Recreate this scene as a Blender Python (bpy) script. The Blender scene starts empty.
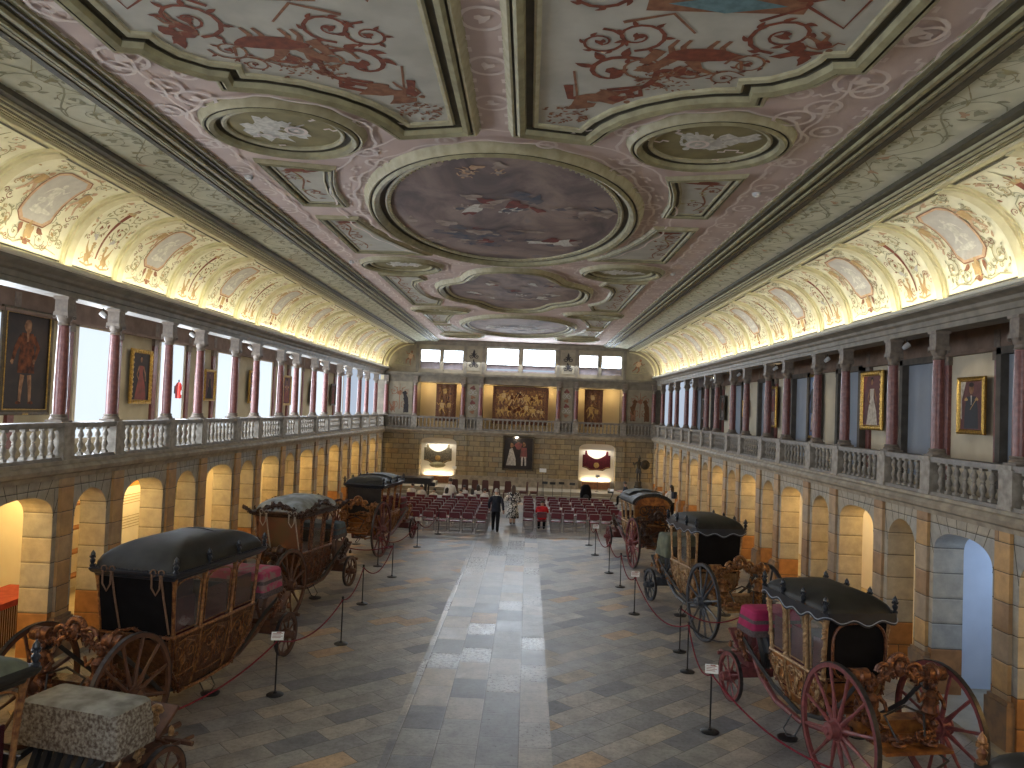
import bpy, bmesh, math, random
from mathutils import Vector, Matrix, Euler
PI = math.pi
R = math.radians
scene = bpy.context.scene
COL = scene.collection

# ---------------------------------------------------------------- object helpers
def link(o, parent=None):
    COL.objects.link(o)
    if parent is not None:
        o.parent = parent
    return o

def tag(o, label=None, cat=None, group=None, kind=None):
    if label: o['label'] = label
    if cat: o['category'] = cat
    if group: o['group'] = group
    if kind: o['kind'] = kind
    return o

def empty(name, loc=(0, 0, 0), rz=0.0, label=None, cat=None, group=None):
    o = bpy.data.objects.new(name, None)
    o.empty_display_size = 0.1
    o.location = loc
    o.rotation_euler = (0, 0, rz)
    link(o)
    return tag(o, label, cat, group)

def copy_tree(o, parent=None):
    c = o.copy()
    COL.objects.link(c)
    c.parent = parent
    for ch in [x for x in KIDS.get(o.name, [])]:
        copy_tree(ch, c)
        KIDS.setdefault(c.name, []).append(LAST[0])
    LAST[0] = c
    return c
KIDS = {}
LAST = [None]

class MB:
    """collects geometry, built as one mesh object"""
    def __init__(self):
        self.v = []; self.f = []; self.m = []
    def add(self, vs, fs, mi=0):
        b = len(self.v)
        self.v.extend([tuple(p) for p in vs])
        self.f.extend([tuple(b + i for i in f) for f in fs])
        self.m.extend([mi] * len(fs))
        return self
    def box(self, lo, hi, mi=0, M=None):
        x0, y0, z0 = lo; x1, y1, z1 = hi
        vs = [(x0,y0,z0),(x1,y0,z0),(x1,y1,z0),(x0,y1,z0),(x0,y0,z1),(x1,y0,z1),(x1,y1,z1),(x0,y1,z1)]
        if M is not None: vs = [M @ Vector(p) for p in vs]
        return self.add(vs, [(0,3,2,1),(4,5,6,7),(0,1,5,4),(1,2,6,5),(2,3,7,6),(3,0,4,7)], mi)
    def cbox(self, c, s, mi=0, rot=None):
        M = Matrix.Translation(c)
        if rot: M = M @ Euler(rot).to_matrix().to_4x4()
        h = [q / 2 for q in s]
        return self.box((-h[0],-h[1],-h[2]), (h[0],h[1],h[2]), mi, M)
    def loft(self, rings, mi=0, cap=True, closed=True):
        n = len(rings[0]); vs = [p for r in rings for p in r]; fs = []
        for i in range(len(rings) - 1):
            for j in range(n if closed else n - 1):
                k = (j + 1) % n
                fs.append((i*n+j, i*n+k, (i+1)*n+k, (i+1)*n+j))
        if cap and closed:
            fs.append(tuple(range(n - 1, -1, -1)))
            fs.append(tuple((len(rings)-1)*n + j for j in range(n)))
        return self.add(vs, fs, mi)
    def tube(self, path, r, n=8, mi=0, cap=True, flat=1.0):
        P = [Vector(p) for p in path]
        rs = r if isinstance(r, (list, tuple)) else [r] * len(P)
        rings = []; up = None
        for i, p in enumerate(P):
            t = (P[min(i+1, len(P)-1)] - P[max(i-1, 0)])
            if t.length < 1e-9: t = Vector((0,0,1))
            t.normalize()
            if up is None:
                up = Vector((0,0,1)) if abs(t.z) < .9 else Vector((1,0,0))
            s = t.cross(up)
            if s.length < 1e-6: s = t.cross(Vector((0,1,0.1)))
            s.normalize(); u = s.cross(t).normalized(); up = u
            rings.append([p + (s*math.cos(a)*flat + u*math.sin(a))*rs[i] for a in [2*PI*k/n for k in range(n)]])
        return self.loft(rings, mi, cap)
    def lathe(self, prof, c=(0,0,0), n=16, mi=0, M=None):
        rings = []
        for (rr, z) in prof:
            ring = [Vector((rr*math.cos(2*PI*k/n), rr*math.sin(2*PI*k/n), z)) for k in range(n)]
            if M is not None: ring = [M @ q for q in ring]
            rings.append([q + Vector(c) for q in ring])
        return self.loft(rings, mi)
    def blob(self, c, r, mi=0, rot=None, n=6, m=4):
        if not isinstance(r, (list, tuple)): r = (r, r, r)
        E_ = Euler(rot).to_matrix() if rot else Matrix.Identity(3)
        c = Vector(c); vs = [c + E_ @ Vector((0,0,-r[2]))]; fs = []
        for i in range(1, m):
            a = -PI/2 + PI*i/m
            for k in range(n):
                b = 2*PI*k/n
                vs.append(c + E_ @ Vector((r[0]*math.cos(a)*math.cos(b), r[1]*math.cos(a)*math.sin(b), r[2]*math.sin(a))))
        vs.append(c + E_ @ Vector((0,0,r[2])))
        for k in range(n): fs.append((0, 1+(k+1)%n, 1+k))
        for i in range(m-2):
            for k in range(n):
                a = 1+i*n+k; b = 1+i*n+(k+1)%n
                fs.append((a, b, b+n, a+n))
        L = len(vs)-1
        for k in range(n): fs.append((L, 1+(m-2)*n+k, 1+(m-2)*n+(k+1)%n))
        return self.add(vs, fs, mi)
    def poly(self, pts, mi=0):
        return self.add(pts, [tuple(range(len(pts)))], mi)
    def prism(self, pts, d, mi=0):
        d = Vector(d); a = [Vector(p) for p in pts]
        return self.loft([a, [p + d for p in a]], mi)
    def torus(self, c, rr, r, axis='x', n=24, m=8, mi=0, flat=1.0):
        rings = []
        for k in range(n):
            a = 2*PI*k/n; ring = []
            for j in range(m):
                b = 2*PI*j/m + PI/m
                d = rr + r*math.cos(b); w = r*math.sin(b)*flat
                if axis == 'x': p = (w, d*math.cos(a), d*math.sin(a))
                elif axis == 'y': p = (d*math.cos(a), w, d*math.sin(a))
                else: p = (d*math.cos(a), d*math.sin(a), w)
                ring.append(Vector(c) + Vector(p))
            rings.append(ring)
        rings.append(rings[0])
        return self.loft(rings, mi, cap=False)
    def build(self, name, mats, parent=None, loc=None, smooth=True, label=None, kind=None):
        me = bpy.data.meshes.new(name)
        me.from_pydata(self.v, [], self.f)
        if not isinstance(mats, (list, tuple)): mats = [mats]
        for m in mats: me.materials.append(m)
        if len(mats) > 1:
            me.polygons.foreach_set('material_index', self.m)
        bm = bmesh.new(); bm.from_mesh(me)
        bmesh.ops.recalc_face_normals(bm, faces=bm.faces)
        bm.to_mesh(me); bm.free()
        if smooth:
            me.polygons.foreach_set('use_smooth', [True]*len(me.polygons))
            me.set_sharp_from_angle(angle=R(38))
        me.update()
        o = bpy.data.objects.new(name, me)
        if loc: o.location = loc
        link(o, parent)
        if parent is not None: KIDS.setdefault(parent.name, []).append(o)
        return tag(o, label, None, None, kind)

def structure(mb, name, mats, smooth=False):
    o = mb.build(name, mats, None, smooth=smooth)
    o['kind'] = 'structure'
    return o

ORD = ['first','second','third','fourth','fifth','sixth','seventh','eighth','ninth','tenth','eleventh','twelfth','thirteenth','fourteenth','fifteenth','sixteenth','seventeenth','eighteenth','nineteenth','twentieth','twenty-first','twenty-second']

# ---------------------------------------------------------------- material helpers
def new_mat(name):
    m = bpy.data.materials.new(name); m.use_nodes = True
    nt = m.node_tree
    return m, nt, nt.nodes['Principled BSDF']
def N(nt, t, **kw):
    n = nt.nodes.new(t)
    for k, v in kw.items():
        if hasattr(n, k) and k not in ('Scale','Detail'): setattr(n, k, v)
        else: n.inputs[k].default_value = v
    return n
def c4(c): return (c[0], c[1], c[2], 1.0)
def ramp(nt, fac, stops, interp='LINEAR'):
    r = nt.nodes.new('ShaderNodeValToRGB'); r.color_ramp.interpolation = interp
    e = r.color_ramp.elements
    while len(e) < len(stops): e.new(0.5)
    for el, (p, c) in zip(e, stops):
        el.position = p; el.color = c4(c)
    nt.links.new(fac, r.inputs[0]); return r.outputs[0]
def math_(nt, op, a, b=None, c=None):
    n = nt.nodes.new('ShaderNodeMath'); n.operation = op
    for i, x in enumerate((a, b, c)):
        if x is None: continue
        if isinstance(x, (int, float)): n.inputs[i].default_value = x
        else: nt.links.new(x, n.inputs[i])
    return n.outputs[0]
def mixc(nt, fac, a, b, mode='MIX'):
    n = nt.nodes.new('ShaderNodeMix'); n.data_type = 'RGBA'; n.blend_type = mode
    for s, x in ((n.inputs[0], fac), (n.inputs[6], a), (n.inputs[7], b)):
        if isinstance(x, (int, float)): s.default_value = x
        elif isinstance(x, (tuple, list)): s.default_value = c4(x)
        else: nt.links.new(x, s)
    return n.outputs[2]
def coords(nt, which='Object'):
    return nt.nodes.new('ShaderNodeTexCoord').outputs[which]

def mat(name, col, rough=.6, metal=0.0, col2=None, scale=6.0, bump=0.0, bscale=None, spec=None, detail=4, lo=.35, hi=.65, glow=None):
    m, nt, b = new_mat(name)
    b.inputs['Roughness'].default_value = rough
    b.inputs['Metallic'].default_value = metal
    b.inputs['Base Color'].default_value = c4(col)
    if spec is None and rough >= .7: spec = .2
    if spec is not None: b.inputs['Specular IOR Level'].default_value = spec
    if col2 is None: col2 = tuple(q*.72 for q in col)
    co = coords(nt)
    no = N(nt, 'ShaderNodeTexNoise', Scale=scale, Detail=detail)
    nt.links.new(co, no.inputs['Vector'])
    nt.links.new(ramp(nt, no.outputs['Fac'], [(lo, col2), (hi, col)]), b.inputs['Base Color'])
    if bump:
        n2 = N(nt, 'ShaderNodeTexNoise', Scale=bscale or scale*3, Detail=4)
        nt.links.new(co, n2.inputs['Vector'])
        bp = N(nt, 'ShaderNodeBump', Strength=bump, Distance=.02)
        nt.links.new(n2.outputs['Fac'], bp.inputs['Height'])
        nt.links.new(bp.outputs[0], b.inputs['Normal'])
    return m

def emit(name, col, s):
    m, nt, b = new_mat(name)
    b.inputs['Base Color'].default_value = (0,0,0,1)
    b.inputs['Emission Color'].default_value = c4(col)
    b.inputs['Emission Strength'].default_value = s
    return m

def cells(nt, u, v, w, h, shift=.5):
    """running bond cells: returns random value, second random, joint mask (1 in joint), edge"""
    vv = math_(nt, 'DIVIDE', v, h)
    row = math_(nt, 'FLOOR', vv)
    off = math_(nt, 'MULTIPLY', math_(nt, 'FRACT', math_(nt, 'MULTIPLY', row, .5)), 2*shift)
    wn = nt.nodes.new('ShaderNodeTexWhiteNoise'); wn.noise_dimensions = '1D'
    nt.links.new(row, wn.inputs['W'])
    uu = math_(nt, 'ADD', math_(nt, 'ADD', math_(nt, 'DIVIDE', u, w), off), math_(nt, 'MULTIPLY', wn.outputs[0], .35))
    cell = math_(nt, 'FLOOR', uu)
    comb = nt.nodes.new('ShaderNodeCombineXYZ')
    nt.links.new(cell, comb.inputs[0]); nt.links.new(row, comb.inputs[1])
    w2 = nt.nodes.new('ShaderNodeTexWhiteNoise'); w2.noise_dimensions = '3D'
    nt.links.new(comb.outputs[0], w2.inputs['Vector'])
    fu = math_(nt, 'FRACT', uu); fv = math_(nt, 'FRACT', vv)
    du = math_(nt, 'MULTIPLY', math_(nt, 'MINIMUM', fu, math_(nt, 'SUBTRACT', 1.0, fu)), w)
    dv = math_(nt, 'MULTIPLY', math_(nt, 'MINIMUM', fv, math_(nt, 'SUBTRACT', 1.0, fv)), h)
    d = math_(nt, 'MINIMUM', du, dv)
    return w2.outputs['Value'], d

def sep(nt, vec):
    s = nt.nodes.new('ShaderNodeSeparateXYZ'); nt.links.new(vec, s.inputs[0]); return s.outputs

def stone_mat(name, stops, w=.8, h=.43, joint=(.06,.05,.035), low=None, lowz=.7, rough=.6, jw=.012, mottling=.3):
    m, nt, b = new_mat(name)
    co = coords(nt); x, y, z = sep(nt, co)
    u = math_(nt, 'ADD', x, y)
    rnd, d = cells(nt, u, z, w, h)
    base = ramp(nt, rnd, stops, 'CONSTANT')
    no = N(nt, 'ShaderNodeTexNoise', Scale=3.5, Detail=6, Roughness=.65)
    nt.links.new(co, no.inputs['Vector'])
    mott = ramp(nt, no.outputs['Fac'], [(.3, (1-mottling,)*3), (.7, (1.12, 1.1, 1.05))])
    c = mixc(nt, 1.0, base, mott, 'MULTIPLY')
    if low:
        lz = math_(nt, 'LESS_THAN', z, lowz)
        n3 = N(nt, 'ShaderNodeTexNoise', Scale=6, Detail=5)
        nt.links.new(co, n3.inputs['Vector'])
        c = mixc(nt, lz, c, ramp(nt, n3.outputs['Fac'], [(.35, tuple(q*.75 for q in low)), (.7, tuple(q*1.12 for q in low))]))
    jm = math_(nt, 'LESS_THAN', d, jw)
    c = mixc(nt, jm, c, joint)
    nt.links.new(c, b.inputs['Base Color'])
    b.inputs['Roughness'].default_value = rough
    bp = N(nt, 'ShaderNodeBump', Strength=.5, Distance=.02)
    hh = math_(nt, 'ADD', math_(nt, 'MINIMUM', math_(nt, 'MULTIPLY', d, 30), 1.0), math_(nt, 'MULTIPLY', no.outputs['Fac'], .5))
    nt.links.new(hh, bp.inputs['Height']); nt.links.new(bp.outputs[0], b.inputs['Normal'])
    return m

# ---------------------------------------------------------------- materials
M = {}
def make_floor_mat():
    m, nt, b = new_mat('floor_slabs')
    co = coords(nt); x, y, z = sep(nt, co)
    r1, d1 = cells(nt, y, x, .95, .62)
    a = R(43)
    u = math_(nt, 'ADD', math_(nt, 'MULTIPLY', x, math.cos(a)), math_(nt, 'MULTIPLY', y, math.sin(a)))
    v = math_(nt, 'SUBTRACT', math_(nt, 'MULTIPLY', y, math.cos(a)), math_(nt, 'MULTIPLY', x, math.sin(a)))
    r2, d2 = cells(nt, u, v, .86, .44)
    cen = math_(nt, 'LESS_THAN', math_(nt, 'ABSOLUTE', math_(nt, 'ADD', x, .12)), 1.24)
    bd = math_(nt, 'ABSOLUTE', math_(nt, 'SUBTRACT', math_(nt, 'ABSOLUTE', math_(nt, 'ADD', x, .12)), 1.24))
    def mixf(f, p, q):
        n = nt.nodes.new('ShaderNodeMix'); n.data_type = 'FLOAT'
        nt.links.new(f, n.inputs[0]); nt.links.new(p, n.inputs[2]); nt.links.new(q, n.inputs[3]); return n.outputs[0]
    rnd = mixf(cen, r2, r1); d = mixf(cen, d2, d1)
    base = ramp(nt, rnd, [(0, (.225,.22,.215)), (.16, (.27,.255,.24)), (.32, (.195,.20,.21)), (.46, (.30,.275,.25)), (.6, (.245,.245,.245)), (.74, (.15,.158,.175)), (.86, (.335,.30,.25)), (.95, (.38,.27,.17))], 'CONSTANT')
    no = N(nt, 'ShaderNodeTexNoise', Scale=2.2, Detail=8, Roughness=.7); nt.links.new(co, no.inputs['Vector'])
    c = mixc(nt, 1.0, base, ramp(nt, no.outputs['Fac'], [(.3, (.80,.80,.80)), (.7, (1.62,1.6,1.57))]), 'MULTIPLY')
    n2 = N(nt, 'ShaderNodeTexNoise', Scale=14, Detail=8, Roughness=.75); nt.links.new(co, n2.inputs['Vector'])
    c = mixc(nt, 1.0, c, ramp(nt, n2.outputs['Fac'], [(.32, (.6,.58,.56)), (.5, (1,1,1)), (.72, (1.2,1.2,1.2))]), 'MULTIPLY')
    c = mixc(nt, math_(nt, 'LESS_THAN', d, .005), c, (.09,.08,.075))
    nt.links.new(c, b.inputs['Base Color'])
    rr = math_(nt, 'ADD', math_(nt, 'MULTIPLY', n2.outputs['Fac'], .28), math_(nt, 'MULTIPLY', rnd, .10))
    nt.links.new(math_(nt, 'SUBTRACT', math_(nt, 'ADD', rr, .27), math_(nt, 'MULTIPLY', cen, .14)), b.inputs['Roughness'])
    b.inputs['Specular IOR Level'].default_value = .62
    bp = N(nt, 'ShaderNodeBump', Strength=.4, Distance=.006)
    hh = math_(nt, 'ADD', math_(nt, 'ADD', math_(nt, 'MINIMUM', math_(nt, 'MULTIPLY', d, 40), 1.0), math_(nt, 'MULTIPLY', n2.outputs['Fac'], .9)), math_(nt, 'MULTIPLY', rnd, .3))
    nt.links.new(hh, bp.inputs['Height']); nt.links.new(bp.outputs[0], b.inputs['Normal'])
    return m
M['floor'] = make_floor_mat()
M['pier'] = stone_mat('arcade_stone', [(0, (.42,.395,.345)), (.25, (.44,.395,.32)), (.5, (.38,.365,.33)), (.75, (.43,.38,.30))], w=9, h=.47, jw=.007, low=(.36,.17,.06), lowz=.94)
M['vous'] = stone_mat('voussoir_stone', [(0, (.42,.38,.31)), (.5, (.38,.345,.29)), (.75, (.45,.40,.32))], w=9.0, h=9.0)
M['strip'] = stone_mat('pilaster_stone', [(0, (.50,.29,.12)), (.25, (.42,.32,.22)), (.45, (.54,.33,.14)), (.7, (.38,.23,.12)), (.85, (.50,.34,.19))], w=9.1, h=.47, jw=.006)
M['plinth'] = mat('plinth_stone', (.34,.20,.10), .6, col2=(.2,.13,.08), scale=5)
M['endblock'] = stone_mat('end_wall_stone', [(0, (.33,.25,.135)), (.2, (.37,.285,.155)), (.4, (.28,.22,.135)), (.6, (.35,.245,.13)), (.8, (.32,.265,.175))], w=.62, h=.31, jw=.012)
M['balus'] = mat('balustrade_stone', (.37,.33,.275), .55, col2=(.22,.19,.155), scale=7, bump=.1)
M['balusdark'] = mat('handrail_stone', (.27,.245,.215), .45, col2=(.17,.15,.13), scale=5, bump=.1)
M['ledge'] = mat('ledge_stone', (.38,.32,.235), .6, col2=(.24,.2,.15), scale=4, bump=.15)
M['redmarble'] = mat('red_marble', (.235,.085,.072), .32, col2=(.15,.048,.044), scale=14, detail=7)
M['capital'] = mat('capital_stone', (.25,.20,.155), .6, col2=(.16,.125,.1), scale=9)
M['entab'] = mat('entablature_stone', (.24,.205,.155), .6, col2=(.16,.135,.10), scale=3)
M['plastershade'] = mat('shaded_left_gallery_plaster', (.46,.40,.27), .8, col2=(.38,.32,.21), scale=1.5)  # darker copy of the gallery plaster, left side shade put into its colour
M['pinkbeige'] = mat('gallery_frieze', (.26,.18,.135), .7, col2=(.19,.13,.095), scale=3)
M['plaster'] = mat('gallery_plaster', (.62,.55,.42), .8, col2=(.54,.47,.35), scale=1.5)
M['whitepl'] = mat('white_plaster', (.80,.76,.66), .8, col2=(.74,.70,.6), scale=1.2)
M['galceil'] = mat('gallery_ceiling_paint', (.30,.30,.31), .8, col2=(.25,.25,.26), scale=1.5)
M['blind'] = mat('grey_blue_blind', (.33,.36,.41), .8, col2=(.29,.32,.37), scale=1.0)
M['jambdark'] = mat('dark_jamb', (.14,.12,.10), .7, scale=4)
M['cream'] = mat('cove_cream', (.76,.72,.50), .7, col2=(.66,.62,.41), scale=3.0, bump=.05)
M['cream2'] = mat('cove_panel_cream', (.80,.76,.58), .7, col2=(.72,.68,.5), scale=4.0)
M['rib'] = mat('cove_rib', (.66,.60,.38), .65, col2=(.56,.50,.30), scale=4.0)
M['lip'] = mat('cornice_white', (.78,.74,.62), .6, col2=(.68,.64,.52), scale=2.0)
M['band'] = mat('painted_band', (.72,.70,.55), .75, col2=(.60,.59,.44), scale=2.4, detail=8)
M['pink'] = mat('pink_ceiling', (.66,.53,.475), .75, col2=(.57,.44,.395), scale=1.6, detail=7)
M['pinklite'] = mat('pale_pink_strapwork', (.80,.70,.64), .75, col2=(.73,.62,.56), scale=3)
M['gilt'] = mat('olive_gilt_moulding', (.33,.30,.17), .6, col2=(.23,.20,.11), scale=5)
M['giltlite'] = mat('pale_gilt_moulding', (.45,.41,.27), .6, col2=(.35,.31,.19), scale=6)
M['giltdark'] = mat('dark_olive_moulding', (.075,.062,.036), .6, col2=(.045,.037,.02), scale=4)
M['ground'] = mat('panel_cream', (.52,.50,.43), .8, col2=(.43,.41,.35), scale=2.2, detail=8)
M['rust'] = mat('rust_red_paint', (.27,.085,.05), .8, col2=(.17,.06,.04), scale=9)
M['rust2'] = mat('brown_paint', (.33,.16,.09), .8, col2=(.22,.1,.06), scale=9)
M['bluepaint'] = mat('blue_paint', (.17,.27,.29), .8, scale=12)
M['ochre'] = mat('ochre_paint', (.52,.36,.18), .8, col2=(.42,.28,.13), scale=9)
M['flesh'] = mat('flesh_paint', (.60,.42,.28), .8, col2=(.50,.32,.2), scale=12)
M['olivep'] = mat('olive_paint', (.44,.40,.24), .8, col2=(.34,.30,.17), scale=8)
M['lilac'] = mat('lilac_grey_paint', (.52,.49,.45), .8, col2=(.45,.42,.39), scale=6)
M['palefig'] = mat('pale_grisaille', (.70,.67,.60), .8, col2=(.50,.48,.42), scale=14)
M['greenline'] = mat('grey_green_paint', (.40,.39,.27), .8, col2=(.32,.31,.2), scale=6)
M['ovalochre'] = mat('ochre_ground', (.30,.255,.13), .8, col2=(.22,.19,.1), scale=3)
def cloud_mat(name, stops, scale, dist=1.2):
    m, nt, b = new_mat(name)
    co = coords(nt)
    mp = nt.nodes.new('ShaderNodeMapping'); mp.inputs['Scale'].default_value = (1, .55, 1); nt.links.new(co, mp.inputs[0])
    no = N(nt, 'ShaderNodeTexNoise', Scale=scale, Detail=8, Roughness=.6, Distortion=dist)
    nt.links.new(mp.outputs[0], no.inputs['Vector'])
    nt.links.new(ramp(nt, no.outputs['Fac'], stops), b.inputs['Base Color'])
    b.inputs['Roughness'].default_value = .7
    return m
M['sky_oil'] = cloud_mat('dark_cloud_painting', [(.3, (.09,.075,.075)), (.42, (.17,.125,.12)), (.52, (.24,.18,.165)), (.62, (.32,.24,.2)), (.75, (.20,.18,.21))], .75)
M['figcream'] = mat('painted_cream', (.46,.38,.32), .8, col2=(.25,.19,.16), scale=4)
M['figblue'] = mat('painted_slate', (.10,.11,.14), .8, col2=(.2,.17,.17), scale=4)
M['figred'] = mat('painted_red', (.26,.08,.07), .8, col2=(.15,.07,.06), scale=4)
M['figblack'] = mat('painted_black', (.04,.035,.035), .8, scale=8)
M['canvas'] = cloud_mat('dark_canvas', [(.3, (.010,.007,.006)), (.55, (.024,.015,.012)), (.8, (.045,.026,.018))], 1.6)
M['redcanvas'] = cloud_mat('dark_red_canvas', [(.3, (.06,.02,.022)), (.6, (.13,.045,.045)), (.8, (.16,.08,.06))], 1.6)
M['tapestry'] = cloud_mat('tapestry_weave', [(.25, (.03,.012,.008)), (.42, (.07,.025,.013)), (.5, (.24,.10,.03)), (.56, (.07,.03,.015)), (.66, (.36,.19,.06)), (.8, (.05,.02,.012))], 4.5, .9)
M['tapborder'] = cloud_mat('tapestry_border', [(.35, (.04,.013,.009)), (.5, (.15,.055,.022)), (.65, (.05,.018,.01))], 9, .5)
M['goldframe'] = mat('gilded_frame', (.62,.40,.10), .32, .75, col2=(.36,.22,.06), scale=22, bump=.3)
M['darkframe'] = mat('dark_frame', (.045,.032,.02), .4, col2=(.1,.07,.03), scale=14)
M['black'] = mat('black_metal', (.018,.018,.02), .4, scale=9)
M['rope'] = mat('red_rope', (.22,.022,.04), .8, col2=(.14,.015,.025), scale=30)
M['card'] = mat('white_card', (.85,.86,.86), .5, col2=(.78,.8,.8), scale=3)
M['ink'] = mat('card_ink', (.35,.08,.05), .6, scale=9)
M['maroon'] = mat('maroon_vinyl', (.16,.022,.034), .38, col2=(.11,.015,.025), scale=5)
M['chrome'] = mat('chair_steel', (.48,.48,.5), .3, .9, col2=(.38,.38,.4), scale=9)
M['spot'] = emit('spot_lamp_glow', (1, .82, .55), 14)
M['lampmetal'] = mat('white_lamp_housing', (.6,.6,.6), .5, scale=5)
M['winend'] = emit('end_window_daylight', (.72,.86,1.0), 5.0)
M['winleft'] = emit('gallery_window_daylight', (.78,.89,1.0), .40)
M['winnear'] = emit('near_window_daylight', (.88,.94,1.0), 2.3)
M['bluewall'] = mat('pale_blue_wall', (.55,.60,.68), .8, col2=(.5,.55,.63), scale=2)
M['cream_end'] = mat('end_panel_cream', (.33,.29,.215), .8, col2=(.26,.225,.165), scale=3)
M['brownfig'] = mat('brown_figure', (.16,.075,.035), .8, scale=7)
M['nearwall'] = mat('near_wall_paint', (.45,.38,.3), .8, scale=2)  # plain paint of the wall behind the camera
# ================================================================= the hall
Y0, PITCH, NAR = 14.7075, 4.3743, 1.862
OFFR = .375
YEND, YNEAR = 47.2, -2.9
def cy(side, i):
    return Y0 + (i//2)*PITCH + (NAR if i % 2 else 0) + (OFFR if side > 0 else 0)
ILAST = 14
def col_indices(side):
    return list(range(-8, ILAST+1))
def bays(side):
    """(y start, y end, is_wide, index) of every bay"""
    out = []
    idx = list(range(-8, ILAST+1))
    for i in idx:
        a = cy(side, i); b = cy(side, i+1) if i < ILAST else YEND
        out.append((a, b, i % 2 != 0, i))
    return out
XA, XB = 8.3, 8.86        # arcade face and back
ZA, ZS = 3.18, 2.78
# floor
mb = MB(); mb.box((-11.3, YNEAR-.3, -.2), (11.3, 50.6, 0)); structure(mb, 'floor', M['floor'])
mb = MB()
for s in (-1, 1):
    mb.box((min(s*8.02, s*11.2), YNEAR, 0.0), (max(s*8.02, s*11.2), 45.1, .1))
M['walk'] = mat('walkway_stone', (.42,.37,.28), .55, col2=(.32,.28,.21), scale=2.5, detail=7)
structure(mb, 'floor_walkway', M['walk'])

def arch_piece(mb, side, a, b, wide, idx):
    w = 1.84 if wide else 1.16
    c = (a + b)/2; o1, o2 = c - w/2, c + w/2
    zs = 2.72 if wide else 2.66; rise = ZA - zs
    X0, X1 = side*XA, side*XB
    # piers
    mb.box((min(X0,X1), a, 0), (max(X0,X1), o1, 3.5), 0)
    mb.box((min(X0,X1), o2, 0), (max(X0,X1), b, 3.5), 0)
    n = 18; pts = []
    for k in range(n+1):
        t = PI - PI*k/n
        ex = .8 if wide else 1.0
        cc, ss = math.cos(t), math.sin(t)
        pts.append((c + w/2*math.copysign(abs(cc)**ex, cc), zs + rise*abs(ss)**ex))
    vs = []; fs = []
    for (yy, zz) in pts:
        vs += [(X0, yy, zz), (X1, yy, zz), (X0, yy, 3.5), (X1, yy, 3.5)]
    for k in range(n):
        p = 4*k; q = p+4
        fs += [(p, q, q+2, p+2), (p+1, p+3, q+3, q+1), (p, p+1, q+1, q)]
    mb.add(vs, fs, 0)
    # voussoir joints: thin dark grooves fanning over the arch
    vb = []
    nv = 7 if wide else 5
    for k in range(nv+1):
        f = k/nv
        yb_ = o1 + w*f
        t = math.acos(max(-1, min(1, (yb_-c)/(w/2))))
        ex = .8 if wide else 1.0
        zb_ = zs + rise*(max(0, 1-abs((yb_-c)/(w/2))**(2/ex)))**(ex/2)
        yt_ = c + (yb_-c)*1.30
        xj = side*(XA-.004)
        vb.append(((xj, yb_, zb_+.01), (xj, yt_, 3.46)))
    return vb
wall_caps = {}
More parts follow.
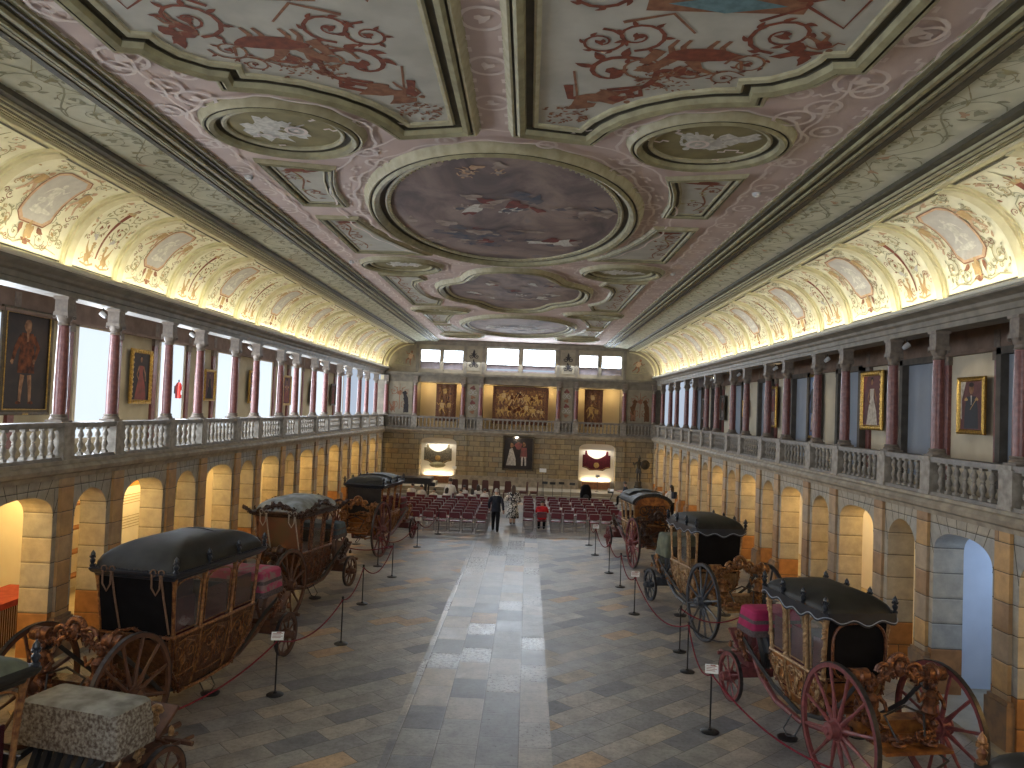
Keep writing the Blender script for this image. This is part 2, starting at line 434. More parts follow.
for s, nm in ((-1, 'left'), (1, 'right')):
    mb = MB(); js = []
    for a, b, wide, i in bays(s):
        js += arch_piece(mb, s, a, b, wide, i)
    # voussoir facing
    fc = MB()
    structure(mb, 'wall_%s' % nm, [M['pier']])
    jb = MB()
    for p, q in js:
        p = Vector(p); q = Vector(q); d = .009
        jb.add([p+Vector((0,-d,0)), p+Vector((0,d,0)), q+Vector((0,d,0)), q+Vector((0,-d,0))], [(0,1,2,3)])
    structure(jb, 'trim_voussoir_joints_%s' % nm, M['giltdark'])
    sb = MB(); pb = MB()
    for i in range(-8, ILAST+1):
        yc = cy(s, i)
        sb.box((min(s*8.24, s*8.31), yc-.2, .1), (max(s*8.24, s*8.31), yc+.2, 3.47))
        pb.box((min(s*8.17, s*8.31), yc-.30, 0), (max(s*8.17, s*8.31), yc+.30, .78)); pb.box((min(s*8.20, s*8.31), yc-.27, .78), (max(s*8.20, s*8.31), yc+.27, .84))
    structure(sb, 'trim_pilaster_strips_%s' % nm, M['strip']); structure(pb, 'trim_pilaster_plinths_%s' % nm, M['plinth'])
    # ledge and cornice of the gallery
    lb = MB()
    prof = [(8.36, 3.44), (8.22, 3.46), (8.20, 3.54), (8.12, 3.58), (8.10, 3.66), (8.14, 3.72), (8.20, 3.74), (8.20, 3.80), (8.64, 3.80), (8.64, 3.55), (11.0, 3.55), (11.0, 3.44)]
    lb.loft([[(s*x, YNEAR, z) for x, z in prof], [(s*x, YEND, z) for x, z in prof]])
    structure(lb, 'floor_gallery_%s' % nm, M['ledge'])
    # gallery back wall
    gb = MB()
    gb.box((min(s*10.95, s*11.25), YNEAR, 3.5), (max(s*10.95, s*11.25), YEND, 7.5))
    structure(gb, 'wall_gallery_%s' % nm, M['plastershade' if s < 0 else 'plaster'])
    gb = MB()
    gb.box((min(s*10.86, s*10.96), YNEAR, 6.88), (max(s*10.86, s*10.96), YEND, 7.42))
    gb.box((min(s*10.78, s*10.96), YNEAR, 6.82), (max(s*10.78, s*10.96), YEND, 6.90))
    structure(gb, 'trim_gallery_frieze_%s' % nm, M['pinkbeige'])
    gb = MB()
    gb.box((min(s*8.4, s*11.2), YNEAR, 7.42), (max(s*8.4, s*11.2), YEND, 7.5))
    structure(gb, 'ceiling_gallery_%s' % nm, M['galceil'])
    # corridor behind the arches
    gb = MB()
    gb.box((min(s*11.0, s*11.2), YNEAR, 0), (max(s*11.0, s*11.2), YEND, 3.5))
    structure(gb, 'wall_corridor_%s' % nm, M['whitepl'])
    # entablature over the columns
    eb = MB()
    prof = [(8.72, 6.95), (8.36, 6.95), (8.36, 7.05), (8.33, 7.06), (8.33, 7.16), (8.28, 7.2), (8.26, 7.26), (8.18, 7.30), (8.10, 7.33), (8.10, 7.36), (8.72, 7.36), (8.72, 7.5), (8.80, 7.5), (8.80, 6.95)]
    eb.loft([[(s*x, YNEAR, z) for x, z in prof], [(s*x, YEND, z) for x, z in prof]])
    structure(eb, 'trim_entablature_%s' % nm, M['entab'])
    lb = MB()
    prof = [(8.10, 7.36), (8.05, 7.38), (8.05, 7.43), (8.12, 7.46), (8.16, 7.46), (8.16, 7.365), (8.6, 7.365), (8.6, 7.36)]
    lb.loft([[(s*x, YNEAR, z) for x, z in prof], [(s*x, YEND, z) for x, z in prof]])
    structure(lb, 'trim_cornice_lip_%s' % nm, M['lip'])

# cove ---------------------------------------------------------------
CX0, CW, CH, CZ = 7.12, 1.46, 1.55, 7.46
def cove(s, y, v, off=0.0):
    t = v*PI/2
    ca, sa = math.cos(t), math.sin(t)
    x = CX0 + (CW-off)*ca; z = CZ + (CH-off)*sa
    return (s*x, y, z)
ARC = 2.37
for s, nm in ((-1, 'left'), (1, 'right')):
    mb = MB(); n = 32
    mb.loft([[cove(s, YNEAR, k/n) for k in range(n+1)], [cove(s, YEND, k/n) for k in range(n+1)]], closed=False, cap=False)
    o = structure(mb, 'ceiling_cove_%s' % nm, M['cream'], smooth=True)
    rb = MB()
    for i in range(-8, ILAST+1):
        yc = cy(s, i)
        for (o1, o2, off) in ((-.17, .17, .045), (-.11, .11, .085)):
            rings = []
            for k in range(n+1):
                v = k/n
                rings.append([cove(s, yc+o1, v, -.01), cove(s, yc+o1, v, off), cove(s, yc+o2, v, off), cove(s, yc+o2, v, -.01)])
            rb.loft(rings)
    structure(rb, 'trim_cove_ribs_%s' % nm, M['rib'], smooth=False)
    # dark recessed slots at top and bottom of each cove panel
    sb = MB(); cb = MB()
    for a, b, wide, i in bays(s):
        y1, y2 = a+.2, b-.2
        for v0, v1 in ((.928, .952), (.056, .068), (.026, .038)):
            sb.add([cove(s, y1, v0, .02), cove(s, y2, v0, .02), cove(s, y2, v1, .02), cove(s, y1, v1, .02)], [(0,1,2,3)])
        nn = 30
        cb.loft([[cove(s, y1+.03, .075 + (.84)*k/nn, .004) for k in range(nn+1)], [cove(s, y2-.03, .075+(.84)*k/nn, .004) for k in range(nn+1)]], closed=False, cap=False)
    structure(sb, 'trim_cove_slots_%s' % nm, M['giltdark'])
    structure(cb, 'trim_cove_panels_%s' % nm, M['cream2'], smooth=True)
    # moulding 1 (top of the cove), band, moulding 2
    def run(prof, name, m):
        q = MB(); q.loft([[(s*x, YNEAR, z) for x, z in prof], [(s*x, YEND, z) for x, z in prof]]); return structure(q, name, m)
    run([(7.16, 9.06), (7.16, 8.97), (7.10, 8.95), (7.02, 8.95), (7.0, 8.98), (6.98, 8.98), (6.98, 9.1)], 'trim_upper_cornice_%s' % nm, M['rib'])
    for k, (xa, xb, z, mm) in enumerate([(7.00, 6.93, 9.0, 'giltdark'), (6.93, 6.88, 8.97, 'gilt'), (6.88, 6.84, 8.99, 'giltdark'), (6.84, 6.80, 8.96, 'giltlite'), (6.80, 6.75, 8.98, 'giltdark'), (6.75, 6.69, 8.97, 'giltlite'), (6.69, 6.63, 8.99, 'giltdark'), (6.63, 6.60, 8.98, 'giltlite'), (6.60, 6.46, 9.02, 'giltdark')]):
        run([(xa, z), (xb, z), (xb, 9.2), (xa, 9.2)], 'trim_line_%s' % nm, M[mm])
    run([(7.02, 9.05), (5.42, 9.19), (5.42, 9.5), (7.02, 9.5)], 'ceiling_band_%s' % nm, M['band'])
    for k, (xa, xb, z, mm) in enumerate([(5.60, 5.50, 9.12, 'giltdark'), (5.50, 5.44, 9.14, 'giltlite'), (5.44, 5.36, 9.16, 'giltdark'), (5.36, 5.32, 9.10, 'gilt'), (5.32, 5.22, 9.14, 'giltdark'), (5.22, 5.16, 9.11, 'gilt'), (5.16, 5.06, 9.16, 'giltdark'), (5.06, 4.99, 9.19, 'gilt')]):
        run([(xa-.0, z), (xb, z), (xb, 9.3), (xa, 9.3)], 'trim_line_%s' % nm, M[mm])
# flat ceiling
ZC = 9.25
mb = MB(); mb.box((-5.5, YNEAR, ZC), (5.5, YEND, ZC+.2)); structure(mb, 'ceiling', M['pink'])

# near wall (behind the camera), with the tall windows of that end
mb = MB()
mb.box((-11.3, YNEAR-.3, 0), (11.3, YNEAR, 9.5)); structure(mb, 'wall_near', M['nearwall'])
for k, (xa, xb, za, zb_) in enumerate([(-6.2, -3.6, 7.4, 8.7), (-2.1, 2.1, 7.4, 8.9), (3.6, 6.2, 7.4, 8.7), (-6.0, -3.6, 4.2, 6.6), (-2.1, 2.1, 4.2, 6.6), (3.6, 6.0, 4.2, 6.6)]):
    q = MB()
    for (p, q_, r_, t_) in ((xa-.1, xa, za-.1, zb_+.1), (xb, xb+.1, za-.1, zb_+.1), (xa, xb, za-.1, za), (xa, xb, zb_, zb_+.1)): q.box((p, YNEAR, r_), (q_, YNEAR+.08, t_))
    o = q.build('window_%d' % (40+k), M['plaster'], smooth=False); o['kind'] = 'structure'
    q = MB(); q.box((xa, YNEAR, za), (xb, YNEAR+.03, zb_)); q.build('window_pane', M['winnear'], o, smooth=False)
mb = MB()
for yy in (12.15, 15.15): mb.box((8.87, yy, .1), (11.0, yy+.12, 3.44))  # side slabs added to keep the neighbouring corridor lamps out of this bay
mb.box((10.9, 12.27, .1), (11.0, 15.15, 3.44))
structure(mb, 'wall_and_lamp_block', M['bluewall'])
# ================================================================= painted ornament
class Paint:
    """flat painted motifs, mapped onto a surface by fn(u, v, lift)"""
    def __init__(self, fn, rng):
        self.fn = fn; self.mbs = {}; self.r = rng; self.lift = .003; self.k = 0; self.dk = .00004; self.maxseg = 0
    def step(self):
        self.k += 1; return self.dk*self.k
    def mb(self, c):
        return self.mbs.setdefault(c, MB())
    def ribbon(self, pts, w0, w1, c, lift=0):
        lift += self.step()
        if self.maxseg:
            q = [pts[0]]
            for a, b in zip(pts, pts[1:]):
                m_ = max(1, int(math.ceil(math.hypot(b[0]-a[0], b[1]-a[1])/self.maxseg)))
                q += [(a[0]+(b[0]-a[0])*j/m_, a[1]+(b[1]-a[1])*j/m_) for j in range(1, m_+1)]
            pts = q
        vs = []; fs = []; n = len(pts)
        for i, (u, v) in enumerate(pts):
            a = pts[max(i-1, 0)]; b = pts[min(i+1, n-1)]
            dx, dy = b[0]-a[0], b[1]-a[1]; L = math.hypot(dx, dy) or 1
            w = (w0 + (w1-w0)*i/(n-1))/2
            vs.append(self.fn(u-dy/L*w, v+dx/L*w, self.lift+lift)); vs.append(self.fn(u+dy/L*w, v-dx/L*w, self.lift+lift))
        for i in range(n-1): fs.append((2*i, 2*i+1, 2*i+3, 2*i+2))
        self.mb(c).add(vs, fs)
    def blob(self, u, v, ru, rv, c, rot=0, wob=.15, n=12, lift=0, rings=2):
        lift += self.step()
        vs = [self.fn(u, v, self.lift+lift)]; fs = []
        ph = self.r.random()*6
        for k in range(1, rings+1):
            for j in range(n):
                a = 2*PI*j/n; w = 1 + wob*math.sin(3*a+ph) + wob*.6*math.sin(5*a+2*ph)
                x, y = ru*k/rings*math.cos(a)*w, rv*k/rings*math.sin(a)*w
                vs.append(self.fn(u + x*math.cos(rot)-y*math.sin(rot), v + x*math.sin(rot)+y*math.cos(rot), self.lift+lift))
        for j in range(n): fs.append((0, 1+j, 1+(j+1) % n))
        for k in range(rings-1):
            for j in range(n):
                a = 1+k*n+j; b = 1+k*n+(j+1) % n
                fs.append((a, a+n, b+n, b))
        self.mb(c).add(vs, fs)
    def poly(self, pts, c, lift=0):
        """star-shaped polygon drawn as concentric rings"""
        lift += self.step()
        if self.maxseg:
            q = []
            for a, b in zip(pts, pts[1:]+[pts[0]]):
                m_ = max(1, int(math.ceil(math.hypot(b[0]-a[0], b[1]-a[1])/self.maxseg)))
                q += [(a[0]+(b[0]-a[0])*j/m_, a[1]+(b[1]-a[1])*j/m_) for j in range(m_)]
            pts = q
        cu = sum(p[0] for p in pts)/len(pts); cv = sum(p[1] for p in pts)/len(pts)
        vs = [self.fn(cu, cv, self.lift+lift)]; fs = []; n = len(pts); R_ = 5
        for k in range(1, R_+1):
            for (u, v) in pts: vs.append(self.fn(cu+(u-cu)*k/R_, cv+(v-cv)*k/R_, self.lift+lift))
        for j in range(n): fs.append((0, 1+j, 1+(j+1) % n))
        for k in range(R_-1):
            for j in range(n):
                a = 1+k*n+j; b = 1+k*n+(j+1) % n; fs.append((a, a+n, b+n, b))
        self.mb(c).add(vs, fs)
    def frame(self, pts, w, c, lift=0):
        P = pts + [pts[0]]
        for a, b in zip(P, P[1:]): self.ribbon([a, ((a[0]+b[0])/2, (a[1]+b[1])/2), b], w, w, c, lift)
    def spiral(self, u, v, r, a0, sgn, c, turns=1.6, w=.05, leaves=4, lc=None, k=.12):
        n = int(10*turns)+6; pts = []
        for i in range(n+1):
            t = i/n; a = a0 + sgn*t*2*PI*turns; q = r*((1-t)*(1-k)+k)
            pts.append((u+q*math.cos(a), v+q*math.sin(a)))
        self.ribbon(pts, w, w*.4, c)
        for j in range(leaves):
            t = (j+.5)/leaves*.6; a = a0 + sgn*t*2*PI*turns; q = r*((1-t)*(1-k)+k)
            aa = a + sgn*.9
            self.leaf(u+q*math.cos(a), v+q*math.sin(a), r*.38, a+sgn*.75, lc or c)
        self.blob(u, v, r*.2, r*.2, lc or c, 0, .35, 10)
        return pts[0]
    def leaf(self, u, v, L, a, c):
        pts = []; lf = self.step()
        for i in range(6):
            t = i/5; pts.append((u+L*t*math.cos(a+.5*t), v+L*t*math.sin(a+.5*t)))
        vs = []; fs = []
        ws = [.02, .34, .44, .34, .2, .01]
        for i, (x, y) in enumerate(pts):
            w = L*ws[i]/2*(1+.3*self.r.random()); dx, dy = math.cos(a+.5*i/5), math.sin(a+.5*i/5)
            vs.append(self.fn(x-dy*w, y+dx*w, self.lift+lf)); vs.append(self.fn(x+dy*w, y-dx*w, self.lift+lf))
        for i in range(5): fs.append((2*i, 2*i+1, 2*i+3, 2*i+2))
        self.mb(c).add(vs, fs)
    def scroll(self, u, v, L, a, sgn, c, w=.05, lc=None, n=3, r=None):
        """wavy stem with spirals branching alternately"""
        r = r or L/(n*2.1)
        pts = []
        for i in range(25):
            t = i/24; x = L*t; y = sgn*r*.55*math.sin(t*PI*n)
            pts.append((u+x*math.cos(a)-y*math.sin(a), v+x*math.sin(a)+y*math.cos(a)))
        self.ribbon(pts, w, w*.6, c)
        for i in range(n):
            t = (i+.5)/n; sg = sgn*(1 if i % 2 == 0 else -1)
            x, y = L*t, -sg*r*.35
            self.spiral(u+x*math.cos(a)-y*math.sin(a), v+x*math.sin(a)+y*math.cos(a), r*.85, a+sg*PI/2, sg, c, 1.4, w*.8, 5, lc)
    def figure(self, u, v, h, c, c2=None, lean=0.0, sgn=1):
        """a small painted human figure: head, trunk, limbs"""
        f = lambda x, y: (u + (x*math.cos(lean)-y*math.sin(lean))*h*sgn, v + (x*math.sin(lean)+y*math.cos(lean))*h)
        self.blob(*f(.03, .90), .07*h, .085*h, c, 0, .05)
        self.poly([f(-.13,.78), f(.13,.80), f(.15,.6), f(.10,.42), f(-.12,.42), f(-.14,.6)], c2 or c)
        self.ribbon([f(.11,.76), f(.26,.66), f(.36,.80)], .07*h, .04*h, c)
        self.ribbon([f(-.12,.76), f(-.24,.60), f(-.30,.44)], .07*h, .04*h, c)
        self.ribbon([f(-.05,.45), f(-.10,.24), f(-.22,.05)], .12*h, .05*h, c)
        self.ribbon([f(.05,.45), f(.17,.28), f(.10,.04)], .12*h, .05*h, c)
    def beast(self, u, v, L, c, sgn=1):
        f = lambda x, y: (u + x*L*sgn, v + y*L)
        self.blob(*f(0, .32), .32*L, .13*L, c, .15*sgn, .12)
        self.ribbon([f(.25,.38), f(.36,.55), f(.46,.62)], .16*L, .10*L, c)
        self.blob(*f(.50, .64), .10*L, .07*L, c, 0, .2)
        for x in (-.24, -.12, .14, .26): self.ribbon([f(x,.3), f(x+.05,.14), f(x, 0)], .08*L, .04*L, c)
        self.ribbon([f(-.3,.36), f(-.45,.42), f(-.5,.62)], .05*L, .03*L, c)
        self.ribbon([f(.05,.42), f(-.06,.62), f(-.25,.72)], .16*L, .03*L, c)
    def griffin(self, u, v, h, c, sgn=1):
        f = lambda x, y: (u + x*h*sgn, v + y*h)
        self.blob(*f(0, .28), .22*h, .17*h, c, .5*sgn, .15)
        self.ribbon([f(.08,.35), f(.16,.6), f(.1,.8)], .17*h, .12*h, c)
        self.blob(*f(.15, .86), .11*h, .08*h, c, 0, .2)
        self.ribbon([f(-.02,.4), f(-.2,.65), f(-.3,.95)], .2*h, .03*h, c)
        self.ribbon([f(.1,.2), f(.2,.08), f(.22,0)], .09*h, .05*h, c)
        self.ribbon([f(-.1,.2), f(-.05,.08), f(-.08,0)], .1*h, .06*h, c)
        self.ribbon([f(-.2,.25), f(-.38,.15), f(-.42,.35), f(-.3,.42)], .06*h, .02*h, c)
    def build(self, stem_name):
        out = []
        for c, mb in self.mbs.items():
            me_o = mb.build(stem_name, M[c], smooth=False); me_o['kind'] = 'structure'; out.append(me_o)
        return out

def face_fix(objs):  # single sided paint is fine in Cycles
    return objs

# cove panels: one narrow and one wide design per side, repeated
rng = random.Random(5)
def cove_fn(s):
    def fn(u, v, lift):
        return cove(s, u, v/ARC, lift)
    return fn
def narrow_panel(P, w):
    fill(P, w, 26, .08)
    P.ribbon([(0, .42), (0, .75), (0, 1.0)], .05, .07, 'rust2')
    P.ribbon([(0, .8), (0, 1.1), (0, 1.35), (0, 1.62)], .04, .14, 'rust')
    P.blob(0, 1.66, .12, .06, 'ochre'); P.blob(0, 1.78, .06, .08, 'rust2')
    P.ribbon([(0, 1.66), (0, 1.95), (0, 2.12)], .05, .02, 'olivep')
    for sg in (-1, 1):
        P.griffin(sg*.30, .26, .52, 'ochre', -sg)
        P.ribbon([(sg*.05, .30), (sg*.25, .24), (sg*.5, .28)], .05, .03, 'ochre')
        P.spiral(sg*.34, 1.08, .22, PI/2+sg*PI/2, sg, 'olivep', 1.5, .03, 4, 'rust2')
        P.spiral(sg*.36, 1.62, .2, PI/2, -sg, 'olivep', 1.4, .028, 4, 'olivep')
        P.ribbon([(sg*.02, 1.35), (sg*.25, 1.40), (sg*.45, 1.30), (sg*.52, 1.1)], .03, .015, 'greenline')
        P.spiral(sg*.26, 2.02, .14, -PI/2, sg, 'greenline', 1.2, .022, 3, 'flesh')
        P.blob(sg*.52, 1.92, .08, .06, 'flesh', .5, .3)
        P.blob(sg*.3, .86, .09, .05, 'lilac', sg*.6, .3)
def fill(P, w, k, inner=0):
    for _ in range(k):
        u = P.r.uniform(inner, w/2-.08); v = P.r.uniform(.3, 2.15); c = P.r.choice(['olivep', 'greenline', 'ochre', 'olivep', 'rust2', 'flesh']); a = P.r.random()*6; L = P.r.uniform(.06, .14)
        kind_ = P.r.random(); r_ = P.r.uniform(.05, .10)
        for sg in (-1, 1):
            aa = a if sg > 0 else PI-a
            if kind_ < .5: P.leaf(sg*u, v, L, aa, c)
            else: P.spiral(sg*u, v, r_, aa, sg, c, 1.2, .018, 2)
def wide_panel(P, w):
    a, b = .40, .58; c = .14; cv = 1.28
    fill(P, w, 44, .45)
    def octo(a, b, c): return [(-a, cv-b+c), (-a+c, cv-b), (a-c, cv-b), (a, cv-b+c), (a, cv+b-c), (a-c, cv+b), (-a+c, cv+b), (-a, cv+b-c)]
    P.poly(octo(a+.06, b+.06, c), 'flesh', 0)
    P.frame(octo(a+.06, b+.06, c), .025, 'rust2', .001)
    P.poly(octo(a, b, c), 'lilac', .002)
    P.lift += .004
    P.figure(0, .95, .68, 'palefig'); P.blob(.0, .92, .28, .07, 'palefig', 0, .25); P.ribbon([(-.22, 1.1), (0, 1.2), (.24, 1.05)], .1, .04, 'palefig')
    P.lift -= .004
    for sg in (-1, 1):
        P.figure(sg*.66, 1.05, .72, 'flesh', 'ochre', sg*.15, -sg)
        P.spiral(sg*.72, .62, .2, PI/2, sg, 'olivep', 1.6, .03, 4, 'olivep')
        P.spiral(sg*.34, .42, .15, 0 if sg > 0 else PI, -sg, 'greenline', 1.4, .025, 4, 'olivep')
        P.spiral(sg*.62, 1.98, .17, -PI/2, -sg, 'greenline', 1.5, .025, 4, 'ochre')
        P.ribbon([(0, 2.02), (sg*.2, 2.12), (sg*.45, 2.02), (sg*.8, 2.14)], .03, .02, 'olivep')
        P.ribbon([(0, .36), (sg*.3, .24), (sg*.6, .3), (sg*.9, .24)], .03, .02, 'olivep')
        P.blob(sg*.25, 2.1, .12, .05, 'flesh', sg*.3, .3)
        P.leaf(sg*.1, .62, .2, -PI/2-sg*.5, 'ochre'); P.leaf(sg*.2, .62, .22, -PI/2+sg*.6, 'rust2')
    P.blob(0, .5, .1, .16, 'ochre', 0, .3); P.blob(0, .32, .12, .06, 'rust2', 0, .3)
for s, nm in ((-1, 'left'), (1, 'right')):
    protos = {}
    for wide in (False, True):
        P = Paint(cove_fn(s), rng)
        P.lift = .009; P.maxseg = .13
        (wide_panel if wide else narrow_panel)(P, 2.1 if wide else 1.5)
        protos[wide] = P.build('trim_cove_painting_%s' % nm)
    used = {False: False, True: False}
    for a, b, wide, i in bays(s):
        if b < 4: continue
        c = (a+b)/2
        if not used[wide]:
            used[wide] = True
            for o in protos[wide]: o.location.y = c
        else:
            for o in protos[wide]:
                q = o.copy(); link(q); q.location.y = c
# band scrolls
for s, nm in ((-1, 'left'), (1, 'right')):
    def bfn(u, v, lift, s=s): # v: 0 at outer (6.5) ... 1.1 inner
        x = 6.02 - v; return (s*x, u, 9.19 - (x-5.42)/1.6*.14 - lift - .004)
    P = Paint(bfn, rng)
    P.scroll(-2.1, .0, 4.2, 0, 1, 'greenline', .03, 'greenline', 4, .48)
    P.scroll(-2.1, .25, 4.2, 0, -1, 'olivep', .02, 'greenline', 6, .3)
    for k in range(7): P.blob(rng.uniform(-2, 2), rng.uniform(-.4, .4), .1, .05, rng.choice(['greenline', 'flesh', 'olivep']), rng.random()*3, .35)
    obs = P.build('trim_band_scrolls_%s' % nm)
    for k in range(11):
        for o in obs:
            q = o if k == 0 else link(o.copy())
            q.location.y = 3.0 + 4.2*k if 3.0+4.2*k+2.1 < YEND else YEND-2.15

# ================================================================= ceiling frames
CC = -.08
def sweep(pts, prof, closed=True):
    """pts 2D (x, y) outline; prof list of (offset outward, z drop) -> loft"""
    n = len(pts); A = sum(pts[i][0]*pts[(i+1) % n][1]-pts[(i+1) % n][0]*pts[i][1] for i in range(n))
    if closed and A < 0: pts = pts[::-1]
    rings = []
    for (off, z) in prof:
        ring = []
        for i, p in enumerate(pts):
            if closed: a, b = pts[i-1], pts[(i+1) % n]
            else: a, b = pts[max(i-1, 0)], pts[min(i+1, n-1)]
            d1 = Vector((p[0]-a[0], p[1]-a[1])); d2 = Vector((b[0]-p[0], b[1]-p[1]))
            if d1.length < 1e-9: d1 = d2
            if d2.length < 1e-9: d2 = d1
            d1.normalize(); d2.normalize()
            n1 = Vector((d1.y, -d1.x)); n2 = Vector((d2.y, -d2.x)); m = (n1+n2)
            m = m/max(.35, m.length_squared/2) if m.length > 1e-6 else n1
            ring.append((p[0]+m.x*off, p[1]+m.y*off, ZC - z))
        rings.append(ring)
    mb = MB(); mb.loft(rings, cap=False, closed=closed)
    return mb
def frame(pts, sc=1.0, fill=None, closed=True, fillz=.012):
    s_ = sc
    def part(prof, m): 
        o = sweep(pts, [(a*s_, z*s_) for a, z in prof], closed).build('trim_ceiling_frame', M[m], smooth=True); o['kind'] = 'structure'
    part([(-.02, 0), (-.02, .05), (.03, .07), (.06, .05)], 'giltlite')
    part([(.06, .05), (.065, .02), (.15, .03), (.15, .06)], 'giltdark')
    part([(.15, .06), (.17, .13), (.24, .16), (.28, .12)], 'gilt')
    part([(.28, .12), (.285, .09), (.31, .09), (.31, .12)], 'giltdark')
    part([(.31, .12), (.34, .13), (.37, .10), (.40, .03), (.42, 0)], 'giltlite')
    if fill:
        mb = MB(); mb.poly([(x, y, ZC-fillz) for x, y in pts])
        o = mb.build('trim_ceiling_panel', M[fill], smooth=False); o['kind'] = 'structure'
        bm = bmesh.new(); bm.from_mesh(o.data); bmesh.ops.triangulate(bm, faces=bm.faces); bm.to_mesh(o.data); bm.free()
def ell(cx, cy_, rx, ry, n=56): return [(cx+rx*math.cos(2*PI*k/n), cy_+ry*math.sin(2*PI*k/n)) for k in range(n)]
def beads(pts, off, r, step):
    mb = MB(); acc = 0; n = len(pts)
    for i in range(n):
        a = Vector(pts[i]); b = Vector(pts[(i+1) % n]); L = (b-a).length
        while acc < L:
            p = a.lerp(b, acc/L); mb.blob((p.x, p.y, ZC-off), (r, r, r*.8), n=5, m=3); acc += step
        acc -= L
    o = mb.build('trim_ceiling_beading', M['giltlite']); o['kind'] = 'structure'
def cfn(u, v, lift): return (u, v, ZC - .014 - lift)
# big oval
frame(ell(CC, 16.62, 2.44, 4.35, 72), 1.15, 'sky_oil')
beads(ell(CC, 16.62, 2.42, 4.33, 72), .06, .035, .16)
# quatrefoil like second painting
def quat(cx, cy_, rx, ry, n=80):
    out = []
    for k in range(n):
        a = 2*PI*k/n; m = 1 + .10*math.cos(4*a) - .03*math.cos(8*a)
        out.append((cx+rx*m*math.cos(a), cy_+ry*m*math.sin(a)))
    return out
frame(quat(CC, 26.95, 2.15, 4.05), 1.1, 'sky_oil')
frame(ell(CC, 37.8, 2.45, 4.15, 64), 1.1, 'sky_oil')
# painted figures in the ovals (generic clouds and figures)
P = Paint(cfn, rng)
def crowd(cx, cy_, k, spread, pal, s=1.0):
    for _ in range(k):
        u = cx + rng.uniform(-1, 1)*spread[0]; v = cy_ + rng.uniform(-1, 1)*spread[1]
        c = rng.choice(pal)
        if rng.random() < .35: P.figure(u, v, rng.uniform(.45, .8)*s, c, rng.choice(pal), rng.uniform(-1.3, 1.3), rng.choice((-1, 1)))
        else: P.blob(u, v, rng.uniform(.12, .38)*s, rng.uniform(.1, .26)*s, c, rng.random()*3, .3)
crowd(CC-1.2, 17.9, 16, (1.0, 1.3), ['figblue', 'figcream', 'figblue', 'figred'])
crowd(CC+.1, 15.3, 14, (.85, .7), ['figcream', 'palefig', 'figcream', 'figred', 'figblue'])
crowd(CC+.3, 18.3, 14, (1.3, .7), ['figblue', 'figblue', 'figcream'])
crowd(CC+1.6, 15.9, 7, (.5, .5), ['figcream', 'figblue'])
crowd(CC-.5, 13.1, 6, (.8, .2), ['figcream', 'flesh'], .8)
crowd(CC+1.1, 18.8, 4, (.35, .3), ['palefig', 'figred'])
crowd(CC, 26.6, 26, (1.6, 1.8), ['figcream', 'palefig', 'figred', 'figblue', 'figcream'])
crowd(CC, 38.4, 20, (1.8, 1.6), ['figcream', 'figblue', 'palefig'])
P.build('trim_oval_painting')
# side ovals
SO = [(11.5, .86, .80), (22.35, .86, .85), (32.3, .92, .55), (43.2, .92, .6)]
for sg in (-1, 1):
    for (yy, rx, ry) in SO:
        cx = CC + sg*3.22
        frame(ell(cx, yy, rx, ry, 40), .92, 'ovalochre')
        P = Paint(cfn, rng)
        for k in range(9):
            P.blob(cx+rng.uniform(-.5, .5), yy+rng.uniform(-.3, .3), rng.uniform(.12, .3), rng.uniform(.08, .2), 'palefig', rng.random()*3, .35)
        P.figure(cx-.1, yy-.4, .8, 'palefig', None, .3); P.figure(cx+.25, yy-.3, .6, 'lilac', None, -.4, -1)
        P.build('trim_medallion_painting')
# corner panels
def arc(cx, cy_, rx, ry, a0, a1, n=10): return [(cx+rx*math.cos(R(a0+(a1-a0)*k/n)), cy_+ry*math.sin(R(a0+(a1-a0)*k/n))) for k in range(n+1)]
def mir(sg, pts): return [(CC+sg*x, y) for x, y in pts]
A1 = [(4.02, 13.25), (3.15, 13.45)] + [(3.32, 14.1), (3.45, 14.9), (3.46, 15.65)] + [(4.02, 15.65)]
B1 = [(4.02, 17.05), (3.46, 17.05), (3.34, 17.9), (3.1, 18.9), (2.75, 19.9), (2.45, 20.45), (4.02, 20.45)]
C1 = [(4.02, 24.15), (3.1, 24.2), (3.0, 24.7), (3.35, 25.2), (3.5, 26.0), (3.52, 27.0), (3.5, 28.0), (3.3, 28.9), (3.0, 29.4), (3.2, 30.6), (4.02, 30.7)]
D1 = [(4.02, 33.9), (3.0, 33.9), (3.25, 35.0), (3.5, 36.4), (3.52, 36.9), (4.02, 36.9)]
E1 = [(4.02, 38.3), (3.52, 38.3), (3.4, 39.6), (3.1, 40.9), (2.8, 41.6), (4.02, 41.6)]
for sg in (-1, 1):
    for shp in (A1, B1, C1, D1, E1):
        pts = mir(sg, shp)
        frame(pts, .55, 'ground')
        P = Paint(cfn, rng)
        y0 = min(p[1] for p in pts); y1 = max(p[1] for p in pts); L = y1-y0
        P.scroll(CC+sg*3.8, y0+.25, L-.5, PI/2, sg, 'rust2', .045, 'rust', max(2, int(L)), .2)
        for k in range(int(L*5)): P.leaf(CC+sg*rng.uniform(3.55, 3.95), rng.uniform(y0+.2, y1-.2), .16, rng.random()*6, rng.choice(['rust2', 'rust2', 'olivep']))
        P.blob(CC+sg*3.65, y0+.3, .3, .1, 'rust', 0, .3)
        P.build('trim_corner_painting')
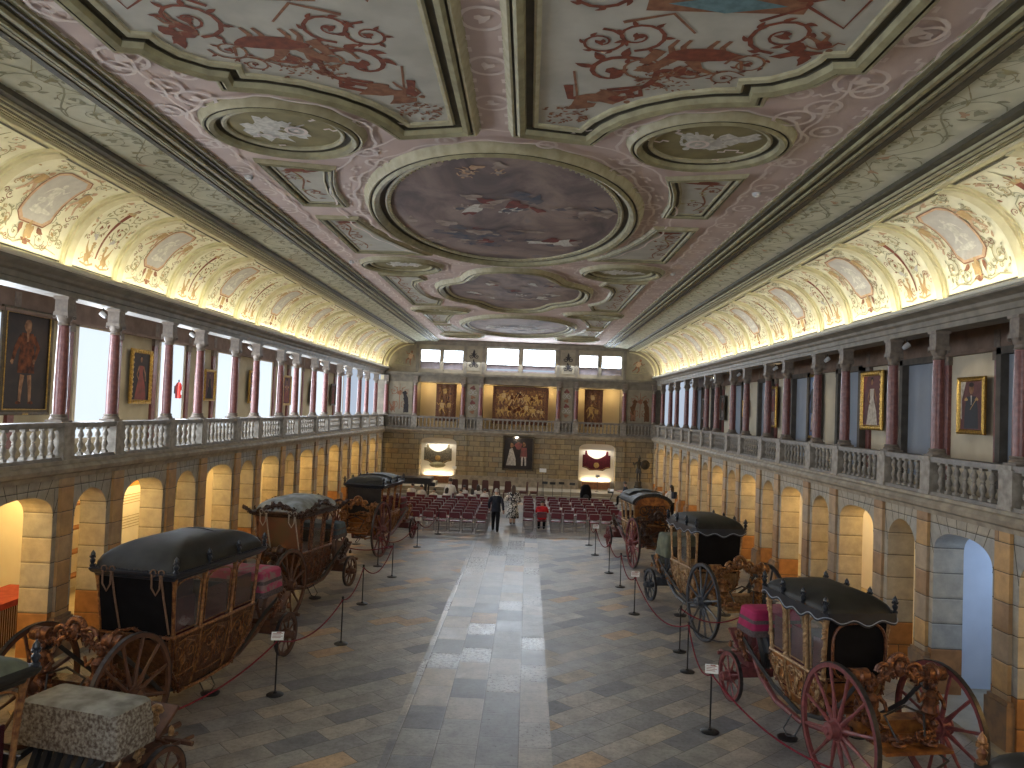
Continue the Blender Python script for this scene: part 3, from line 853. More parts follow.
# the two large panels nearest the camera
BP = [(.62, -1.0), (.62, 10.95), (1.25, 11.1), (1.38, 10.75), (1.62, 10.35), (1.98, 10.0), (2.42, 9.72), (2.85, 9.58), (3.12, 9.55), (3.08, 9.30), (3.42, 9.22), (3.68, 9.0), (3.80, 8.72), (3.82, 8.55), (4.05, 8.52), (4.05, -1.0)]
for sg in (-1, 1):
    frame(mir(sg, BP), 1.0, 'ground')
    P = Paint(cfn, rng); X = lambda x: CC+sg*x
    P.spiral(X(1.55), 9.2, .62, PI/2, -sg, 'rust', 1.2, .10, 7, 'rust')
    P.ribbon([(X(1.0), 9.6), (X(1.05), 10.0), (X(1.5), 10.05), (X(1.95), 9.85), (X(1.9), 9.6), (X(1.5), 9.72)], .12, .08, 'rust')
    P.blob(X(1.45), 9.95, .26, .2, 'rust2', 0, .3); P.blob(X(1.2), 10.2, .16, .2, 'rust2', .4, .3); P.figure(X(1.35), 9.75, .62, 'rust2', 'rust', -.9*sg, sg)
    P.ribbon([(X(1.05), 9.2), (X(1.12), 9.8), (X(1.15), 10.2)], .03, .03, 'rust2')
    P.spiral(X(1.9), 9.05, .36, 0, sg, 'rust2', 1.6, .05, 6, 'rust')
    P.spiral(X(1.3), 8.45, .30, -PI/2, sg, 'rust', 1.6, .05, 6, 'rust')
    P.spiral(X(1.7), 8.3, .34, PI/2, -sg, 'rust', 1.5, .055, 6, 'rust')
    P.ribbon([(X(1.5), 8.0), (X(2.0), 7.8), (X(2.3), 8.2)], .06, .03, 'rust2')
    P.beast(X(2.45), 8.35, 1.15, 'rust2', -sg); P.blob(X(2.5), 8.7, .45, .16, 'rust', 0, .1); P.ribbon([(X(2.0), 8.6), (X(1.85), 8.95)], .16, .12, 'rust2')
    P.poly([(X(1.7), 7.75), (X(3.3), 7.75), (X(3.3), 7.2), (X(1.7), 7.2)], 'rust2')
    P.poly([(X(1.9), 7.6), (X(2.5), 7.76), (X(3.1), 7.6), (X(2.5), 7.42)], 'bluepaint', .004)
    P.blob(X(2.35), 9.15, .16, .12, 'rust', .3, .5)
    P.scroll(X(2.2), 9.2, .9, 0 if sg > 0 else PI, sg, 'rust2', .04, 'rust', 2, .22)
    P.spiral(X(3.05), 8.9, .26, PI, sg, 'rust2', 1.6, .04, 6, 'rust')
    P.spiral(X(3.25), 8.2, .40, PI/2, sg, 'rust', 1.7, .06, 8, 'rust')
    P.ribbon([(X(2.9), 7.9), (X(3.3), 7.6), (X(3.8), 8.0), (X(3.85), 7.4)], .06, .03, 'rust')
    P.blob(X(3.5), 8.55, .2, .16, 'rust', 0, .5); P.leaf(X(3.6), 8.6, .3, 1.0, 'rust'); P.figure(X(3.55), 8.1, .55, 'rust2', 'rust', -.6*sg, sg)
    P.spiral(X(3.3), 7.2, .4, -PI/2, -sg, 'rust', 1.6, .06, 7, 'rust'); P.spiral(X(1.2), 7.4, .35, 0, sg, 'rust', 1.6, .06, 7, 'rust')
    for k in range(60): P.leaf(X(rng.uniform(1.75, 2.6)), rng.uniform(9.25, 9.75)-.1, .07, rng.random()*6, 'rust2')
    for k in range(45): P.leaf(X(rng.uniform(.72, 1.3)), rng.uniform(10.25, 10.85), .09, rng.random()*6, 'rust2')
    P.build('trim_large_panel_painting')
# plaster strapwork in relief on the pink ground
def sw(u, v, lift): return (u, v, ZC - .005 - lift*3)
P = Paint(sw, rng); P.lift = .003; P.dk = .00002
def circ(u, v, r, w=.055):
    P.ribbon([(u+r*math.cos(2*PI*k/18), v+r*math.sin(2*PI*k/18)) for k in range(19)], w, w, 'pinklite')
    P.blob(u, v, r*.35, r*.35, 'pinklite', 0, .35, 10)
def outline(pts, off, w=.05):
    n = len(pts); out = []
    cu = sum(p[0] for p in pts)/n; cv = sum(p[1] for p in pts)/n
    for i in range(n+1):
        p = pts[i % n]; a = pts[(i-1) % n]; b = pts[(i+1) % n]
        dx, dy = b[0]-a[0], b[1]-a[1]; L = math.hypot(dx, dy) or 1
        nx, ny = dy/L, -dx/L
        if nx*(p[0]-cu)+ny*(p[1]-cv) < 0: nx, ny = -nx, -ny
        o2 = off + (.07 if (i//2) % 2 else 0)
        out.append((p[0]+nx*o2, p[1]+ny*o2))
    P.ribbon(out, w, w, 'pinklite')
def key(u, v, a, s=.2):
    f = lambda x, y: (u + (x*math.cos(a)-y*math.sin(a))*s, v + (x*math.sin(a)+y*math.cos(a))*s)
    for q in (-1, 1):
        P.ribbon([f(q*.9, -1), f(q*.9, -.5), f(q*1.35, -.5), f(q*1.35, .5), f(q*.9, .5), f(q*.9, 1)], .05, .05, 'pinklite')
def chain(fn, n, a=None, r=.19):
    for i in range(n):
        t0 = (i+.25)/n; t1 = (i+.75)/n
        p = fn(t0); q = fn(t1); e = fn(t1+.01); ang = math.atan2(e[1]-q[1], e[0]-q[0]) - PI/2
        circ(p[0], p[1], r); key(q[0], q[1], ang)
chain(lambda t: (CC, 5.5+5.6*t), 5, r=.24)
for sg in (-1, 1):
    chain(lambda t: (CC+sg*4.72, 5.0+41.5*t), 30, r=.2)
    for yy in (21.0, 21.9): pass
    chain(lambda t: (CC+sg*(2.98+.08)*math.cos(R(58-116*t)), 16.72+5.12*math.sin(R(58-116*t))), 8, r=.2)
    chain(lambda t: (CC+sg*(2.95)*math.cos(R(50-100*t)), 26.95+5.0*math.sin(R(50-100*t))), 8, r=.15)
    chain(lambda t: (CC+sg*(3.08)*math.cos(R(50-100*t)), 37.8+4.9*math.sin(R(50-100*t))), 8, r=.15)
    chain(lambda t: (CC+sg*(.5+3.4*t), 12.0-.9*math.sin(PI*min(1, t*1.1))), 3, r=.15)
    chain(lambda t: (CC+sg*(.2+1.9*t), 21.85), 3, r=.14)
    circ(CC+sg*4.35, 10.0, .22); key(CC+sg*4.1, 9.4, .8); circ(CC+sg*3.9, 9.6, .15)
    circ(CC+sg*2.2, 12.4, .2); circ(CC+sg*4.55, 8.0, .3); circ(CC+sg*4.5, 9.2, .3); circ(CC+sg*4.1, 10.4, .26)
for sg in (-1, 1):
    for (yy, rx, ry) in SO: outline(ell(CC+sg*3.22, yy, rx, ry, 40), .46)
    for t in range(6): circ(CC+sg*(4.5-.0*t), 12.2+t*.0+0, .16) if t == 0 else None
outline(ell(CC, 16.62, 2.44, 4.35, 90), .60)
outline(ell(CC, 16.62, 2.44, 4.35, 90), 1.06, .04)
outline(quat(CC, 26.95, 2.15, 4.05), .56); outline(ell(CC, 37.8, 2.45, 4.15, 64), .56)
for sg in (-1, 1):
    for xx in (4.40, 5.02): P.ribbon([(CC+sg*(xx+(.06 if (k//2) % 2 else 0)), 4.0+k*.21) for k in range(200)], .04, .04, 'pinklite')
P.build('trim_strapwork')
# small round ceiling lamps
for k, (x, y) in enumerate([(-4.78, 14.04), (4.6, 14.07), (4.6, 22.3), (-4.74, 22.16)]):
    t = empty('ceiling_downlight', (x, y, ZC-.02), 0, 'small round white downlight in the pink ceiling, %s side, %s the camera' % ('left' if x < 0 else 'right', 'nearer' if y < 18 else 'farther from'), 'lamp')
    q = MB(); q.lathe([(.0, -.05), (.05, -.05), (.075, -.02), (.075, .02), (0, .02)]); q.build('lamp_housing', M['lampmetal'], t)
    q = MB(); q.lathe([(.0, -.055), (.035, -.054), (.035, -.048), (0, -.048)]); q.build('lens', M['card'], t)
# ================================================================= end wall
YE = YEND
def bx(mb, x0, x1, y0, y1, z0, z1, mi=0): mb.box((min(x0, x1), min(y0, y1), min(z0, z1)), (max(x0, x1), max(y0, y1), max(z0, z1)), mi)
mb = MB()
NX0, NX1, NZ = 3.76, 6.0, 3.22
for s in (-1, 1):
    bx(mb, s*6.0, s*8.9, YE, YE+.7, 0, 3.6)
    # arch head of the niche
    c = s*4.88; w = 1.12; zs = 2.86; n = 16; vs = []; fs = []
    for k in range(n+1):
        t = PI - PI*k/n; cc, ss = math.cos(t), math.sin(t)
        x = c + w*math.copysign(abs(cc)**.55, cc); z = zs + (NZ-zs)*abs(ss)**.75
        vs += [(x, YE, z), (x, YE+.7, z), (x, YE, 3.6), (x, YE+.7, 3.6)]
    for k in range(n):
        p = 4*k; q = p+4
        fs += [(p, q, q+2, p+2), (p+1, p+3, q+3, q+1), (p, p+1, q+1, q)]
    mb.add(vs, fs)
    bx(mb, s*NX0, s*NX1, YE, YE+.7, 0, .45)
bx(mb, -NX0, NX0, YE, YE+.7, 0, 3.6)
for x in (-3.3, -2.2, 2.2, 3.3):    # flat strips of the lower wall
    bx(mb, x-.16, x+.16, YE-.06, YE, .45, 3.5)
for x in (-6.35, 6.35): bx(mb, x-.2, x+.2, YE-.07, YE, .45, 3.5)
structure(mb, 'wall_end', M['endblock'])
mb = MB(); bx(mb, -8.4, 8.4, YE-.10, YE, .42, 1.05)
for s in (-1, 1): pass
mb = MB()
for (a, b) in ((-8.4, -6.02), (-3.74, 3.74), (6.02, 8.4)): bx(mb, a, b, YE-.10, YE, .42, 1.0)
structure(mb, 'trim_end_dado', M['ledge'])
mb = MB()
for s in (-1, 1):
    bx(mb, s*3.7, s*6.1, YE+.62, YE+.69, .4, 3.3)
structure(mb, 'wall_niche', M['whitepl'])
mb = MB(); bx(mb, -8.25, 8.25, 45.2, YE, 0, .42); bx(mb, -8.25, 8.25, 44.9, 45.2, 0, .21); structure(mb, 'floor_platform', M['walk'])
# gallery of the end wall
mb = MB()
prof = [(YE+2.2, 3.44), (YE-.05, 3.46), (YE-.08, 3.54), (YE-.22, 3.6), (YE-.25, 3.68), (YE-.12, 3.74), (YE-.12, 3.8), (YE+2.2, 3.8)]
mb.loft([[(-8.3, y, z) for y, z in prof], [(8.3, y, z) for y, z in prof]]); structure(mb, 'floor_gallery_end', M['ledge'])
mb = MB(); bx(mb, -8.9, 8.9, YE+1.5, YE+1.7, 3.7, 7); structure(mb, 'wall_gallery_end', mat('end_gallery_plaster', (.66, .54, .34), .8, col2=(.6, .48, .29), scale=1))
mb = MB()
for s in (-1, 1):
    bx(mb, s*2.3, s*3.5, YE, YE+1.5, 3.8, 6.66); bx(mb, s*6.3, s*8.9, YE, YE+1.5, 3.8, 6.66)
structure(mb, 'wall_upper_end', M['entab'])
mb = MB()
for (a, b, y) in ((-8.4, 8.4, YE-.02),):
    bx(mb, a, b, y, YE+1.6, 6.62, 7.0)
bx(mb, -8.4, 8.4, YE-.10, YE+1.6, 6.98, 7.08)
bx(mb, -8.4, 8.4, YE-.22, YE+1.6, 7.08, 7.20)
for s in (-1, 1):
    bx(mb, s*2.2, s*3.6, YE-.12, YE, 6.62, 7.0); bx(mb, s*2.15, s*3.65, YE-.32, YE, 7.06, 7.22)
structure(mb, 'trim_end_entablature', M['entab'])
# upper wall with the windows
mb = MB()
holes = [(-6.2, -4.98, 7.42, 8.64), (-4.8, -3.56, 7.42, 8.64), (-2.13, -.12, 7.4, 8.87), (.1, 2.13, 7.4, 8.87), (3.57, 4.75, 7.42, 8.64), (4.95, 6.2, 7.42, 8.64)]
xs = [-8.9] + [q for h in holes for q in h[:2]] + [8.9]
for k in range(0, len(xs), 2): bx(mb, xs[k], xs[k+1], YE, YE+.6, 7.2, 9.3)
for (a, b, z0, z1) in holes: bx(mb, a, b, YE, YE+.6, 7.2, z0); bx(mb, a, b, YE, YE+.6, z1, 9.3)
structure(mb, 'wall_clerestory_end', mat('clerestory_paint', (.34, .29, .21), .7, col2=(.26, .22, .16), scale=2.5))
mb = MB(); bx(mb, -8.6, 8.6, YE+.6, YE+.75, 7, 9.4)
for k, (a, b, z0, z1) in enumerate(holes):
    fr = MB()
    w = .045
    for (p, q, r_, t_) in ((a, a+w, z0, z1), (b-w, b, z0, z1), (a, b, z1-w, z1), (a, b, z0, z0+.09)): bx(fr, p, q, YE+.12, YE+.2, r_, t_)
    big = k in (2, 3); zl, zm = (.2, .46) if big else (.1, .48)
    bx(fr, a, b, YE+.10, YE+.24, z0+zm-.04, z0+zm)
    o = fr.build('window_%d' % (k+1), mat('window_frame_wood', (.36, .31, .30), .6, col2=(.26, .2, .2), scale=3) if k == 0 else bpy.data.materials['window_frame_wood'], smooth=False); o['kind'] = 'structure'
    g = MB(); bx(g, a+w, b-w, YE+.16, YE+.18, z0+zm, z1-w); g.build('window_pane', M['winend'], o, smooth=False)
    g = MB(); bx(g, a+w, b-w, YE+.13, YE+.17, z0+zl, z0+zm-.04); g.build('window_sill_panel', mat('mauve_sill', (.34, .29, .31), .7, scale=3) if k == 0 else bpy.data.materials['mauve_sill'], o, smooth=False)
    g = MB(); n = 4 if k not in (2, 3) else 7
    for j in range(1, n): x = a + (b-a)*j/n; bx(g, x-.008, x+.008, YE+.14, YE+.17, z0+zm, z1)
    for j in range(1, 3): z = z0+zm + (z1-z0-zm)*j/3; bx(g, a, b, YE+.14, YE+.17, z-.008, z+.008)
    g.build('glazing_bars', M['card'], o, smooth=False)
# pilaster bands round the windows
mb = MB()
for s in (-1, 1):
    for x in (2.30, 3.42, 6.38): bx(mb, s*x-.09, s*x+.09, YE-.05, YE, 7.2, 8.95)
    bx(mb, s*4.775+ -.03, s*4.775+.03, YE-.05, YE, 7.35, 8.7)
bx(mb, -6.6, 6.6, YE-.12, YE, 8.93, 9.08); bx(mb, -6.7, 6.7, YE-.2, YE, 9.08, 9.2)
structure(mb, 'trim_end_frieze', M['entab'])
mb = MB()
for s in (-1, 1):
    # lunette panel and its border in the cove's end
    n = 14
    pts = [(s*(6.62 + 1.45*math.cos(PI/2*k/n)), YE-.02, 7.52 + 1.25*math.sin(PI/2*k/n)) for k in range(n+1)] + [(s*6.62, YE-.02, 7.52)]
    mb.poly(pts)
    bx(mb, s*2.5, s*3.3, YE-.03, YE, 7.42, 8.75)
    bx(mb, s*2.5, s*3.25, YE-.03, YE, 4.55, 6.58); bx(mb, s*6.6, s*8.15, YE-.03, YE, 4.6, 6.6)
structure(mb, 'trim_end_panels', M['cream_end'])
rbm = MB()
for s in (-1, 1):
    for rr, w in ((1.58, .05), (1.82, .06)):
        rbm.tube([(s*(6.62 + rr*math.cos(PI/2*k/14)), YE-.03, 7.50 + (rr-.18)*math.sin(PI/2*k/14)) for k in range(15)], w, 6)
structure(rbm, 'trim_lunette_arch', M['rib'])
def efn(u, v, lift): return (u, YE-.034-lift, v)
P = Paint(efn, rng)
for s in (-1, 1):
    # grotesque panels with a dark horse
    for sg in (-1, 1):
        c = s*7.38
        P.ribbon([(c, 4.9), (c, 5.6), (c, 6.45)], .05, .03, 'rust2')
        P.spiral(c+sg*.36, 6.0, .26, PI/2, sg, 'rust2', 1.5, .04, 4, 'rust2'); P.spiral(c+sg*.3, 5.2, .22, -PI/2, -sg, 'rust2', 1.5, .035, 4)
        P.blob(c, 5.9, .12, .14, 'rust2', 0, .3)
    dark = 'figblack' if s < 0 else 'brownfig'
    for hx in ([c+.42] if s < 0 else [c-.42, c+.42]):
        sg = -1 if hx > c else 1
        P.ribbon([(hx, 4.7), (hx+.04, 5.0), (hx, 5.35), (hx-.05, 5.6)], .16, .30, dark)
        P.ribbon([(hx, 5.5), (hx+sg*.1, 5.8), (hx+sg*.02, 5.95)], .26, .14, dark)
        P.blob(hx+sg*.14, 5.92, .14, .07, dark, -.5*sg, .1)
        P.ribbon([(hx+.12, 4.7), (hx+.1, 5.2)], .07, .1, dark); P.ribbon([(hx-.12, 4.68), (hx-.1, 5.2)], .07, .1, dark)
    P.griffin(c-.42, 4.7, .7, 'rust2', 1)
    # narrow candelabra panels
    for (zc, hh) in ((5.15, .35), (6.05, .35)):
        for sg in (-1, 1): P.spiral(s*2.88+sg*.16, zc, .16, PI/2, sg, 'lilac', 1.4, .04, 4, 'greenline')
        P.blob(s*2.88, zc+.3, .16, .12, 'figred', 0, .3); P.blob(s*2.88, zc-.28, .14, .1, 'rust2', 0, .3)
    for zc in (7.75, 8.3):
        for sg in (-1, 1): P.spiral(s*2.9+sg*.17, zc, .16, PI/2, sg, 'figblack', 1.4, .06, 4)
        P.blob(s*2.9, zc+.12, .1, .2, 'figblack', 0, .3)
    P.blob(s*2.9, 8.55, .07, .14, 'figblack')
    P.figure(s*7.0, 7.62, .95, 'rust2', 'flesh', -.35*s, s)
    P.spiral(s*7.45, 7.85, .2, 0, s, 'olivep', 1.5, .03, 4); P.ribbon([(s*6.8, 7.6), (s*7.3, 7.62), (s*7.8, 7.75)], .04, .02, 'olivep')
P.build('trim_end_grotesque')

# ================================================================= columns
def make_column(name, h, r, mat_):
    root = empty(name, (0, 0, 0))
    q = MB(); q.box((-.17, -.17, 0), (.17, .17, .06)); q.lathe([(.165, .06), (.17, .085), (.15, .11), (.14, .13), (.155, .15), (.14, .175), (0, .175)], n=20); q.build('base', M['capital'], root)
    q = MB(); q.lathe([(r, .17), (r*1.02, h*.3), (r*.97, h*.6), (r*.86, h-.30)], n=20); q.build('shaft', mat_, root)
    q = MB()
    q.lathe([(r*.86, h-.31), (r*1.05, h-.30), (r*.9, h-.28), (r*.88, h-.23), (r*1.05, h-.21), (r*1.15, h-.15), (r*1.25, h-.12)], n=20)
    q.box((-.145, -.145, h-.12), (.145, .145, h-.05))
    for a in (-1, 1):
        for b in (-1, 1):
            q.torus((a*.12, b*.13, h-.14), .024, .012, 'y', 10, 5)
    q.build('capital', M['capital'], root)
    q = MB(); q.box((-.125, -.125, h-.05), (.125, .125, h+.24)); q.box((-.15, -.15, h+.2), (.15, .15, h+.25)); q.build('impost_block', M['capital'], root)
    return root
proto_col = make_column('marble_column', 2.20, .118, M['redmarble'])
ncol = 0
for s, nm in ((-1, 'left'), (1, 'right')):
    vis0 = 0 if s < 0 else -1
    for i in range(-5, ILAST+1):
        o = proto_col if ncol == 0 else copy_tree(proto_col)
        ncol += 1
        o.location = (s*8.5, cy(s, i), 4.5)
        if i < vis0: tag(o, 'red marble column of the %s gallery outside the picture, %s back from its edge' % (nm, ORD[vis0-i-1]), 'column', 'red marble columns of the %s gallery' % nm)
        else: tag(o, 'red marble column of the %s gallery, %s counting away from the camera' % (nm, ORD[i-vis0]), 'column', 'red marble columns of the %s gallery' % nm)
proto_e = make_column('end_wall_column', 2.20, .13, M['redmarble'])
epos = [-8.2, -6.4, -3.47, -2.38, 2.38, 3.47, 6.4, 8.2]
enam = ['in the left corner', 'between the black horse panel and the left opening', 'left of the narrow painted panel on the left', 'between left narrow painted panel and large tapestry', 'between large tapestry and right narrow painted panel', 'right of the narrow painted panel on the right', 'between right opening and the two horse panel', 'in the right corner']
for k, x in enumerate(epos):
    o = proto_e if k == 0 else copy_tree(proto_e)
    o.location = (x, YE-.1, 4.5)
    tag(o, 'dark red column on the end wall gallery, ' + enam[k], 'column', 'dark red columns of the end wall')
# pilasters on the gallery back walls, one each side of every painting bay
for s, nm in ((-1, 'left'), (1, 'right')):
    mb = MB(); cap = MB()
    for a, b, wide, i in bays(s):
        if not wide: continue
        for y in (a+.22, b-.22):
            mb.box((min(s*10.87, s*10.95), y-.11, 3.8), (max(s*10.87, s*10.95), y+.11, 6.62))
            cap.box((min(s*10.84, s*10.95), y-.14, 6.62), (max(s*10.84, s*10.95), y+.14, 6.84))
            cap.box((min(s*10.85, s*10.95), y-.11, 6.84), (max(s*10.85, s*10.95), y+.11, 7.3))
    structure(mb, 'trim_gallery_pilasters_%s' % nm, M['redmarble']); structure(cap, 'trim_gallery_capitals_%s' % nm, M['capital'])

# ================================================================= balustrades
def baluster_mb():
    q = MB(); h = .56
    q.box((-.05, -.05, 0), (.05, .05, .05))
    q.lathe([(.035, .05), (.045, .07), (.03, .09), (.035, .12), (.058, .17), (.06, .20), (.03, .27), (.03, .285), (.045, .30), (.03, .315), (.03, .33), (.06, .38), (.058, .42), (.035, .47), (.03, .50), (.045, .52), (0, .52)], n=10)
    q.box((-.05, -.05, .51), (.05, .05, h))
    return q
BAL = {}
def balustrade(side, a, b, n, label, group, axis='y', at=None):
    """section between two pedestals a..b; n balusters"""
    key_ = (round(b-a, 2), n)
    c = (a+b)/2
    root = empty('stone_balustrade', (0, 0, 0), 0, label, 'balustrade', group)
    if 'b' not in BAL:
        o = baluster_mb().build('baluster', M['balus'], root); BAL['b'] = o
        first = o
    else:
        first = link(BAL['b'].copy(), root)
    w = (b-a)
    for k in range(n):
        o = first if k == 0 else link(first.copy(), root)
        o.location = (0, -w/2 + w*(k+.5)/n, .07)
    q = MB(); q.box((-.13, -w/2, 0), (.13, w/2, .07)); q.box((-.15, -w/2, 0), (.15, w/2, .03)); q.build('plinth_rail', M['balusdark'], root, smooth=False)
    q = MB(); q.box((-.13, -w/2, .63), (.13, w/2, .67)); q.box((-.16, -w/2, .67), (.16, w/2, .73)); q.build('handrail', M['balusdark'], root, smooth=False)
    q = MB(); q.box((-.15, w/2, 0), (.15, w/2+.36, .73)); q.box((-.18, w/2-.02, .66), (.18, w/2+.38, .735)); q.box((-.17, w/2-.01, 0), (.17, w/2+.37, .08)); q.build('pedestal', M['balus'], root, smooth=False)
    if axis == 'y': root.location = (at, c, 3.79)
    else:
        root.location = (c, at, 3.79); root.rotation_euler.z = -PI/2
    return root
for s, nm in ((-1, 'left'), (1, 'right')):
    vis0 = -1
    for i in range(-5, ILAST+1):
        a = cy(s, i); b = cy(s, i+1) if i < ILAST else YE-.1
        wide = i % 2 != 0
        n = 8 if wide else 5
        if s > 0 and not wide: n = 6
        if i < vis0: lab = 'stone balustrade section of the %s gallery outside the picture, %s back from its edge' % (nm, ORD[vis0-i-1])
        else: lab = 'stone balustrade section of the %s gallery, %s counting away from the camera' % (nm, ORD[i-vis0])
        balustrade(s, a+.18, b-.18, n, lab, 'balustrades of the %s gallery' % nm, 'y', s*8.42)
for k, (a, b, n, lb) in enumerate([(-8.05, -6.6, 7, 'below the black horse panel'), (-6.22, -3.65, 11, 'in the left opening'), (-3.28, -2.56, 3, 'below the narrow panel on the left'), (-2.18, 2.16, 16, 'below the large central tapestry'), (2.56, 3.28, 3, 'below the narrow panel on the right'), (3.65, 6.2, 11, 'in the right opening'), (6.6, 8.05, 7, 'below the two horse panel')]):
    balustrade(0, a, b, n, 'stone balustrade section on the end wall, ' + lb, 'balustrades of the end wall', 'x', YE-.05)

# ================================================================= gallery windows
wk = 7
for s, nm in ((-1, 'left'),):
    for a, b, wide, i in bays(s):
        if wide or b < 5: continue
        c = (a+b)/2
        q = MB()
        for (y0, y1, z0, z1) in ((c-.92, c-.80, 3.8, 6.86), (c+.80, c+.92, 3.8, 6.86), (c-.92, c+.92, 6.78, 6.88), (c-.9, c+.9, 3.8, 3.95)):
            q.box((-10.95, y0, z0), (-10.88, y1, z1))
        o = q.build('window_%d' % wk, M['plaster'], smooth=False); o['kind'] = 'structure'; wk += 1
        q = MB(); q.box((-10.94, c-.80, 3.95), (-10.90, c+.80, 6.78)); q.build('window_blind', M['winleft'], o, smooth=False)
dk = 1
for a, b, wide, i in bays(1):
    if wide or b < 5: continue
    c = (a+b)/2
    q = MB()
    for (y0, y1, z0, z1) in ((c-.95, c-.78, 3.8, 6.86), (c+.78, c+.95, 3.8, 6.86), (c-.95, c+.95, 6.72, 6.88)): q.box((10.72, y0, z0), (10.96, y1, z1))
    o = q.build('door_%d' % dk, M['jambdark'], smooth=False); o['kind'] = 'structure'; dk += 1
    q = MB(); q.box((10.90, c-.78, 3.8), (10.94, c+.78, 6.72)); q.build('door_panel', M['blind'], o, smooth=False)

# ================================================================= pictures
def picture(loc, face, w, h, label, cat='painting', fr='goldframe', fw=.1, canvas='canvas', figs=(), name='portrait_painting', plaque=False, group=None, carved=False, inner=False):
    """face: rotation about z so that local -Y looks into the hall"""
    t = empty(name, loc, face, label, cat, group)
    q = MB()
    prof = [(0, 0), (0, .05), (.25, .075), (.6, .045), (.8, .06), (1, .03), (1, 0)]
    rings = []
    for (o_, d_) in prof:
        o2 = o_*fw
        rings.append([(-w/2+o2, -d_, o2), (w/2-o2, -d_, o2), (w/2-o2, -d_, h-o2), (-w/2+o2, -d_, h-o2)])
    q.loft(rings, cap=False)
    if carved:
        for k in range(int(h/.14)):
            for sx in (-1, 1): q.blob((sx*(w/2-fw*.5), -.06, .07+k*.14), (fw*.45, .03, .045), n=6, m=3)
        for k in range(int(w/.14)):
            for zz in (fw*.5, h-fw*.5): q.blob((-w/2+.07+k*.14, -.06, zz), (.045, .03, fw*.45), n=6, m=3)
    q.build('frame', M[fr], t)
    q = MB(); q.box((-w/2+fw*.8, -.02, fw*.8), (w/2-fw*.8, 0.0, h-fw*.8)); q.build('canvas', M[canvas], t, smooth=False)
    P = Paint(lambda u, v, l: (u, -.021-l*.6, v), rng)
    P.dk = .00025
    for f in figs: f(P, w, h)
    for c, mb in P.mbs.items(): mb.build('painted_figure', M[c], t, smooth=False)
    if inner:
        q = MB(); o2 = fw*1.0; q.tube([(-w/2+o2, -.05, o2), (w/2-o2, -.05, o2), (w/2-o2, -.05, h-o2), (-w/2+o2, -.05, h-o2), (-w/2+o2, -.05, o2), (0, -.05, o2)], .018, 6); q.build('inner_gilt_moulding', M['goldframe'], t)
    if plaque: q = MB(); q.box((-.1, -.07, .01), (.1, -.05, .05)); q.build('name_plate', M['goldframe'], t, smooth=False)
    return t
M['skinoil'] = mat('oil_skin', (.30,.165,.09), .7, col2=(.13,.065,.035), scale=6)
M['ambercoat'] = mat('oil_amber_coat', (.15,.045,.014), .7, col2=(.03,.012,.008), scale=7)
M['whiteoil'] = mat('oil_white_satin', (.55,.50,.43), .7, col2=(.33,.29,.25), scale=9)
M['navyoil'] = mat('oil_navy', (.010,.010,.016), .6, scale=8)
M['goldoil'] = mat('oil_gold', (.5,.3,.08), .6, col2=(.3,.17,.05), scale=9)
def man_fig(coat='ambercoat', legs='ambercoat', head='skinoil', full=True, wig='figcream'):
    def f(P, w, h):
        a = h*.82; z = h*.1
        if full:
            for sx in (-1, 1):
                P.ribbon([(sx*.06*a, z+.34*a), (sx*.08*a, z+.2*a), (sx*.09*a, z+.03*a)], .075*a, .045*a, wig); P.blob(sx*.11*a, z+.02*a, .05*a, .018*a, legs)
            P.poly([(-.15*a, z+.36*a), (.15*a, z+.36*a), (.13*a, z+.6*a), (.10*a, z+.82*a), (-.10*a, z+.82*a), (-.13*a, z+.6*a)], coat, .002)
            P.ribbon([(-.10*a, z+.78*a), (-.2*a, z+.62*a), (-.24*a, z+.5*a)], .08*a, .05*a, coat, .003); P.ribbon([(.10*a, z+.78*a), (.2*a, z+.66*a), (.14*a, z+.52*a)], .08*a, .05*a, coat, .003)
            P.blob(-.25*a, z+.48*a, .025*a, .03*a, head, lift=.004); P.blob(.13*a, z+.5*a, .025*a, .03*a, head, lift=.004)
            P.blob(0, z+.90*a, .065*a, .08*a, wig, 0, .08, lift=.003); P.blob(0, z+.9*a, .038*a, .052*a, head, 0, .02, lift=.006); P.ribbon([(0, z+.84*a), (0, z+.72*a)], .05*a, .02*a, wig, .006)
        else:
            P.poly([(-.26*a, z), (.26*a, z), (.24*a, z+.4*a), (.17*a, z+.68*a), (-.17*a, z+.68*a), (-.24*a, z+.4*a)], coat, .002)
            P.blob(0, z+.84*a, .085*a, .12*a, head, 0, .03, lift=.004); P.blob(0, z+.93*a, .09*a, .05*a, 'figblack', 0, .05, lift=.006)
            for sx in (-1, 1): P.blob(sx*.19*a, z+.62*a, .06*a, .035*a, 'goldoil', 0, .2, lift=.006)
            P.ribbon([(.16*a, z+.60*a), (-.04*a, z+.4*a)], .02*a, .015*a, 'goldoil', .006); P.ribbon([(0, z+.7*a), (0, z+.5*a)], .05*a, .02*a, 'whiteoil', .006)
    return f
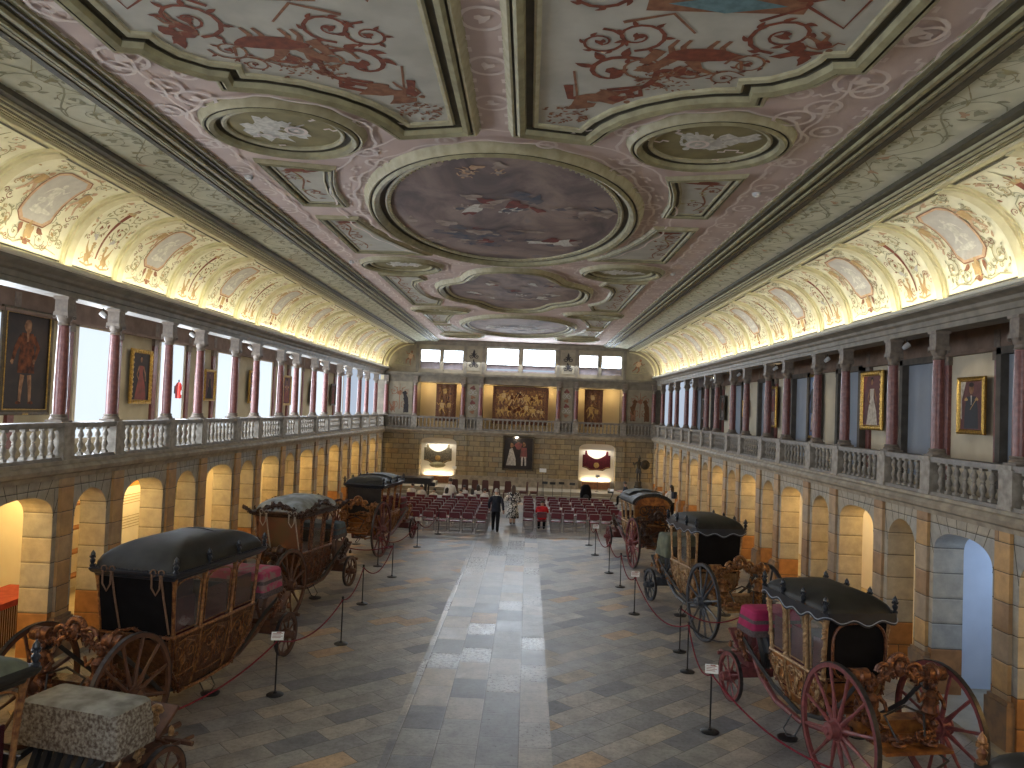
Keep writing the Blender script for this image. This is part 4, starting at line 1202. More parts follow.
def lady_fig(dress='whiteoil'):
    def f(P, w, h):
        a = h*.85; z = h*.06
        P.poly([(-.24*a, z), (.26*a, z), (.20*a, z+.3*a), (.07*a, z+.58*a), (-.07*a, z+.58*a), (-.16*a, z+.3*a)], dress, .002)
        P.poly([(-.07*a, z+.55*a), (.07*a, z+.55*a), (.10*a, z+.75*a), (-.09*a, z+.75*a)], dress, .003)
        P.blob(0, z+.88*a, .045*a, .06*a, 'skinoil', 0, .03, lift=.005); P.blob(0, z+.92*a, .06*a, .06*a, 'figblack', 0, .05, lift=.003)
        P.ribbon([(-.09*a, z+.73*a), (-.17*a, z+.55*a), (-.08*a, z+.44*a)], .05*a, .035*a, 'skinoil', .004); P.ribbon([(.1*a, z+.73*a), (.18*a, z+.58*a), (.2*a, z+.42*a)], .05*a, .035*a, 'skinoil', .004)
    return f
def drape(c='figred', side=1):
    def f(P, w, h): P.poly([(side*w*.2, h*.93), (side*w*.42, h*.93), (side*w*.42, h*.3), (side*w*.34, h*.25), (side*w*.36, h*.6)], c)
    return f
FL, FR = PI/2, -PI/2    # pictures on the left wall look to +x; on the right wall to -x
def lp(y0, y1, z0, z1, **k):
    picture((-10.84, (y0+y1)/2, z0), FL, y1-y0, z1-z0, **k)
def rp(y0, y1, z0, z1, **k):
    picture((10.80, (y0+y1)/2, z0), FR, y1-y0, z1-z0, **k)
lp(16.25, 18.02, 4.55, 6.95, label='tall dark full length portrait of a bewigged gentleman in amber coat, nearest on the left', fr='darkframe', fw=.13, figs=[man_fig('ambercoat', wig='skinoil')], plaque=True, inner=True)
lp(21.68, 22.9, 4.85, 6.45, label='dark portrait of a lady in carved gilt frame, second along the left gallery', fr='goldframe', fw=.12, canvas='canvas', figs=[lady_fig('figred')], carved=True)
lp(26.7, 27.62, 5.0, 6.12, label='small dark portrait in gilt frame, third along the left gallery', fr='goldframe', fw=.09, canvas='redcanvas', figs=[lady_fig('figblack')])
lp(31.0, 32.1, 4.95, 6.3, label='dark portrait in a brown gilt frame, fourth along the left gallery', fr='goldframe', canvas='redcanvas', figs=[man_fig('figblack', full=False)])
lp(35.3, 36.5, 4.9, 6.3, label='dark red portrait, fifth along the left gallery', fr='goldframe', canvas='redcanvas', figs=[man_fig('figred', full=False)])
lp(39.8, 40.8, 4.95, 6.2, label='dark portrait, sixth along the left gallery', fr='darkframe', figs=[man_fig('ambercoat')])
lp(44.0, 45.0, 4.95, 6.2, label='dark portrait, seventh and last along the left gallery', fr='darkframe', canvas='redcanvas', figs=[lady_fig('figred')])
rp(17.42, 18.52, 4.95, 6.28, label='gold framed portrait of an officer in dark uniform, nearest on the right', fw=.11, canvas='redcanvas', figs=[drape('whiteoil', -1), man_fig('navyoil', full=False)])
rp(22.4, 23.85, 4.92, 6.68, label='gold framed portrait of a lady in white satin gown, second on the right gallery', fw=.15, canvas='redcanvas', figs=[drape('figred', -1), lady_fig('whiteoil')], carved=True)
M['bluecanvas'] = cloud_mat('blue_canvas', [(.3, (.05,.08,.16)), (.6, (.10,.15,.27)), (.8, (.2,.24,.3))], 1.6)
rp(27.2, 28.4, 4.5, 6.8, label='tall dark blue picture in pale gold frame, third on the right gallery', fw=.1, canvas='bluecanvas', figs=[man_fig('navyoil')])
rp(31.9, 32.95, 4.8, 6.5, label='dark portrait in a reddish brown frame, fourth on the right gallery', fr='goldframe', canvas='redcanvas', figs=[man_fig('figred')])
rp(36.2, 36.8, 5.2, 6.0, label='small picture in a gilt frame, fifth on the right gallery', fw=.07, canvas='redcanvas', figs=[man_fig('ambercoat', full=False)])
rp(40.3, 41.2, 5.0, 6.3, label='dark brown picture, sixth on the right gallery', fr='darkframe', figs=[man_fig('ambercoat')])
rp(44.6, 45.4, 5.0, 6.2, label='dark picture, seventh and last on the right gallery', fr='darkframe', figs=[lady_fig('figred')])
# double portrait on the end wall
picture((.05, YE-.14, 1.42), 0, 1.92, 2.08, 'large dark framed double portrait of a lady and a gentleman at the end wall centre', fr='darkframe', fw=.09, canvas='canvas',
        figs=[lambda P, w, h: (P.poly([(-.72, .3), (-.12, .3), (-.16, .75), (-.36, 1.35), (-.52, 1.3), (-.6, .9)], 'whiteoil'), P.blob(-.4, 1.52, .11, .15, 'skinoil', lift=.003), P.blob(-.4, 1.6, .14, .12, 'figblack', lift=.001), P.poly([(.12, .8), (.55, .8), (.5, 1.4), (.18, 1.4)], 'figred'), P.blob(.34, 1.58, .1, .14, 'skinoil', lift=.003), P.ribbon([(.25, .85), (.24, .3)], .13, .09, 'whiteoil'), P.ribbon([(.43, .85), (.46, .3)], .13, .09, 'whiteoil'), P.blob(.0, 1.5, .22, .22, 'figred', lift=-.001))], name='double_portrait')
# tapestries
def tapestry(x0, x1, z0, z1, label, n, seed):
    t = empty('tapestry', ((x0+x1)/2, YE+.35, z0), 0, label, 'tapestry')
    w, h = x1-x0, z1-z0
    q = MB(); nx = 24; 
    def wav(x): return .025*math.sin(x*7+seed)
    q.loft([[(-w/2+w*k/nx, wav(k), z) for k in range(nx+1)] for z in (0, h*.5, h)], closed=False, cap=False)
    q.loft([[(-w/2+w*k/nx, .03+wav(k), z) for k in range(nx+1)] for z in (0, h*.5, h)], closed=False, cap=False)
    q.build('border_cloth', M['tapborder'], t)
    q = MB(); bw = .17
    q.loft([[(-w/2+bw+(w-2*bw)*k/nx, -.012+wav(k), z) for k in range(nx+1)] for z in (bw+.05, h*.5, h-bw)], closed=False, cap=False)
    q.build('woven_scene', M['tapestry'], t)
    P = Paint(lambda u, v, l: (u, -.05-l, v), random.Random(seed)); n = n*2+1
    for k in range(n):
        u = (k+.5)/n*(w-.6)-(w-.6)/2
        P.figure(u, h*(.16+.34*(k % 2))+P.r.random()*.2, h*.30*P.r.uniform(.8, 1.25) if n > 4 else h*P.r.uniform(.28, .5), P.r.choice(['goldoil', 'skinoil', 'goldoil', 'ochre']), P.r.choice(['goldoil', 'ambercoat', 'ochre']), P.r.uniform(-.15, .15), P.r.choice((-1, 1)))
    for c, mb in P.mbs.items(): mb.build('woven_figure', M[c], t, smooth=False, kind='stuff')
    q = MB(); q.tube([(-w/2-.03, -.01, h+.01), (w/2+.03, -.01, h+.01)], .02, 6); q.build('hanging_rod', M['darkframe'], t)
tapestry(-5.18, -3.92, 4.25, 6.52, 'narrow brown and gold figured tapestry hanging in the left opening of end wall', 1, 3)
tapestry(-1.66, 1.78, 4.2, 6.52, 'large brown and gold tapestry with a crowd of figures in the central opening', 11, 7)
tapestry(4.02, 5.14, 4.25, 6.52, 'narrow brown and gold figured tapestry hanging in the right opening of end wall', 1, 12)
# harness cloths in the two niches
M['harness'] = mat('olive_brown_harness_cloth', (.09,.075,.05), .7, col2=(.18,.15,.1), scale=12)
M['velvet'] = mat('dark_red_velvet', (.10,.012,.02), .7, col2=(.06,.01,.015), scale=8)
M['woodbench'] = mat('orange_brown_wood', (.34,.15,.06), .5, col2=(.25,.1,.04), scale=8)
def cloth_shape(x, z, mat_, label, hang):
    t = empty('displayed_saddlecloth', (x, YE+.40, z), 0, label, 'saddlecloth')
    top = [(-.85, .62), (-.72, .62), (-.72, .86), (-.60, .88), (-.56, .66)] + [(-.50+1.0*k/10, .60-.22*math.sin(PI*k/10)) for k in range(11)] + [(.56, .66), (.60, .88), (.72, .86), (.72, .62), (.85, .62)]
    bot = [(.86, -.15), (.60, -.20), (.40, -.34), (0, -.44 if hang else -.30), (-.40, -.34), (-.60, -.20), (-.86, -.15)]
    q = MB(); q.prism([(a, 0, b) for a, b in top+bot], (0, .05, 0)); q.build('cloth', M[mat_], t, smooth=False)
    q = MB()
    pts = [(a*.93, -.006, b*.9+.03) for a, b in bot]
    q.tube(pts, .014, 5); q.lathe([(0, 0), (.16, 0), (.17, .02), (.12, .03), (0, .03)], n=14, M=Matrix.Translation((0, .0, .0)) @ Matrix.Rotation(PI/2, 4, 'X'))
    q.build('embroidery', M['goldoil'], t)
    if hang:
        q = MB(); q.blob((0, .0, -.42), (.52, .05, .2)); q.build('fringe', M['olivep'], t)
cloth_shape(-4.92, 1.95, 'harness', 'olive brown embroidered saddle cloth displayed in the left niche', True)
cloth_shape(4.88, 1.9, 'velvet', 'dark red velvet saddle cloth displayed in the right niche', False)
for s, nm in ((-1, 'left'), (1, 'right')):
    t = empty('low_bench', (s*4.88-(.15 if s < 0 else 0), YE+.42, .45), 0, 'low orange brown wooden plinth at the foot of the %s niche' % nm, 'plinth')
    q = MB(); q.box((-.85, -.22, .05), (.85, .2, .36)); q.build('body', M['woodbench'], t, smooth=False)
    q = MB(); q.box((-.88, -.25, .36), (.88, .22, .40)); q.box((-.82, -.2, 0), (.82, .18, .05)); q.build('top_board', M['woodbench'], t, smooth=False)
# ================================================================= coaches
M['woodred'] = mat('dark_red_painted_wood', (.16,.045,.045), .42, col2=(.10,.03,.03), scale=9)
M['woodbrown'] = mat('dark_brown_wood', (.13,.055,.032), .4, col2=(.075,.032,.02), scale=9)
M['wheelred'] = mat('worn_red_paint', (.235,.06,.065), .42, col2=(.14,.04,.04), scale=12)
M['wheelgrey'] = mat('slate_grey_paint', (.062,.072,.09), .4, col2=(.035,.04,.05), scale=12)
M['iron'] = mat('iron_tyre', (.07,.065,.07), .4, .6, col2=(.04,.035,.035), scale=12)
M['giltcarve'] = mat('gilded_carving', (.38,.19,.07), .34, .45, col2=(.14,.05,.025), scale=16, bump=.4)
M['browncarve'] = mat('brown_carving', (.25,.10,.045), .33, .45, col2=(.07,.028,.02), scale=18, bump=.4)
M['palegilt'] = mat('pale_gilt_carving', (.47,.31,.16), .4, .4, col2=(.24,.13,.06), scale=16, bump=.4)
M['darkcarve'] = mat('dark_brown_carving', (.085,.04,.025), .38, .2, col2=(.03,.017,.012), scale=18, bump=.4)
M['orangepanel'] = mat('worn_orange_gilt_panel', (.44,.185,.05), .38, .3, col2=(.17,.06,.025), scale=7, detail=8, bump=.2)
M['brownpanel'] = mat('carved_brown_panel', (.17,.07,.03), .38, .25, col2=(.065,.027,.015), scale=12, detail=8, bump=.8, bscale=26)
M['leather'] = mat('black_leather', (.016,.016,.018), .42, col2=(.028,.028,.03), scale=5, bump=.15)
M['blackcloth'] = mat('black_cloth', (.010,.009,.010), .9, scale=5, spec=.1)
M['roofblack'] = mat('faded_black_roof', (.020,.019,.017), .5, spec=.25, col2=(.034,.032,.028), scale=4, detail=7)
M['roofblue'] = mat('black_lacquer', (.022,.026,.036), .3, scale=6)
M['roofcover'] = mat('pale_blue_grey_cover', (.36,.40,.42), .8, col2=(.19,.20,.19), scale=3.5, detail=7)
M['olivecloth'] = mat('olive_grey_velvet', (.15,.165,.12), .8, col2=(.10,.11,.085), scale=6)
M['pinkcloth'] = mat('crimson_velvet', (.42,.03,.12), .75, col2=(.28,.02,.075), scale=5)
M['pinkworn'] = mat('worn_crimson_velvet', (.42,.07,.14), .8, col2=(.30,.2,.2), scale=6, detail=7, lo=.42, hi=.52)
M['fringe'] = mat('grey_fringe', (.15,.12,.12), .9, col2=(.08,.06,.065), scale=30)
M['greycloth'] = mat('worn_silver_brocade', (.36,.36,.33), .85, col2=(.20,.19,.165), scale=5, detail=9, bump=.3)
M['greyside'] = mat('shredded_brocade', (.36,.33,.28), .9, col2=(.12,.09,.07), scale=26, detail=12, lo=.38, hi=.64, bump=.6)
M['slatecloth'] = mat('slate_blue_cloth', (.11,.15,.175), .8, col2=(.06,.08,.095), scale=6)
M['redcloth'] = mat('dark_wine_cloth', (.15,.02,.035), .7, col2=(.09,.015,.02), scale=6)
M['purpleseat'] = mat('plum_lining', (.085,.018,.028), .8, col2=(.055,.012,.02), scale=6)
M['blueseat'] = mat('blue_lining', (.04,.11,.22), .8, col2=(.03,.07,.14), scale=6)
M['paintred'] = mat('painted_red_panel', (.20,.06,.035), .4, col2=(.12,.075,.04), scale=2.5, detail=6)
M['cord'] = mat('pale_cord', (.42,.38,.33), .8, col2=(.3,.27,.22), scale=30)
M['cordbrown'] = mat('brown_cord', (.20,.12,.08), .8, scale=30)
M['bluetrim'] = mat('pale_blue_trim', (.33,.38,.46), .6, scale=9)
def glass_mat():
    m, nt, b = new_mat('coach_glass')
    tr = nt.nodes.new('ShaderNodeBsdfTransparent'); gl = nt.nodes.new('ShaderNodeBsdfGlossy'); gl.inputs['Roughness'].default_value = .05
    fr = nt.nodes.new('ShaderNodeFresnel'); fr.inputs['IOR'].default_value = 1.45
    tr.inputs['Color'].default_value = (.78, .76, .74, 1)
    mx = nt.nodes.new('ShaderNodeMixShader'); out = nt.nodes['Material Output']
    nt.links.new(math_(nt, 'MULTIPLY', fr.outputs[0], .2), mx.inputs[0]); nt.links.new(tr.outputs[0], mx.inputs[1]); nt.links.new(gl.outputs[0], mx.inputs[2])
    nt.links.new(mx.outputs[0], out.inputs['Surface']); return m
M['glass'] = glass_mat()

def carve(mb, path, r, n, rg, curl=True):
    """leafy carved work along a path"""
    P = [Vector(p) for p in path]; L = [0]
    for a, b in zip(P, P[1:]): L.append(L[-1]+(b-a).length)
    mb.tube(P, r*.42, 7)
    for k in range(n):
        t = (k+.5)/n*L[-1]; i = max(j for j in range(len(L)-1) if L[j] <= t)
        q = P[i].lerp(P[i+1], (t-L[i])/max(1e-6, L[i+1]-L[i]))
        q = q + Vector((rg.uniform(-1,1), rg.uniform(-1,1), rg.uniform(-1,1)))*r*.55
        s = r*rg.uniform(.2, .46)
        mb.blob(q, (s*1.5, s, s*.7), rot=(rg.random()*6, rg.random()*6, rg.random()*6), n=6, m=4)
        d_ = Vector((rg.uniform(-1,1), rg.uniform(-1,1), rg.uniform(-.6,1))).normalized()
        mb.blob(q+d_*r*.5, (r*.42, r*.20, r*.07), rot=(rg.random()*6, rg.random()*6, rg.random()*6), n=6, m=3)
        if curl and k % 2 == 0: volute(mb, q, r*rg.uniform(.4, .8), rg.random()*6, rg.choice((-1, 1)), rg.choice('xyz'), r*.16)
def volute(mb, c, r, a0, sg, axis, w, turns=1.3):
    pts = []
    for i in range(13):
        t = i/12; a = a0+sg*t*turns*2*PI; q = r*(1-t*.8)
        u, v = q*math.cos(a), q*math.sin(a)
        d = {'x': (0, u, v), 'y': (u, 0, v), 'z': (u, v, 0)}[axis]
        pts.append(Vector(c)+Vector(d))
    mb.tube(pts, [w*(1-.4*i/12) for i in range(13)], 6)
def figure_carve(mb, base, h, rg, lean=(0, 0)):
    """carved figure: head, torso, arms, leafy skirt"""
    b = Vector(base); f = lambda x, y, z: b+Vector((x*h+lean[0]*z*h, y*h+lean[1]*z*h, z*h))
    mb.blob(f(0, 0, .92), (.07*h, .08*h, .10*h), n=8, m=6); mb.blob(f(0, -.08, .9), (.03*h, .04*h, .03*h), n=5, m=3)
    for k in range(6): mb.blob(f(.09*math.cos(k), .06*math.sin(k), 1.0), .05*h, n=5, m=3)
    mb.tube([f(0, 0, .82), f(0, 0, .7), f(0, 0, .5), f(0, 0, .38)], [.06*h, .17*h, .12*h, .16*h], 8)
    mb.tube([f(.15, 0, .74), f(.27, -.06, .6), f(.20, -.2, .5)], [.06*h, .05*h, .035*h], 6)
    mb.tube([f(-.15, 0, .74), f(-.28, -.04, .62), f(-.36, -.02, .8)], [.06*h, .05*h, .035*h], 6)
    for k in range(9):
        a = k*.7; mb.blob(f(.13*math.cos(a), .13*math.sin(a), .3-.02*k), (.09*h, .06*h, .12*h), rot=(rg.random(), rg.random(), a), n=6, m=4)
    mb.tube([f(0, 0, .35), f(0, .04, .15), f(.05, -.04, 0)], [.15*h, .1*h, .06*h], 7)

def make_wheel(name, parent, loc, D, nsp, mp, rng_, hubm=None, dish=1, w=.055):
    """wheel lying in the YZ plane, axis x"""
    r = D/2
    o = empty(name, loc); o.parent = parent; KIDS.setdefault(parent.name, []).append(o)
    # rim, tyre, hub, spokes
    q = MB(); rings = []
    for k in range(41):
        a = 2*PI*k/40; ca, sa = math.cos(a), math.sin(a)
        rings.append([(x, d*ca, d*sa) for x, d in ((-w/2, r-.075), (w/2, r-.075), (w/2*1.05, r-.05), (w/2, r-.012), (-w/2, r-.012), (-w/2*1.05, r-.05))])
    q.loft(rings, cap=False)
    rim = q.build('rim', mp, o)
    q = MB(); rings = []
    for k in range(41):
        a = 2*PI*k/40; ca, sa = math.cos(a), math.sin(a)
        rings.append([(x, d*ca, d*sa) for x, d in ((-w/2-.004, r-.014), (w/2+.004, r-.014), (w/2+.004, r), (-w/2-.004, r))])
    q.loft(rings, cap=False); q.build('tyre', M['iron'], o)
    q = MB(); MX = Matrix.Rotation(PI/2, 4, 'Y')
    s = .75 if D < 1.2 else 1.0
    q.lathe([(0, -.13), (.085*s, -.13), (.10*s, -.1), (.11*s, -.05), (.15*s, -.045), (.155*s, .045), (.12*s, .05), (.10*s, .13), (.115*s, .14), (.11*s, .16), (.06*s, .175), (.05*s, .2), (0, .2)], n=18, M=MX if dish > 0 else Matrix.Rotation(-PI/2, 4, 'Y'))
    q.build('hub', mp, o)
    for k in range(nsp):
        a = 2*PI*(k+.5)/nsp; d = Vector((0, math.cos(a), math.sin(a)))
        q = MB(); q.tube([d*.10*s+Vector((dish*.015, 0, 0)), d*(r*.3)+Vector((dish*.012, 0, 0)), d*(r*.55), d*(r*.8), d*(r-.07)], [.03*s, .034*s, .021*s, .025*s, .021*s], 7)
        q.build('spoke', mp, o)
    return o
def rrect(hw, y0, y1, z, c=.06, n=3):
    pts = []
    for (cx, cy_, a0) in ((hw-c, y1-c, 0), (-hw+c, y1-c, 90), (-hw+c, y0+c, 180), (hw-c, y0+c, 270)):
        for k in range(n+1):
            a = R(a0+90*k/n); pts.append((cx+c*math.cos(a), cy_+c*math.sin(a), z))
    return pts

def coach(loc, heading, label, p):
    """local frame: +y is the direction of travel, rear axle at the origin"""
    g = lambda k, d=None: p.get(k, d)
    root = empty(g('name', 'state_coach'), loc, -R(heading), label, 'coach', 'historic coaches on display')
    rg = random.Random(p['seed'])
    D, d, wb, tr, tf = g('D', 1.75), g('d', .86), p['wb'], g('tr', .80), g('tf', .66)
    f0, f1, hr, hw, zb = p['f0'], p['f1'], p['hr'], p['hw'], g('zb', .5)
    zw = g('zw', 1.32); cm = M[g('carve', 'browncarve')]; um = M[g('under', 'woodbrown')]; wm = M[g('wheel', 'woodbrown')]
    bm_ = M[g('panel', 'brownpanel')]; pm = M[g('post', 'giltcarve')]
    for sx, sd in ((-1, 'left'), (1, 'right')):
        make_wheel('rear_wheel', root, (sx*tr, 0, D/2), D, g('nsp', 12), wm, rg, dish=sx)
        make_wheel('front_wheel', root, (sx*tf, wb, d/2), d, 8, wm, rg, dish=sx)
    # ---- running gear
    q = MB()
    q.tube([(-tr+.1, 0, D/2), (tr-.1, 0, D/2)], .045, 10); q.build('rear_axle', M['iron'], root)
    q = MB(); q.tube([(-tf+.1, wb, d/2), (tf-.1, wb, d/2)], .04, 10); q.build('front_axle', M['iron'], root)
    q = MB(); q.box((-tr+.2, -.13, D/2-.02), (tr-.2, .13, D/2+.16)); q.box((-tr+.35, -.4, D/2-.1), (tr-.35, -.1, D/2-.02)); q.box((-.5, -.62, D/2-.1), (.5, -.4, D/2-.06)); q.build('rear_transom', bm_, root, smooth=False)
    q = MB(); q.box((-tf+.16, wb-.1, d/2), (tf-.16, wb+.1, d/2+.18)); q.lathe([(0, 0), (.36, 0), (.36, .05), (0, .05)], c=(0, wb, d/2+.18), n=20); q.box((-.45, wb-.28, d/2+.23), (.45, wb+.28, d/2+.33)); q.build('front_transom', um, root, smooth=False)
    zf = d/2+.30
    for sx in (-1, 1):
        x = sx*g('perchx', .34)
        q = MB()
        pth = [(x, -.1, D/2+.12), (x, .25, D/2), (x*1.1, f0+.1, .52), (x*1.1, (f0+f1)/2, .36), (x*1.1, f1-.1, .40), (x, (f1+wb)/2, .62), (x, wb-.25, zf+.16), (x, wb+.2, zf+.12)]
        q.tube(pth, [.06, .055, .05, .05, .05, .055, .06, .05], 8)
        q.build('perch_beam', um, root)
        q = MB(); carve(q, [(x, wb-.75, .62), (x, wb-.4, zf+.05), (x*1.05, wb-.1, zf+.24), (x*1.1, wb+.2, zf+.16)], .08, 16, rg); q.build('perch_carving', cm, root)
        # leather braces
        q = MB(); q.tube([(sx*.5, -.05, D/2+.68), (sx*.5, f0*.5, D/2+.22), (sx*.45, f0+.2, zb+.12), (sx*.42, (f0+f1)/2, zb-.04)], .035, 6, flat=.5); q.build('leather_brace', M['leather'], root)
        q = MB(); q.tube([(sx*.48, wb-.12, 1.15), (sx*.48, (f1+wb)/2, .95), (sx*.45, f1-.15, zb+.12), (sx*.42, (f0+f1)/2, zb-.04)], .045, 6, flat=.5); q.build('leather_brace', M['leather'], root)
        q = MB(); q.torus((sx*.5, -.08, D/2+.68), .1, .035, 'x', 14, 6); q.build('brace_scroll', M['leather'], root)
        # iron brace and step
        q = MB(); q.tube([(sx*.44, (f0+f1)/2-.16, .42), (sx*.58, (f0+f1)/2-.16, .2), (sx*.6, (f0+f1)/2, .14), (sx*.58, (f0+f1)/2+.16, .2), (sx*.44, (f0+f1)/2+.16, .42)], .012, 6)
        q.lathe([(0, .1), (.15, .1), (.16, .125), (0, .14)], c=(sx*.6, (f0+f1)/2, 0), n=14); q.build('step', M['black'], root)
    # ---- rear standard with carved figures
    zt = g('zt', D/2+.80)
    for sx in (-1, 1):
        q = MB()
        carve(q, [(sx*.52, -.08, D/2+.1), (sx*.58, -.12, D/2+.3), (sx*.52, -.16, zt-.1)], .10, 14, rg)
        figure_carve(q, (sx*.40, -.2, D/2+.05), .66, rg, (sx*.12, -.05))
        volute(q, (sx*.58, -.12, zt-.02), .13, 0, sx, 'x', .045); q.tube([(sx*.45, -.12, zt-.02), (sx*.72, -.12, zt-.02)], .10, 12)
        q.tube([(sx*.42, -.1, zt-.02), (sx*.75, -.1, zt-.02)], .055, 10)
        volute(q, (sx*.3, -.28, D/2+.0), .15, 1, -sx, 'y', .035); volute(q, (sx*.25, -.5, D/2-.0), .12, 2, sx, 'z', .03)
        q.build('rear_standard', cm, root)
    q = MB()
    carve(q, [(-.55, -.12, zt-.05), (-.3, -.14, zt-.10), (-.12, -.15, zt+.03), (0, -.15, zt+.06), (.12, -.15, zt+.03), (.3, -.14, zt-.10), (.55, -.12, zt-.05)], .10, 34, rg)
    q.blob((0, -.17, zt+.08), (.085, .10, .12), n=10, m=8); q.blob((0, -.29, zt+.09), (.03, .05, .03)); 
    for k in range(11): a = PI*k/10; q.blob((.13*math.cos(a), -.16, zt+.12+.13*math.sin(a)), .05, n=6, m=4)
    for sx in (-1, 1): volute(q, (sx*.22, -.16, zt+.04), .12, 0 if sx > 0 else PI, sx, 'y', .035); q.blob((sx*.05, -.27, zt+.13), .02)
    q.build('carved_crest', cm, root)
    q = MB(); carve(q, [(-.5, -.25, D/2-.02), (-.2, -.42, D/2+.03), (.2, -.42, D/2+.03), (.5, -.25, D/2-.02)], .085, 26, rg); q.build('transom_carving', cm, root)
    q = MB(); q.tube([(-.2, -.45, D/2), (-.3, -.3, D/2+.3), (0, -.3, D/2+.42), (.3, -.3, D/2+.3), (.2, -.45, D/2)], .018, 6); q.tube([(.25, -.45, D/2-.05), (.35, -.7, D/2-.15), (.1, -.8, D/2-.2)], .018, 6); q.build('iron_stay', M['iron'], root)
    # ---- body: lower part
    fm = (f0+f1)/2
    def hwz(z):
        s = min(1, max(0, (z-zb)/(zw-zb))); 
        if z > zw: return hw*(.93+.07*(z-zw)/(hr-zw))
        return hw*(.66+.27*math.sin(s*PI/2))
    def y0z(z):
        if z > zw: return f0+.10*(1-(z-zw)/(hr-zw))
        s = (z-zb)/(zw-zb); return f0+.10+.46*(1-s)**1.7
    def y1z(z):
        if z > zw: return f1-.08*(1-(z-zw)/(hr-zw))
        s = (z-zb)/(zw-zb); return f1-.08-.46*(1-s)**1.7
    q = MB(); zs = [zb, zb+.05, zb+.14, zb+.28, zb+.45, (zb+.45+zw)/2, zw]
    q.loft([rrect(hwz(z)-(.05 if k == 0 else 0), y0z(z)+(.05 if k == 0 else 0), y1z(z)-(.05 if k == 0 else 0), z) for k, z in enumerate(zs)])
    q.build('lower_body', bm_, root)
    q = MB()
    # mouldings: waist rail, sill, edges
    def sidepath(sx, pts, off=.012): return [(sx*(hwz(z)+off), y, z) for y, z in pts]
    q.tube([(x, y, z) for x, y, z in rrect(hwz(zw)+.015, y0z(zw)-.015, y1z(zw)+.015, zw)] + [rrect(hwz(zw)+.015, y0z(zw)-.015, y1z(zw)+.015, zw)[0]], .028, 6)
    for sx in (-1, 1):
        for off in (0, .0):
            edge0 = [(y0z(z)+.02, z) for z in zs]; edge1 = [(y1z(z)-.02, z) for z in zs]
            q.tube(sidepath(sx, edge0), .026, 6); q.tube(sidepath(sx, edge1), .026, 6)
        q.tube(sidepath(sx, [(y0z(zb)+.05, zb+.02), (fm, zb-.02), (y1z(zb)-.05, zb+.02)]), .03, 6)
        L3 = (f1-f0)/3
        for yy in (f0+L3*.98, f0+L3*2.02):
            q.tube(sidepath(sx, [(yy, z) for z in zs[1:]]), .02, 6)
        # inner panel mouldings
        for (a, b) in ((f0+.2, f0+L3*.98-.07), (f0+L3*.98+.07, f0+L3*2.02-.07), (f0+L3*2.02+.07, f1-.2)):
            zlo = zb+.22; zhi = zw-.12
            if a < f0+.25: zlo += .14
            if b > f1-.25: zlo += .14
            q.tube(sidepath(sx, [(a, zlo), (a, zhi), ((a+b)/2, zhi+.05), (b, zhi), (b, zlo), ((a+b)/2, zlo-.03), (a, zlo)], .015), .011, 5)
    for yy, yf in ((-1, y0z), (1, y1z)):
        for x in (-1, 1): q.tube([(x*(hwz(z)-.04), yf(z)+yy*.012, z) for z in zs], .022, 6)
    q.build('body_moulding', pm, root)
    n_c = g('ncarve', 40)
    for sx in (-1, 1):
        q = MB()
        carve(q, sidepath(sx, [(y0z(zb)+.02, zb+.03), (y0z(zb+.2), zb+.2), (f0+.14, zb+.5), (f0+.1, zw-.02)], .02), .055, n_c//2, rg)
        q.build('corner_carving', cm, root); q = MB()
        carve(q, sidepath(sx, [(y1z(zb)-.02, zb+.03), (y1z(zb+.2), zb+.2), (f1-.14, zb+.5), (f1-.1, zw-.02)], .02), .055, n_c//2, rg)
        q.build('corner_carving', cm, root); q = MB()
        for k in range(n_c//2):
            z = rg.uniform(zb+.15, zw-.1); y = rg.uniform(y0z(z)+.1, y1z(z)-.1); s = rg.uniform(.015, .04)
            q.blob((sx*(hwz(z)+.005), y, z), (.018, s*1.3, s), rot=(rg.random()*3, 0, 0), n=6, m=3)
        q.build('panel_carving', cm, root, kind='stuff')
        L3_ = (f1-f0)/3; zc = (zb+zw)/2+.08
        for kk in range(3):
            q = MB(); yc = f0+L3_*(kk+.5)
            for sg in (-1, 1):
                volute(q, (sx*(hwz(zc+.12)+.012), yc+sg*L3_*.2, zc+.12), L3_*.17, 0 if sg > 0 else PI, sg, 'x', .012, 1.6)
                volute(q, (sx*(hwz(zc-.14)+.012), yc+sg*L3_*.16, zc-.14), L3_*.13, PI/2, -sg, 'x', .010, 1.5)
                q.tube([(sx*(hwz(zw-.1)+.012), yc, zw-.1), (sx*(hwz(zw-.16)+.012), yc+sg*L3_*.3, zw-.18)], .009, 5)
            q.blob((sx*(hwz(zc)+.01), yc, zc), (.02, L3_*.09, .09), n=8, m=5); q.tube([(sx*(hwz(z)+.012), yc, z) for z in (zc-.28, zc, zw-.08)], .010, 5)
            q.build('panel_scrollwork', pm, root)
    q = MB(); carve(q, [(-hw*.9, f0+.06, zw), (-hw*.5, f0+.03, zw+.02), (-.2, f0+.0, zw+.07), (0, f0, zw+.12), (.2, f0+.0, zw+.07), (hw*.5, f0+.03, zw+.02), (hw*.9, f0+.06, zw)], .055, n_c//2, rg, g('curls', True)); q.build('waist_carving', cm, root); q = MB()
    carve(q, [(-hw*.7, f0+.15, zb+.5), (-.2, f0+.12, zb+.35), (.2, f0+.12, zb+.35), (hw*.7, f0+.15, zb+.5)], .06, n_c//2, rg); q.build('rear_carving', cm, root); q = MB()
    carve(q, [(-hw*.6, f0+.4, zb+.05), (0, f0+.34, zb-.05), (hw*.6, f0+.4, zb+.05)], .06, n_c//3, rg)
    q.build('underside_carving', cm, root)
    # ---- window storey
    L3 = (f1-f0)/3
    postm = pm
